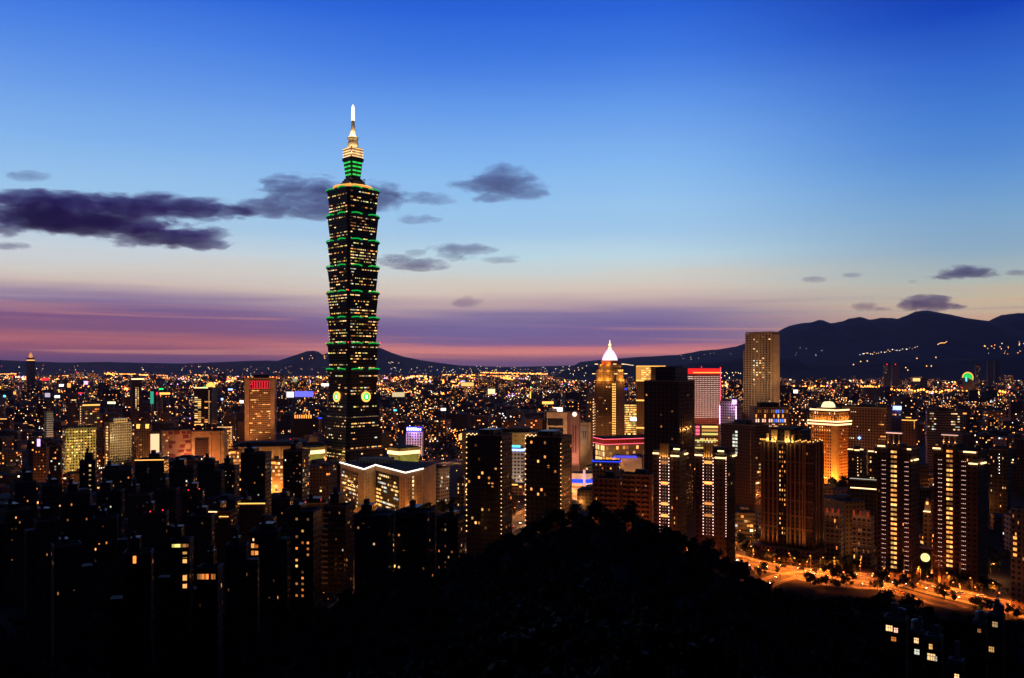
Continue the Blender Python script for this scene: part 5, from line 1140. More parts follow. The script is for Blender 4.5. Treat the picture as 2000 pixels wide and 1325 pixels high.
    for a, b, py, D, lab in ((1880, 1925, 905, 720, 'unlit black block behind the farther stair window tower'), (1932, 1975, 880, 760, 'dark slim block with a single dotted light column near the photo edge'), (1985, 2030, 860, 900, 'dark block cut by the photo edge above the brown flats')):
        T = Tower('residential_tower', lab, 'residential tower', a, b, py, D, .8, -15, vis=1010); T.body(FA['black'])
        T.grid('F', 7, T.z(1000), T.h - 2, 3.3, p=.06, tones=('pale', 'dim', 'warm', 'dull'), wf=.35); 
        if a == 1932: T.col_lights('F', 1, T.z(925), T.z(888), 7, .35, L['mercury'])
        T.done()
window_twins()
# ---------------------------------------------------------------- the dark near quarter
def dark_quarter():
    rows = [(470, 530, 887, 660, -20, .03, 'black block with a faint dotted column in front of the orange lit street', 970), (553, 606, 882, 670, -30, .10, 'dark block with warm dots and a brown flank in front of the long hall', 970),
     (155, 190, 902, 700, -10, .02, 'black block with one column of white stair lamps before the yellow block', 960), (385, 428, 905, 720, -20, .05, 'brown block with stacked balconies under the terracotta store', 955), (330, 384, 915, 690, -12, .05, 'dark flats below the pink lit store', 960),
     (428, 468, 912, 740, -24, .14, 'small brown flats with many lit windows by the orange street', 960), (200, 262, 918, 690, -8, .03, 'long black block below the balcony hotel', 960), (264, 330, 900, 760, -14, .05, 'dark block with bright roof edge lamps below the peach panel', 940),
     (20, 72, 945, 620, 16, .03, 'dark block near the photo edge below the reddish corner block', 1010), (76, 122, 950, 640, 12, .03, 'dark flats below the orange lamp corner', 1010), (126, 180, 965, 590, -8, .03, 'black flats below the stair lamp column', 1020),
     (188, 244, 962, 570, -12, .07, 'dark flats with scattered tiny white windows before the long black block', 1030), (250, 300, 968, 560, -16, .04, 'dark reddish block before the balcony hotel street', 1030), (306, 352, 958, 580, -18, .03, 'black flats below the pink lit store roofs', 1030),
     (356, 400, 962, 600, -10, .04, 'black flats with a red roof beacon below the stacked balconies', 1030), (404, 462, 1000, 560, -22, .05, 'low hall with two thin yellow roof lines', 1030), (466, 526, 985, 560, -14, .03, 'dark block with a golden roof line under the black dotted block', 1040),
     (530, 575, 975, 590, -18, .05, 'black slim block before the long hall flats', 1040), (580, 640, 985, 570, -8, .03, 'black block with one red beacon left of the neon edged building', 1040),
     (0, 60, 1000, 500, 14, .05, 'dark flats at the lower photo edge with an orange stair lamp', 1100), (66, 118, 1020, 480, 10, .07, 'dark flats with a cluster of dim windows', 1100), (180, 232, 1015, 490, -6, .05, 'dark reddish flats with few pale windows', 1100), (280, 330, 1005, 500, -10, .06, 'black flats with red beacons on the roof', 1100), (370, 420, 1010, 500, -12, .05, 'dark block with a dim reddish flank', 1100),
     (488, 550, 1040, 455, -14, .08, 'near black tower with a lit bay of paired windows', 1185), (560, 628, 1000, 480, -24, .0, 'near dark tower with three ladders of lit windows', 1180), (632, 690, 990, 520, -26, .05, 'dim brown tower with curved pale balconies', 1140),
     (692, 770, 1008, 500, -14, .07, 'dim tower with a few warm windows before the neon edged building', 1140), (772, 850, 1003, 512, -20, .05, 'dim brown double tower before the pale office block', 1135), (852, 908, 1013, 520, -24, .10, 'dim tower beside the wooded hump', 1115),
     (240, 300, 1085, 330, -8, .04, 'black near block with one tall lit stair slit', 1180), (332, 378, 1058, 320, -16, .0, 'near black tower with a yellow column of stair windows and a lit top floor', 1190), (384, 436, 1112, 330, -20, .03, 'near low block with one lit amber floor', 1190), (440, 486, 1068, 400, -10, .03, 'black block between two near lit towers', 1185), (100, 160, 1070, 380, 8, .03, 'black near block with hardly any light', 1180)]
    for a, b, py, D, rot, p, lab, vis in rows:
        T = Tower('residential_tower' if py < 1000 or b - a > 45 else 'apartment_block', lab, 'residential block', a, b, py, D, .75, rot, vis=vis)
        T.body(FA['darkbrown'] if (a * 7 + b) % 3 else FA['black'], plant=False); w, d = T.w / 2, T.d / 2; zb = max(2, T.z(vis)); sd = 'R' if rot < 0 else 'L'
        rq = random.Random(a * 31 + b); q0 = rq.uniform(-.9, -.1); q1 = q0 + rq.uniform(.5, 1.0); hh = rq.uniform(3, 8)
        T.box('upper_block', w * q0, w * min(1, q1), -d * rq.uniform(.5, .95), d * .8, T.h + .01, T.h + hh, FA['black']); T.box('roof_house', w * (q0 + .1), w * (q0 + .35), -d * .3, d * .3, T.h + hh + .01, T.h + hh + rq.uniform(2, 4), M['dark'])
        if rq.random() < .6: sg = rq.choice((-1, 1)); T.box('side_wing', min(sg * w, sg * (w + 5)) + .02, max(sg * w, sg * (w + 5)) - .02, -d * .6, d * .9, -3, T.h * rq.uniform(.72, .93), FA['darkbrown'])
        for j in range(int(T.h / 3.3)):
            if j * 3.3 > zb - 3:
                for q0, q1 in ((-.55, -.05), (.25, .75)): T.one('balcony', w * q0, w * q1, -d - 1.2, -d - .01, j * 3.3 + .4, j * 3.3 + 1.4, FA_DIM)
        if p: T.grid('F', max(6, int(T.w / 3)), zb, T.h - 2, 3.2, p=p * 1.5, tones=('warm', 'pale', 'cool', 'dim', 'dim', 'dull', 'dull', 'dull', 'orange'), wf=.36, hf=.4); T.grid(sd, 5, zb, T.h - 2, 3.2, p=p * 1.4, tones=('warm', 'dim', 'dull'), wf=.4, hf=.45)
        if a == 155: T.grid('F', 1, T.z(962), T.z(905), 4.2, p=.9, tones=('pale',), u0=0, u1=4, wf=.4, hf=.4)
        if a == 553: T.grid(sd, 6, zb, T.h - 2, 3.6, p=.2, tones=('warm', 'pale'), wf=.4)
        if a == 488: T.grid('F', 2, T.z(1100), T.z(1058), 3.3, p=1, tones=('warm', 'orange'), u0=-w + .5, u1=-w + 4.6, wf=.8, hf=.62)
        if a == 560:
            for f in (-.35, .1, .5): T.grid('F', 1, zb, T.z(1008), 3.3, p=.55, tones=('warm', 'orange', 'yellow', 'dim'), u0=w * f, u1=w * f + 1.7, wf=.75, hf=.4)
        if a == 632:
            for q in range(14): T.box('curved_balcony', -w - .6, -w * .5, -d - 1.6, -d - 1.21, T.h - 4 - q * 3.3, T.h - 3.1 - q * 3.3, M['stone'])
        if a == 240: T.grid('F', 1, T.z(1102), T.z(1084), 3.0, p=1, tones=('orange', 'warm'), u0=w * -.3, u1=w * -.3 + 1.3, wf=.9, hf=.8)
        if a == 332:
            T.grid('F', 1, T.z(1150), T.z(1076), 2.6, fn=lambda i, j: None if j % 3 == 2 else 'yellow', u0=w * .28, u1=w * .28 + 1.7, wf=.9, hf=.8); T.grid('F', 6, T.z(1070), T.z(1061), 3, fn=lambda i, j: 'lime' if i < 3 else 'dim', u0=-w * .8, u1=w * .9, wf=1, hf=.7)
        if a == 384: T.grid('F', 8, T.z(1132), T.z(1119), 3, p=.85, tones=('orange', 'warm', 'dim'), u0=-w * .95, u1=w * .8, wf=.9, hf=.8)
        if a in (264, 466): T.rim('ledge_light', T.h + .4, .7, L['gold'], 'F')
        if a == 404:
            T.box('ledge_light', -w * .9, -w * .1, -d - .9, -d - .3, T.h, T.h + .5, L['warm_white']); T.box('ledge_light', w * .1, w * .9, -d - .9, -d - .3, T.h - 3, T.h - 2.5, L['gold'])
        if a in (356, 280, 580): T.beacon([(-w * .4, -d, T.h + 1.8), (w * .6, -d * .2, T.h + 1.8)], .45)
        T.done()
    # houses on the wooded slope
    for a, b, py, D, lab, ww in ((1726, 1774, 1216, 245, 'hillside house with a lit three part window under the highway', ((1740, 1230, 12, 11, 'pale'), (1752, 1232, 7, 9, 'rose'), (1748, 1250, 9, 8, 'orange'))), (1778, 1804, 1240, 225, 'narrow hillside house with two stacked small windows', ((1791, 1252, 8, 10, 'pale'), (1792, 1274, 9, 10, 'cool'))), (1806, 1842, 1252, 212, 'hillside house with the brightest window low in the frame', ((1820, 1265, 6, 10, 'yellow'), (1821, 1285, 14, 13, 'pale'), (1829, 1287, 4, 9, 'cool'))),
       (1900, 1928, 1222, 238, 'hillside house with one faint window', ((1914, 1233, 6, 7, 'dim'),)), (1930, 1962, 1208, 232, 'hillside house with a cross barred yellow window', ((1945, 1221, 9, 10, 'pale'), (1939, 1271, 9, 10, 'yellow'))), (1852, 1884, 1300, 190, 'lowest hillside house, cut by the frame below its window', ((1870, 1322, 8, 9, 'pale'),))):
        zg = hill_z((a + b) / 2, D) - 3; T = Tower('hillside_house', lab, 'house', a, b, py, D, .8, -8, vis=1325, base=zg); T.body(FA['darkbrown']); w, d = T.w / 2, T.d / 2
        for px, pyw, pw, ph, tn in ww:
            s = D / FPX; uu = (px - (a + b) / 2) * s; o = bpy.data.objects.new('window', pane_mesh(tn)); COL.objects.link(o); o.parent = T.root; o.location = (uu, -d - .06, T.z(pyw) - ph * s / 2); o.scale = (pw * s, 1, ph * s)
            m = MB(); z0 = T.z(pyw) - ph * s / 2; hw = pw * s / 2
            for q in (-hw - .06, -hw * .3, hw * .35, hw): m.box(uu + q, uu + q + .09, -d - .16, -d - .07, z0, z0 + ph * s)
            m.box(uu - hw - .1, uu + hw + .1, -d - .17, -d - .075, z0 + ph * s * .6, z0 + ph * s * .6 + .1); m.build('window_frame', M['dark'], T.root)
        T.done()
dark_quarter()
# ================================================================== the rest of the city
FILL = [facade('city_block_dark', (.045, .04, .042), (.012, .012, .016), 3.6, 3.4, .55, .5, lit=.11, strength=2.3, wallvar=.45),
        facade('city_block_brown', (.10, .07, .055), (.012, .012, .014), 3.2, 3.3, .5, .5, lit=.12, strength=2.3, wallvar=.4),
        facade('city_block_pale', (.2, .18, .17), (.016, .016, .02), 4.2, 3.6, .6, .45, lit=.10, strength=2.3, wallvar=.35),
        facade('city_block_office', (.06, .06, .07), (.012, .013, .017), 2.4, 3.7, .9, .5, lit=.15, strength=2.0, wallvar=.3)]
FNAME = ['dark', 'brown', 'pale', 'glassy']
MARKS = [(60, 'the far gold crowned tower'), (95, 'the striped slab'), (155, 'the yellow lit block'), (230, 'the balcony hotel'), (265, 'the flat roofed tower'), (340, 'the pink lit store'), (400, 'the gold domed tower'), (508, 'the red sign tower'), (570, 'the long hall'),
         (690, 'the tallest tower'), (810, 'the blue sign building'), (860, 'the pale office block'), (950, 'the first dark tower'), (1010, 'the blue capped shop'), (1090, 'the cream store'), (1124, 'the arched slab'), (1190, 'the domed tower'), (1235, 'the yellow striped block'), (1307, 'the black tower'), (1375, 'the dotted tower'),
         (1427, 'the violet edged block'), (1485, 'the tall beige tower'), (1545, 'the fluted tower'), (1620, 'the golden block'), (1695, 'the window grid hotel'), (1748, 'the blue white sign'), (1800, 'the clock tower'), (1845, 'the bluish slab'), (1900, 'the farther stair tower'), (1950, 'the dotted column block')]
FPRINT = [(h[4], h[2], math.hypot(h[5], h[6]) / 2) for h in HEROES]
def clear_of(x, y, r):
    return all((x - a) ** 2 + (y - b) ** 2 > (r + c + 2) ** 2 for a, b, c in FPRINT)
ROADPTS = [(p, 19) for p in HWY] + [(p, 9) for p in RAMP + LINK] + [(p, 13) for p in AVE + PARKWAY]
def off_road(x, y, r): return all((x - p[0]) ** 2 + (y - p[1]) ** 2 > (w + r) ** 2 for p, w in ROADPTS)
def top_ok(px, half, D, py):
    for h in HEROES:
        if h[2] > D and px + half > h[0] - 1 and px - half < h[1] + 1 and py < h[3] - 3: return False
    return True
rb = random.Random(11); blocks = []; tries = 0
while len(blocks) < 300 and tries < 60000:
    tries += 1
    D = 560 + 1500 * rb.random() ** 1.25; px = rb.uniform(-40, 2040)
    if rb.random() < .3: px, D = rb.uniform(-40, 480), rb.uniform(660, 1150)
    x = PX(px, D); w, dp = rb.uniform(16, 42), rb.uniform(14, 30); r = math.hypot(w, dp) / 2
    if 1360 < px < 2100 and D < (690 if px < 1640 else 605): continue
    if 820 < px < 905 and 900 < D < 1500: continue                        # a park
    if D < 620 and 880 < px < 1400: continue
    if hill_z(px, D) > 1.5: continue
    if not clear_of(x, D, r * .9) or not off_road(x, D, r * .8): continue
    h = 11 + 34 * rb.random() ** 1.8
    if rb.random() < .1: h += rb.uniform(12, 40)
    half = w / 2 / D * FPX; py = 715 - (h - CH) / D * FPX
    while h > 10 and not top_ok(px, half, D, py): h -= 4; py = 715 - (h - CH) / D * FPX
    if not top_ok(px, half, D, py): continue
    if any((x - b[0]) ** 2 + (D - b[1]) ** 2 < (r + b[5]) ** 2 * .8 for b in blocks): continue
    blocks.append((x, D, w, dp, h, r, px))
labels = []
for (x, D, w, dp, h, r, px) in blocks:
    k = rb.choice((0, 0, 1, 1, 2, 3)); rot = math.radians(rb.choice((-24, -18, -12, -6, 8, 15)) + rb.uniform(-3, 3))
    root = empty('apartment_block' if k != 3 else 'office_block', (x, D, 0), rot)
    m = MB(); m.box(-w / 2, w / 2, -dp / 2, dp / 2, -2, h, 0, False, 1)
    m.build('wall', [FILL[k], M['dark']], root)
    m = MB(); a = rb.uniform(-.3, .1) * w; m.box(a, a + w * .3, -dp * .25, dp * .2, h + .01, h + rb.uniform(2.5, 4.5)); m.build('roof_house', M['concrete'], root)
    roof = 'flat roof'; c = rb.random()
    if c < .07: mm = MB(); mm.ball((0, -dp / 2, h + 2), .7); mm.build('beacon', L['beacon'], root); roof = 'a red roof lamp'
    elif c < .12: mm = MB(); mm.box(-w * .4, w * .3, -dp / 2 - .5, -dp / 2 - .05, h - 1, h + .2); mm.build('roof_light', L['gold'], root); roof = 'a gold roof edge'
    elif c < .22: mm = MB(); mm.lathe([(1.5, h + .01), (1.5, h + 3), (.2, h + 3.6)], 10, w * .3, 0); mm.build('water_tank', M['steel'], root); roof = 'a roof tank'
    elif c < .26 and D > 1050:
        cl = rb.choice(('green', 'cyan', 'neon_red', 'sign_white', 'sign_violet', 'neon_blue')); mm = MB(); mm.box(-w * .2, w * .12, -dp / 2 - .6, -dp / 2 - .1, h - 1, h + 2.4); mm.build('sign', L[cl], root); roof = 'a ' + {'green': 'green', 'cyan': 'cyan', 'neon_red': 'red', 'sign_white': 'white', 'sign_violet': 'violet', 'neon_blue': 'blue'}[cl] + ' roof sign'
    mk = min(MARKS, key=lambda q: abs(q[0] - px)); hero_d = min((hh for hh in HEROES), key=lambda hh: abs((hh[0] + hh[1]) / 2 - mk[0]))[2]
    rel = 'before' if D < hero_d - 30 else 'behind'
    if abs(px - mk[0]) > 22: rel = ('left of' if px < mk[0] else 'right of')
    size = 'low' if h < 18 else ('mid-rise' if h < 34 else ('tall' if h < 50 else 'towering')); wid = 'slim' if w < 23 else ('broad' if w > 35 else '')
    lab = ' '.join(f'{size} {FNAME[k]} block with {roof} {rel} {mk[1]}'.split()); labels.append((lab, px, root))
    root['category'] = 'city block'; root['group'] = 'city blocks between the towers'
    FPRINT.append((x, D, r))
byl = {}
for lab, px, root in labels: byl.setdefault(lab, []).append((px, root))
ORD = ['', 'second', 'third', 'fourth', 'fifth', 'sixth']
for lab, v in byl.items():
    v.sort(key=lambda q: q[0])
    for i, (px, root) in enumerate(v):
        root['label'] = lab if len(v) == 1 else (lab + (', leftmost of these' if i == 0 else f', {ORD[min(i, 5)]} from left'))
# far city: past counting
ro = random.Random(21); m = MB(); n = 0
while n < 5200:
    D = 1700 + 7600 * ro.random() ** 1.15; px = ro.uniform(-90, 2090); x = PX(px, D)
    if px > 1100 and D > 6800: continue
    w, dp = ro.uniform(18, 60), ro.uniform(16, 40); h = 10 + 34 * ro.random() ** 2 + (ro.random() < .08) * ro.uniform(10, 45)
    py = 715 - (h - CH) / D * FPX
    if not top_ok(px, w / 2 / D * FPX, D, py) or not clear_of(x, D, 22): continue
    if ro.random() < .25 and (abs(px - 1010) < 170) and 1700 < D < 2600: continue
    k = ro.choice((0, 0, 1, 2, 3)); c, s = math.cos(ro.uniform(-.5, .5)), 0; s = math.sqrt(1 - c * c) * ro.choice((-1, 1))
    P = [(x + a * c - b * s, D + a * s + b * c) for a, b in ((-w / 2, -dp / 2), (w / 2, -dp / 2), (w / 2, dp / 2), (-w / 2, dp / 2))]
    m.prism(P, -2, h, None, k, True, False, 4, ro.randint(0, 400) * 36.0); n += 1
o = m.build('far_city', FILL + [M['dark']]); tag(o, 'dense mass of small lit buildings reaching to the hills', 'city', None, 'stuff')

# far lights: street lamps, signs and lit roads too many to count
mats = [L['sodium'], glow('far_lamp_amber', (1, .46, .12), 3.2), glow('far_lamp_warm', (1, .72, .38), 2.8), glow('far_lamp_white', (.95, .92, 1), 2.6), glow('far_lamp_red', (1, .05, .05), 2.6), glow('far_lamp_green', (.1, 1, .4), 1.8), glow('far_lamp_blue', (.2, .3, 1), 2.6), glow('far_lamp_violet', (.9, .4, 1), 2.4)]
m = MB(); wts = [40, 28, 14, 7, 5, 1.2, 1.4, 1.6]
def far_light(px, D, z, k=None, sz=None):
    k = ro.choices(range(8), wts)[0] if k is None else k; r = (ro.uniform(.00030, .00062) if sz is None else sz * 1.5) * D; m.ball((PX(px, D), D, z), r, k)
def street(D, px, along, n, k, sz):
    x0 = PX(px, D); a = (0 if along else math.pi / 2) + ro.uniform(-.35, .35)
    for i in range(n):
        q = (i - n / 2) * ro.uniform(30, 36); xx, yy = x0 + q * math.cos(a), D + q * math.sin(a)
        if 950 < yy < 9400 and clear_of(xx, yy, 4) and not (xx / yy * FPX + 1000 > 1120 and yy > 6900): far_light(1000 + xx / yy * FPX, yy, ro.uniform(9, 15), k if ro.random() < .85 else None, ro.uniform(sz * .7, sz * 1.3))
for _ in range(170):
    street(1050 + 8000 * ro.random() ** 1.1, ro.uniform(-40, 2040), ro.random() < .45, ro.randint(14, 46), ro.choice((0, 0, 0, 1, 1, 2)), ro.uniform(.00028, .00042))
for _ in range(230):                                                      # bright crossings, markets, lit fronts
    D = 1600 + 7500 * ro.random() ** .8; px = ro.uniform(-30, 1180) if ro.random() < .7 else ro.uniform(1180, 2030); kk = ro.choice((0, 0, 1, 1, 2, 2, 3, 4, 7))
    if px > 1120 and D > 6800: continue
    for _q in range(ro.randint(4, 12)): far_light(px + ro.gauss(0, 7), D + ro.gauss(0, 30), ro.uniform(10, 36), kk if ro.random() < .75 else None, ro.uniform(.0003, .00065))
for _ in range(110):                                                      # glowing avenues near the horizon
    D = 3200 + 5600 * ro.random(); px = ro.uniform(-30, 1110) if ro.random() < .72 or D > 6800 else ro.uniform(1400, 2030)
    for _q in range(ro.randint(6, 16)): far_light(px + ro.gauss(0, 12), D + ro.gauss(0, 20), ro.uniform(16, 34), ro.choice((0, 0, 0, 1, 1, 2, 4)), ro.uniform(.00035, .0007))
for _ in range(1900):
    D = 1500 + 8200 * ro.random() ** .9; px = ro.uniform(-40, 2040)
    if px > 1150 and D > 6900: continue
    far_light(px, D, ro.uniform(5, 34))
def streak(px0, px1, py0, py1, n, ks=(0, 0, 1), jit=1.2, sz=(.0003, .0006)):
    for i in range(n):
        f = (i + ro.uniform(-.3, .3)) / n; py = py0 + (py1 - py0) * f + ro.gauss(0, jit) * .4; D = (CH - 12) * FPX / max(20, py - HZ) if py > 735 else 9000; D = min(D, 9300)
        far_light(px0 + (px1 - px0) * f, D, PZ(py, D), ro.choice(ks), ro.uniform(*sz))
for a in ((0, 34, 731, 730, 14), (118, 146, 735, 733, 12), (205, 330, 730, 734, 40), (235, 290, 731, 733, 26), (98, 150, 748, 746, 20), (210, 225, 728, 734, 10), (380, 430, 733, 734, 12), (740, 800, 738, 741, 22), (770, 830, 752, 752, 26), (800, 860, 734, 736, 22),
          (840, 920, 738, 740, 34), (865, 950, 732, 733, 30), (940, 1070, 728, 731, 60), (860, 1075, 740, 739, 90), (950, 1030, 735, 735, 34), (1000, 1070, 748, 745, 30), (900, 950, 748, 747, 20), (1075, 1110, 737, 735, 14), (1225, 1245, 747, 745, 12), (1405, 1450, 748, 748, 30), (1410, 1448, 750, 750, 20),
          (1520, 1600, 754, 756, 26), (1590, 1720, 757, 757, 42), (1700, 1800, 756, 757, 30), (1760, 1990, 758, 768, 70), (1640, 1680, 737, 737, 9), (1780, 1830, 749, 752, 14), (1960, 2000, 748, 747, 12), (1870, 1990, 764, 768, 30), (1800, 1900, 760, 764, 36)): streak(*a)
# bridge lamps standing in rows, each a small upright flame of light
for a, b, py, q in ((1520, 1760, 757, 40), (1740, 2000, 763, 44)):
    for i in range(q): far_light(a + (b - a) * i / q + ro.uniform(-1.5, 1.5), 4300 if a < 1600 else 3500, PZ(py + ro.uniform(-3, 2) + (i / q * 5 if a > 1600 else 0), 4300 if a < 1600 else 3500), 0, ro.uniform(.0005, .0011))
tag(m.build('far_lights', mats), 'countless orange and white street lights of the distant districts', 'lights', None, 'stuff')
# lights on the slopes
def slope_lights(lab, rows):
    global m
    m = MB()
    for px, py, D, k, sz in rows: far_light(px, D, PZ(py, D) + 3, k, sz)
    tag(m.build('hillside_lights', mats), lab, 'lights', None, 'stuff')
slope_lights('house lights sprinkled over the mountain slope', [(1680 + i * 4.2 + ro.uniform(-2, 2), 694 - i * .55 + ro.uniform(-2.5, 2), 9500, ro.choice((1, 2, 3)), ro.uniform(.0002, .00045)) for i in range(28)] + [(1832 + i * 2.4, 673 - i * .6 + ro.uniform(-1, 1), 9500, 1, .0004) for i in range(8)] +
    [(1920 + ro.uniform(0, 80), 700 - ro.uniform(0, 34), 8800, ro.choice((0, 1, 2)), ro.uniform(.0002, .0005)) for i in range(26)] + [(ro.uniform(1550, 1612), ro.uniform(680, 696), 9300, 3, .0002) for i in range(7)] + [(px, py, 7000, 1, .0005) for px, py in ((1769, 719), (1791, 701), (1828, 699), (1667, 713), (1681, 707), (1694, 706), (1773, 724), (1810, 716), (1819, 716))] +
    [(ro.uniform(1325, 1440), ro.uniform(690, 708), 11000, 2, .0002) for i in range(10)])
slope_lights('house lights along the foot of the twin peaked hill', [(ro.uniform(590, 640), 702 - ro.uniform(0, 9), 12600, 1, ro.uniform(.0002, .0004)) for i in range(9)] + [(ro.uniform(755, 790), ro.uniform(707, 711), 12600, 2, .00028) for i in range(5)] + [(ro.uniform(400, 640), ro.uniform(716, 732), 9600, ro.choice((1, 2)), ro.uniform(.00013, .0003)) for i in range(44)] + [(ro.uniform(0, 400), ro.uniform(714, 730), 9600, ro.choice((1, 2, 4)), ro.uniform(.0002, .0004)) for i in range(46)] +
    [(ro.uniform(760, 1100), ro.uniform(716, 731), 9600, ro.choice((1, 2, 2, 3)), ro.uniform(.00014, .0003)) for i in range(100)])
slope_lights('house lights on the low foothills', [(ro.uniform(1095, 1160), ro.uniform(714, 735), 6900, 2, .0003) for i in range(16)] + [(1218 + i * 1.7, 712 + i * .25, 7000, 2, .0003) for i in range(12)] + [(ro.uniform(1405, 1448), ro.uniform(726, 745), 6500, ro.choice((1, 2)), .0004) for i in range(16)])

# -------- signs and lit landmarks one can point at
def sign(px, py, wpx, hpx, D, mat, lab, frame=True, thick=1.2):
    k_ = 1 if wpx > 13 or hpx > 12 else .8; x, zc, w, h = PX(px, D), PZ(py, D), wpx * k_ / FPX * D, hpx * k_ / FPX * D
    root = empty('lit_sign', (x, D, 0)); tag(root, lab, 'sign')
    m = MB(); m.box(-w / 2, w / 2, -thick, 0, zc - h / 2, zc + h / 2); m.build('sign_face', mat, root)
    m = MB(); m.box(-w / 2 - .3, w / 2 + .3, .01, .5, zc - h / 2 - .3, zc + h / 2 + .3)
    for q in (-.3, .3): m.box(w * q - .4, w * q + .4, .51, 1.2, 0, zc)
    m.build('support', M['steel'], root)
for a in ((168, 748, 9, 8, 2300, L['sign_violet'], 'violet white sign glaring above the roofs before the flat roofed tower'), (112, 775, 12, 6, 1900, L['sign_white'], 'wide white lilac sign left of the flat roofed tower'), (93, 772, 12, 10, 2000, glow('lilac_panel', (.75, .62, .8), .8), 'dim lilac wall sign below the far gold crowned tower'), (120, 753, 10, 5, 2500, L['mercury'], 'white sign beside the orange lit cluster'),
          (135, 753, 8, 10, 2500, L['amber'], 'orange white glowing sign left of the violet sign'), (218, 787, 15, 4, 1700, glow('sign_yellow', (1, .9, .45), 2), 'flat yellow sign low beside the flat roofed tower'), (315, 760, 10, 3, 2000, L['green'], 'small green sign right of the flat roofed tower'), (297, 777, 6, 24, 1900, glow('green_letters', (.05, .5, .3), .8), 'tall column of green letters'),
          (307, 769, 4, 7, 2000, L['neon_red'], 'small red sign beside the green letter column'), (322, 769, 20, 4, 2000, L['gold'], 'gold light strip on the curved grey building'), (9, 774, 5, 5, 2000, L['cyan'], 'cyan lamp sign at the photo edge'), (29, 768, 5, 7, 2000, L['amber'], 'orange sign on a pole near the cyan lamp'), (157, 768, 10, 3, 2200, L['neon_red'], 'red bar sign above the dark office tower'),
          (450, 761, 11, 4, 2200, L['sign_blue'], 'blue white sign left of the red sign tower'), (434, 780, 5, 5, 1900, L['sign_blue'], 'round blue sign between the dome and the red sign tower'), (472, 785, 9, 7, 1700, glow('sign_cream', (1, .85, .6), 2.4), 'bright cream sign touching the red sign tower'), (76, 865, 5, 14, 950, L['sign_violet'], 'upright white violet sign over the dark left roofs'),
          (88, 741, 14, 5, 3300, L['neon_red'], 'red sign cluster below the far gold crowned tower'), (567, 771, 14, 11, 1900, glow('screen_white', (.85, .8, 1), 1.5), 'white half of the big screen left of the tallest tower'), (594, 770, 36, 11, 1905, glow('screen_blue', (.16, .16, 1), 1.3), 'wide blue big screen left of the tallest tower'), (635, 752, 14, 5, 2400, L['sign_white'], 'white pink sign touching the tallest tower'),
          (576, 743, 11, 8, 3000, glow('panel_olive', (.5, .6, .4), .6), 'dull greenish lit panel above the big screen'), (625, 817, 8, 3, 1500, L['neon_blue'], 'tiny blue sign left of the tallest tower base'), (866, 800, 12, 6, 1600, L['sign_white'], 'small white sign in the dark roofs beyond the park'), (778, 771, 24, 9, 2300, glow('panel_pale_gold', (1, .75, .4), .8), 'pale gold lit front right of the tallest tower'),
          (913, 751, 24, 7, 3100, glow('gate_amber', (1, .5, .14), 1.4), 'amber lit gate front in the distance'), (960, 765, 14, 10, 2700, glow('panel_lime', (1, .95, .5), 1.1), 'lime white lit front beside the pale dome roof'), (1036, 772, 2, 13, 2600, L['gold'], 'thin upright golden light bar'), (904, 745, 10, 2, 3300, L['sign_blue'], 'thin blue sign line above the amber gate'), (1070, 787, 22, 5, 1500, L['gold'], 'row of gold lamps on the roof behind the cream store'),
          (1222, 760, 7, 4, 2100, L['neon_blue'], 'blue sign right of the domed tower'), (1554, 765, 10, 8, 2300, L['sign_white'], 'white lit front near the river lamps'), (1884, 808, 8, 3, 1500, L['amber'], 'orange lamp bar by the bluish slab'), (1790, 742, 14, 6, 3800, glow('lantern_gold', (1, .6, .2), 1.5), 'golden lantern house by the river')): sign(*a)
def text_row():
    root = empty('lit_sign', (PX(593, 1500), 1500, 0)); tag(root, 'row of tall white orange letters low between red sign tower and tallest tower', 'sign'); zc = PZ(814, 1500); m = MB(); m.box(-17, 17, .01, .6, 0, zc + 3); m.build('support', M['dark'], root)
    for k in range(8): m = MB(); m.box(-16 + k * 4, -16 + k * 4 + 2, -.5, 0, zc - 3, zc + 3); m.build('sign_letter', L['amber'], root)
text_row()
def green_arch():
    D = 3600; root = empty('arch_sign', (PX(1890, D), D, 0)); tag(root, 'round green lit arch with an orange rim far off by the river', 'sign'); zc = PZ(738, D); m = MB()
    for r0, r1, y0, mat, nm in ((0, 21, 0, glow('arch_green', (.03, .75, .12), 1.0), 'green_face'), (21.2, 24.5, -.5, L['amber'], 'rim_lamps')):
        m = MB()
        for k in range(16):
            a, b = math.pi * (k - 2) / 14, math.pi * (k - 1) / 14
            q = [(r0 * math.cos(b), y0, zc + r0 * math.sin(b)), (r0 * math.cos(a), y0, zc + r0 * math.sin(a)), (r1 * math.cos(a), y0, zc + r1 * math.sin(a)), (r1 * math.cos(b), y0, zc + r1 * math.sin(b))]
            m.quad(q if r0 else q[1:] )
        m.build(nm, mat, root)
    m = MB(); m.box(-20, 20, .3, 2, 0, zc - 6); m.box(22, 44, .3, 2, zc + 2, zc + 4); m.build('frame', M['steel'], root); m = MB(); m.box(-9, -3, -1, -.2, zc - 16, zc + 2); m.build('blue_panel', L['cyan'], root)
green_arch()
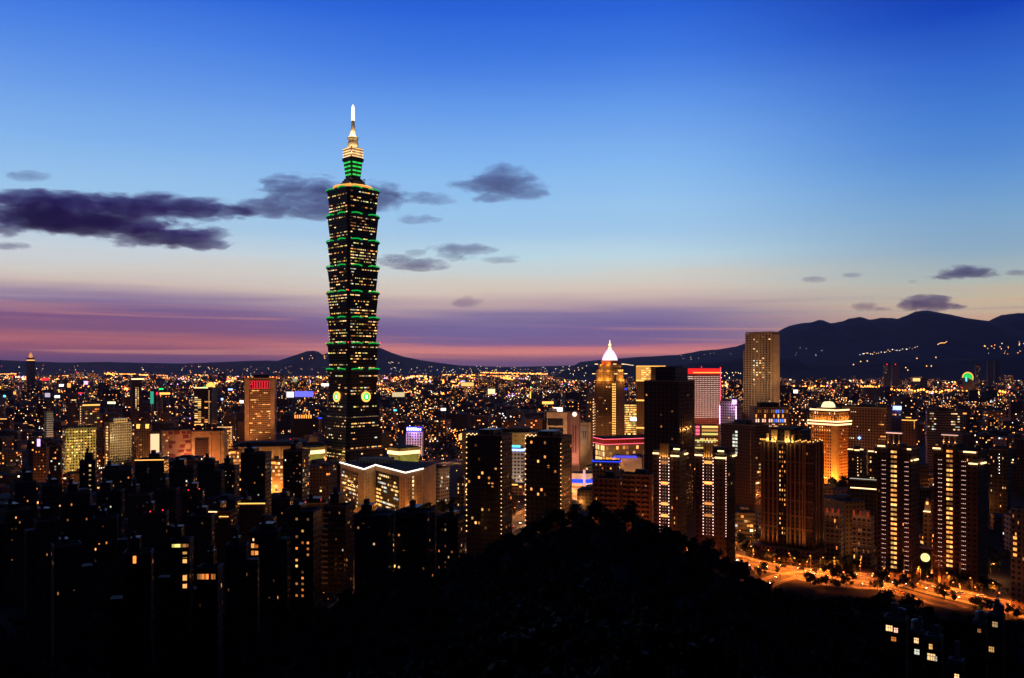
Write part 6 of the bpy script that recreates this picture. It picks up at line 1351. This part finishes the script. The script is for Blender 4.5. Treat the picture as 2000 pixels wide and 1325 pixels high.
for a, b, py, D, lab, bc in ((1725, 1740, 713, 4600, 'nearer-left of the paired pale river towers, red lamp on top', 1), (1741, 1757, 713, 4650, 'companion of the paired pale river towers, red lamp on top', 1), (1904, 1914, 712, 4700, 'slim dark tower right of the green arch', 0), (1927, 1940, 706, 4500, 'dim broad tower beside the slim one past the green arch', 0), (1941, 1952, 706, 4550, 'dim slender tower farthest past the green arch', 0)):
    T = Tower('river_tower', lab, 'tower', a, b, py, D, .8, 10, vis=750); T.body(facade('river_tower_wall', (.2, .2, .22), (.04, .04, .05), 4, 3.4, .5, .5, lit=.05), plant=False)
    if bc: T.beacon([(0, 0, T.h + 3)], 3.2)
    T.done()
def pale_dome():
    D = 2400; root = empty('dome_hall', (PX(980, D), D, 0)); tag(root, 'low pale dome roof in the dark middle distance', 'hall'); m = MB(); m.lathe([(26, -2), (26, 16), (24, 21), (16, 26), (6, 28.5), (.5, 29)], 28); m.build('dome', M['white'], root); m = MB(); m.lathe([(26.4, 8), (26.4, 11)], 28); m.build('window_band', TONE['dim'], root)
    lamp_point(PX(970, D), D - 55, 26, 40000, (.7, .8, 1), 1)
pale_dome()

# -------- street lamps
def lamp_meshes():
    m = MB(); m.tube([(0, 0, 0), (0, 0, 9.2)], .12, 6, 0, .07); m.tube([(0, 0, 9.1), (.8, 0, 9.7), (2.0, 0, 9.8)], .06, 5); pole = m.build('pole', M['steel']); m = MB(); m.box(1.5, 2.6, -.22, .22, 9.66, 9.9); head = m.build('lamp_housing', M['steel']); m = MB(); m.ball((2.05, 0, 9.5), .42); bulb = m.build('lamp_glass', L['sodium']); return pole, head, bulb
LP = lamp_meshes(); root0 = empty('street_lamp', (0, 0, 0))
for q in LP: q.parent = root0
lamp_n = 0
def street_lamp(x, y, rz, lab, grp, power=0, col=(1, .32, .05), z=0.0, s=1.0, open_=False):
    global lamp_n
    if lamp_n == 0: r = root0
    else:
        r = root0.copy(); COL.objects.link(r)
        for q in LP: c = q.copy(); COL.objects.link(c); c.parent = r
    lamp_n += 1; r.location = (x, y, z); r.rotation_euler = (0, 0, rz); r.scale = (s, s, s); tag(r, lab, 'street lamp', grp)
    if power:
        lx, ly, lz = x + 2.05 * s * math.cos(rz), y + 2.05 * s * math.sin(rz), z + 8.7 * s; lamp_point(lx, ly, lz, power * .6, col, .3) if open_ else lamp_spot((lx, ly, lz), (lx, ly, z), power, col, 150, .5, .3)
for side, o in ((1, 11.5), (-1, -11.5)):
    p = offset(HWY, o)
    for i in range(2, len(p) - 2, 5):
        a, b = p[i - 1], p[i + 1]; rz = math.atan2(b[1] - a[1], b[0] - a[0]) + (math.pi / 2 if o < 0 else -math.pi / 2)
        street_lamp(p[i][0], p[i][1], rz, 'orange sodium street lamp along the highway below the fluted tower', 'highway street lamps', 36000, (1, .2, .02))
for path, o in ((RAMP, 7), (LINK, -7)):
    p = offset(path, o)
    for i in range(3, len(p) - 2, 6): street_lamp(p[i][0], p[i][1], 0, 'orange street lamp beside the curving slip road', 'slip road street lamps', 24000, (1, .2, .02))
for path, lab, g in ((AVE, 'orange street lamp on the avenue behind the wooded hump', 'avenue street lamps'), (PARKWAY, 'orange street lamp on the road by the park', 'park road street lamps')):
    for o in (10, -10):
        p = offset(path, o)
        for i in range(1, len(p), 4): street_lamp(p[i][0], p[i][1], 0, lab, g, 11000, (1, .42, .12))
# lamps in the streets between the blocks (pixel of the foot, light power)
for px, py, pw, lab in ((92, 936, 30000, 'orange'), (104, 934, 30000, 'orange'), (118, 930, 26000, 'orange'), (125, 938, 26000, 'orange'), (533, 905, 40000, 'orange'), (528, 925, 34000, 'orange'), (546, 935, 34000, 'orange'), (470, 885, 24000, 'orange'), (462, 905, 24000, 'orange'), (245, 918, 30000, 'white'), (215, 912, 20000, 'orange'), (330, 898, 24000, 'orange'), (352, 900, 24000, 'orange'),
      (448, 893, 20000, 'orange'), (640, 1148, 6000, 'orange'), (662, 1140, 9000, 'orange'), (680, 1132, 9000, 'orange'), (700, 1140, 6000, 'orange'), (695, 1100, 5000, 'orange'), (550, 1188, 4000, 'orange'), (805, 1015, 14000, 'orange'), (730, 1012, 14000, 'orange'), (815, 1005, 14000, 'orange'), (1123, 968, 22000, 'white'), (1140, 975, 18000, 'orange'), (1145, 985, 16000, 'white'),
      (1128, 1000, 12000, 'orange'), (1610, 950, 16000, 'orange'), (1612, 965, 14000, 'orange'), (1625, 940, 14000, 'orange'), (1380, 1058, 9000, 'orange'), (1400, 1062, 9000, 'orange'), (1440, 1060, 8000, 'orange'), (1470, 1060, 7000, 'orange'), (1165, 975, 12000, 'white'), (1010, 1000, 12000, 'orange'), (880, 1000, 9000, 'orange'), (900, 1003, 9000, 'orange'), (1700, 1095, 7000, 'orange'), (1690, 1100, 7000, 'orange'), (1920, 1135, 9000, 'orange'), (1935, 1130, 9000, 'orange')):
    x, y = gp(px, py); 
    if hill_z(px, y) > .5: y = ridge_d(px) + 66; x = PX(px, y)
    street_lamp(x, y, 0, f'{lab} street lamp between the blocks', f'{lab} lamps between the blocks', pw * 2.0, (1, .36, .07) if lab == 'orange' else (1, .8, .5), 0, 1.0, True)
for k in range(400):  # lamps added at random spots to put an orange glow on the walls
    px, D = ro.uniform(-20, 2020), ro.uniform(720, 1900); x = PX(px, D)
    if lamp_n < 262 and clear_of(x, D, 5) and hill_z(px, D) < 0: street_lamp(x, D, ro.uniform(0, 6), 'added orange lamp to light the walls of the mid distance blocks', 'added lamps of the mid distance', 45000, (1, .27, .05), 0, 1.15, True)
    if lamp_n > 175: break
# park lamps among trees
for k in range(26):
    px, py = ro.uniform(822, 905), ro.uniform(840, 900); x, y = gp(px, py); street_lamp(x, y, ro.uniform(0, 6), 'orange lamp among the dark trees of the park', 'park lamps', 9000 if k % 2 == 0 else 0, (1, .4, .1), 0, 1.1)
for k in range(34):
    px, py = ro.uniform(1395, 1600), ro.uniform(1052, 1088); x, y = gp(px, py); street_lamp(x, y, ro.uniform(0, 6), 'small lamp in the gardens around the foot of the fluted tower', 'garden lamps', 2600 if k % 3 == 0 else 0, (1, .3, .07), 0, .45, True)
for k in range(24):
    px, py = ro.uniform(575, 705), ro.uniform(1150, 1185); x, y = gp(px, py)
    if hill_z(px, y) > .5: y = ridge_d(px) + 64; x = PX(px, y)
    street_lamp(x, y, ro.uniform(0, 6), 'small pale lamp in the lane at the edge of the wood', 'lane lamps', 500 if k % 4 == 0 else 0, (1, .75, .5), 0, .4)

# -------- cars on the highway
def car_parts(paint):
    pr = []
    m = MB(); sec = [(-2.2, .55, .8), (-2.15, .35, .98), (-1.2, .30, 1.02), (1.0, .30, .98), (2.05, .34, .84), (2.2, .5, .7)]
    for (x0, a0, b0), (x1, a1, b1) in zip(sec, sec[1:]):
        for s in (-1, 1): q = [(x0, s * .88, a0), (x1, s * .88, a1), (x1, s * .88, b1), (x0, s * .88, b0)]; m.quad(q if s < 0 else q[::-1])
        m.quad([(x0, -.88, b0), (x1, -.88, b1), (x1, .88, b1), (x0, .88, b0)]); m.quad([(x0, .88, a0), (x1, .88, a1), (x1, -.88, a1), (x0, -.88, a0)])
    m.quad([(2.2, -.88, .5), (2.2, .88, .5), (2.2, .88, .7), (2.2, -.88, .7)]); m.quad([(-2.2, .88, .55), (-2.2, -.88, .55), (-2.2, -.88, .8), (-2.2, .88, .8)]); pr.append(m.build('body', paint))
    m = MB(); m.prism([(-1.9, -.8), (1.1, -.8), (1.1, .8), (-1.9, .8)], 1.0, 1.44, [(-1.35, -.66), (.45, -.66), (.45, .66), (-1.35, .66)]); pr.append(m.build('cabin_window', M['carglass']))
    m = MB(); m.box(-1.3, .42, -.64, .64, 1.442, 1.5); pr.append(m.build('roof', paint))
    for x in (-1.35, 1.35):
        for s in (-1, 1):
            m = MB(); n = 12; i = [(x + .33 * math.cos(2 * math.pi * k / n), .33 + .33 * math.sin(2 * math.pi * k / n)) for k in range(n)]
            m.quad([(a, s * .93, b) for a, b in (i if s < 0 else i[::-1])])
            for k in range(n): a, b = i[k], i[(k + 1) % n]; m.quad([(a[0], s * .93, a[1]), (a[0], s * .7, a[1]), (b[0], s * .7, b[1]), (b[0], s * .93, b[1])])
            pr.append(m.build('wheel', M['rubber']))
    for s in (-.62, .62): m = MB(); m.box(2.16, 2.26, s - .22, s + .22, .56, .76); pr.append(m.build('headlight', glow('headlight', (1, .82, .6), 22)))
    for s in (-.66, .66): m = MB(); m.box(-2.26, -2.18, s - .2, s + .2, .62, .78); pr.append(m.build('tail_light', glow('tail_light', (1, .03, .02), 9)))
    return pr
CARS = []
for nm, lab in (('car_white', 'white'), ('car_dark', 'black'), ('car_silver', 'silver'), ('car_yellow', 'yellow')):
    r = empty('car', (0, 0, 0)); pr = car_parts(M[nm]); [setattr(q, 'parent', r) for q in pr]; CARS.append([r, pr, lab, False])
def place_car(path, f, off, fwd):
    k = ro.randrange(4); r, pr, lab, used = CARS[k]
    if used:
        r2 = r.copy(); COL.objects.link(r2)
        for q in pr: c = q.copy(); COL.objects.link(c); c.parent = r2
        r = r2
    CARS[k][3] = True; p = offset(path, off); i = min(len(p) - 2, int(f * (len(p) - 1))); a, b = p[i], p[i + 1]; rz = math.atan2(b[1] - a[1], b[0] - a[0]) + (0 if fwd else math.pi)
    r.location = (a[0], a[1], .06); r.rotation_euler = (0, 0, rz); tag(r, f'{lab} car with its lights on, driving on the {"highway" if path is HWY else "slip road" if path in (RAMP, LINK) else "avenue"}', 'car', f'{lab} cars on the {"highway" if path is HWY else "slip road" if path in (RAMP, LINK) else "avenue"}')
for k in range(58):
    o = ro.choice((-7, -4, -2.2, 2.2, 4, 7)); place_car(HWY, ro.uniform(.05, .98), o, o < 0)
for k in range(9): place_car(RAMP if k % 2 else LINK, ro.uniform(.1, .9), ro.choice((-2, 2)), k % 3 == 0)
for k in range(8): place_car(AVE, ro.uniform(.1, .9), ro.choice((-4, 4)), k % 2 == 0)
for r, pr, lab, used in CARS:
    if not used:
        for q in pr: bpy.data.objects.remove(q)
        bpy.data.objects.remove(r)

# -------- trees
def crown_arrays(seed, nleaf, h, r, size):
    rr = np.random.default_rng(seed); nc = 9
    cc = np.stack([rr.normal(0, r * .45, nc), rr.normal(0, r * .45, nc), h * (.45 + .5 * rr.random(nc))], 1); cr = r * (.35 + .35 * rr.random(nc))
    idx = rr.integers(0, nc, nleaf); dv = rr.normal(size=(nleaf, 3)); dv /= np.linalg.norm(dv, axis=1)[:, None]; rad = rr.random(nleaf) ** .45
    c = cc[idx] + dv * (cr[idx] * rad)[:, None] * np.array([1, 1, .8]); t1 = rr.normal(size=(nleaf, 3)); t1 /= np.linalg.norm(t1, axis=1)[:, None]; t2 = np.cross(t1, dv); t2 /= np.linalg.norm(t2, axis=1)[:, None] + 1e-6
    s = size * (.6 + .8 * rr.random(nleaf))[:, None]
    return np.stack([c - t1 * s - t2 * s * .6, c + t1 * s - t2 * s * .6, c + t1 * s + t2 * s * .6, c - t1 * s + t2 * s * .6], 1)
def quads_mesh(name, q, mat):
    n = len(q); me = bpy.data.meshes.new(name); me.vertices.add(n * 4); me.vertices.foreach_set('co', q.reshape(-1).astype(np.float32)); me.loops.add(n * 4); me.loops.foreach_set('vertex_index', np.arange(n * 4, dtype=np.int32))
    me.polygons.add(n); me.polygons.foreach_set('loop_start', np.arange(0, n * 4, 4, dtype=np.int32)); me.materials.append(mat); me.update(calc_edges=True); return me
TREE = []
for k in range(5):
    h, r = (8.5, 3.6) if k < 3 else ((11, 4.4) if k == 3 else (7, 2.4)); cm = quads_mesh('crown', crown_arrays(k + 3, 900, h, r, .42), M['leaf'])
    m = MB(); m.tube([(0, 0, -.6), (.1, 0, h * .3), (0, .1, h * .75)], .26, 6, 0, .08)
    for a in range(4): q = a * 1.6 + k; m.tube([(.05, 0, h * (.28 + .08 * a)), (r * .5 * math.cos(q), r * .5 * math.sin(q), h * (.5 + .09 * a))], .1, 5, 0, .03)
    tm = m.build('trunk', M['bark']); tmesh = tm.data; bpy.data.objects.remove(tm); TREE.append((cm, tmesh))
def tree(x, y, z, lab, grp, s=1.0, k=None):
    cm, tm = TREE[ro.randrange(5) if k is None else k]; r = empty('tree', (x, y, z), ro.uniform(0, 6.28)); r.scale = (s, s, s * ro.uniform(.9, 1.15)); tag(r, lab, 'tree', grp)
    for nm, me in (('trunk', tm), ('crown', cm)): o = bpy.data.objects.new(nm, me); COL.objects.link(o); o.parent = r
for k in range(70):                                                       # the outline of the wooded hill
    px = 640 + 1370 * k / 69 + ro.uniform(-7, 7); D = ridge_d(px) + ro.uniform(-6, 6); tree(PX(px, D), D, hill_z(px, D) - .5, 'dark tree standing on the skyline of the wooded hill', 'trees on the skyline of the wooded hill', ro.uniform(.8, 1.3))
for o, g in ((15.5, 'trees along the far pavement of the highway'), (-15.5, 'trees along the near pavement of the highway')):
    p = offset(HWY, o)
    for i in range(3, len(p) - 1, 2):
        if ro.random() < (.8 if o > 0 else .3): tree(p[i][0] + ro.uniform(-2, 2), p[i][1] + ro.uniform(-2, 2), 0, 'lamp lit tree lining the ' + ('far' if o > 0 else 'near') + ' side of the highway', g, ro.uniform(.6, 1.0))
for k in range(60):
    px = ro.uniform(1420, 1990); py = interp([(1420, 1112), (1500, 1130), (1600, 1140), (1760, 1152), (1860, 1178), (2000, 1212)], px) + ro.uniform(-6, 9); x, y = gp(px, py)
    if all((x - q[0]) ** 2 + (y - q[1]) ** 2 > 49 for q in RAMP + LINK) and all((x - q[0]) ** 2 + (y - q[1]) ** 2 > 160 for q in HWY): tree(x, y, max(0, hill_z(px, y)), 'dark tree on the green islands between the highway and the slip roads', 'trees on the road islands', ro.uniform(.5, .85))
for k in range(46):
    px, py = ro.uniform(1385, 1990), ro.uniform(1062, 1100) ; x, y = gp(px, py + (max(0, px - 1620) * .09))
    if off_road(x, y, 4) and clear_of(x, y, 1): tree(x, y, 0, 'dark garden tree at the foot of the residential towers', 'garden trees below the towers', ro.uniform(.6, 1.05))
for k in range(40):
    px, py = ro.uniform(818, 908), ro.uniform(838, 905); x, y = gp(px, py); tree(x, y, 0, 'dark tree of the park behind the pale office block', 'park trees', ro.uniform(.9, 1.5))
for px, py in ((1180, 985), (1190, 988), (1200, 984), (1165, 990), (790, 1012), (775, 1008), (840, 1005), (860, 1008), (880, 1002), (690, 1005), (1645, 960), (1655, 955), (1632, 962), (1700, 1000)):
    x, y = gp(px, py)
    if hill_z(px, y) < 1: tree(x, y, 0, 'street tree between the lit buildings', 'street trees', ro.uniform(1.0, 1.6))
# the wood itself: one mass
qs = []; rr = np.random.default_rng(5); prot = [crown_arrays(40 + k, 150, 8.5, 3.9, .85) for k in range(6)]; n = 0
HOUSE = [(h[4], h[2]) for h in HEROES if h[2] < 260]
while n < 2600:
    px = rr.uniform(-420, 2420); D = 48 + (ridge_d(px) - 44) * math.sqrt(rr.random()); x = PX(px, D); z = hill_z(px, D)
    if D > ridge_d(px) + 6 or z + 9 > CH - .30 * D and D < 90 or any(abs(x - a) < 6 and abs(D - b) < 7 for a, b in HOUSE): continue
    if any(abs(x - a) < 5 and b - 22 < D < b for a, b in HOUSE): continue
    a = rr.uniform(0, 6.28); c, s = math.cos(a), math.sin(a); q = prot[rr.integers(0, 6)] @ np.array([[c, s, 0], [-s, c, 0], [0, 0, 1]]) * rr.uniform(.75, 1.25); qs.append(q + np.array([x, D, z - .5])); n += 1
o = bpy.data.objects.new('forest', quads_mesh('forest', np.concatenate(qs), M['leaf'])); COL.objects.link(o); tag(o, 'black mass of trees covering the slope in front', 'forest', None, 'stuff')
# ================================================================== clouds and evening haze
def cloud(label, lobes, D=23000, dens=1.0, sc=3.2, seed=0, soft=.38):
    """lobes: (px, py, half width, half height) in photo pixels; built as one body of vapour at D metres"""
    U = 100 / FPX * D; cx = sum(l[0] for l in lobes) / len(lobes); cyy = sum(l[1] for l in lobes) / len(lobes)
    loc = Vector((PX(cx, D), D, PZ(cyy, D))); bm = bmesh.new(); L_ = []
    for px, py, rx, ry in lobes:
        c = Vector(((px - cx) / 100, 0, -(py - cyy) / 100)); r = Vector((rx / 100, max(ry, rx * .45) / 100, ry / 100)); L_.append((c, r))
        g = 1.25
        for i in range(8):
            for j in range(5):
                a, b = 2 * math.pi * i / 8, math.pi * (j - 2) / 4.4; bm.verts.new(c + Vector((r.x * g * math.cos(a) * math.cos(b), r.y * g * math.sin(a) * math.cos(b), r.z * g * math.sin(b))))
    ret = bmesh.ops.convex_hull(bm, input=bm.verts); bmesh.ops.delete(bm, geom=[v for v in bm.verts if not v.link_faces], context='VERTS')
    me = bpy.data.meshes.new('cloud'); bm.to_mesh(me); bm.free(); o = bpy.data.objects.new('cloud', me); COL.objects.link(o); o.location = loc; o.scale = (U, U, U); tag(o, label, 'cloud', 'dusk clouds')
    m, t, out = new_mat('cloud_vapour'); tc = t.n('ShaderNodeTexCoord'); p = tc.outputs['Object']
    ps = t.v('ADD', t.v('MULTIPLY', p, (.62, .8, 1.75)), (seed * 3.1, seed * 1.7, seed * .9)); n1 = t.noise(ps, sc * 1.25, 8, .64, .35); n2 = t.noise(ps, sc * .45, 2, .5, .2); val = None
    for c, r in L_:
        q = t.v('DIVIDE', t.v('SUBTRACT', p, tuple(c)), tuple(r)); e = t.m('SUBTRACT', 1.0, t.v('LENGTH', q)); val = e if val is None else t.m('SMOOTH_MAX', val, e, .15)
    nn = t.m('ADD', t.m('MULTIPLY', t.m('SUBTRACT', n1, .5), 2.5), t.m('MULTIPLY', t.m('SUBTRACT', n2, .5), 1.3)); f = t.m('ADD', t.m('ADD', val, nn), .22)
    dn = t.m('MULTIPLY', t.mapr(f, .10, .10 + soft, 0, 1, True), dens * 1.3 / (U * .55))
    pv = t.n('ShaderNodeVolumePrincipled'); pv.inputs['Color'].default_value = (.95, .36, 1, 1); pv.inputs['Anisotropy'].default_value = .45; pv.inputs['Density'].default_value = 0
    t.l(dn, pv.inputs['Density']); t.l(pv.outputs[0], out.inputs['Volume']); me.materials.append(m); return o
cloud('long dark violet cloud bank reaching in from the photo edge', [(40, 398, 80, 26), (150, 402, 110, 24), (270, 408, 110, 22), (390, 408, 95, 20), (110, 425, 150, 24), (230, 440, 120, 24), (320, 462, 95, 22), (395, 478, 50, 12), (412, 458, 28, 14), (10, 450, 40, 14), (455, 410, 50, 14)], dens=1.7, seed=1, sc=3.6)
cloud('broad violet cloud passing behind the tallest tower', [(560, 375, 60, 32), (620, 385, 80, 34), (700, 385, 90, 32), (745, 392, 45, 24), (525, 405, 75, 18), (630, 412, 80, 18)], dens=1.0, seed=2, sc=3.8)
cloud('ragged peaked violet cloud right of the spire', [(985, 335, 38, 18), (975, 358, 75, 24), (1020, 372, 55, 18), (930, 362, 55, 16), (960, 386, 45, 10)], dens=.9, seed=3, sc=4.4)
cloud('small ragged cloud between tower cloud and peaked cloud', [(830, 388, 48, 12), (865, 393, 30, 8)], dens=.7, seed=4, sc=5)
cloud('small flat cloud just right of the third tier', [(820, 429, 42, 9)], dens=.7, seed=5, sc=5.5)
cloud('dark flat cloud right of the fifth tier', [(770, 510, 42, 13), (820, 517, 55, 12), (855, 520, 25, 8)], dens=1.0, seed=6, sc=5)
cloud('hooked cloud higher and farther right of the fifth tier', [(900, 487, 50, 12), (935, 488, 36, 9), (885, 500, 34, 10), (812, 494, 20, 8)], dens=.9, seed=7, sc=5)
cloud('faint wisp right of the hooked cloud', [(975, 509, 40, 6), (1000, 503, 20, 4)], dens=.5, seed=8, sc=6)
cloud('single lens shaped cloud low over the pink horizon', [(912, 590, 38, 11)], dens=.8, seed=9, sc=3, soft=.9)
cloud('dark cloud cap resting over the highest peak', [(1810, 593, 52, 16), (1845, 598, 40, 9), (1785, 597, 35, 11)], dens=1.6, seed=10, sc=4)
cloud('small dark cloud left of the peak cap', [(1690, 599, 26, 9), (1720, 603, 20, 4)], dens=1.1, seed=11, sc=6)
cloud('dark flat cloud high over the mountain', [(1885, 532, 55, 13), (1925, 537, 30, 7), (1840, 541, 30, 5)], dens=1.5, seed=12, sc=5)
cloud('tiny cloud pair over the tall beige tower', [(1590, 546, 24, 6)], dens=.9, seed=13, sc=7)
cloud('tiny cloud right of the tiny pair', [(1664, 538, 22, 5)], dens=.8, seed=14, sc=7)
cloud('tiny speck of cloud below the high flat cloud', [(1780, 551, 14, 5)], dens=.7, seed=15, sc=8)
cloud('faint wisp alone above the long cloud bank', [(50, 344, 48, 9)], dens=.6, seed=16, sc=5)
cloud('thin dark wisp under the cloud bank at the photo edge', [(15, 481, 50, 7)], dens=.7, seed=17, sc=5)
cloud('small cloud remnant at the far edge above the mountain', [(1990, 533, 30, 6)], dens=.8, seed=18, sc=6)
cloud('small dark tuft on top of the long cloud bank', [(310, 380, 32, 9), (345, 384, 20, 5)], dens=1.0, seed=19, sc=6)
# haze
m = MB(); m.box(-15500, 15500, -1500, 18400, -4, 1150); hz = m.build('haze', []); hz['kind'] = 'stuff'; hz['label'] = 'thin evening haze over the city'; hz['category'] = 'haze'
mm, t, out = new_mat('evening_haze'); pv = t.n('ShaderNodeVolumePrincipled'); pv.inputs['Color'].default_value = (.8, .68, 1, 1); pv.inputs['Density'].default_value = 1.3e-5; pv.inputs['Anisotropy'].default_value = .6
t.l(pv.outputs[0], out.inputs['Volume']); hz.data.materials.append(mm)
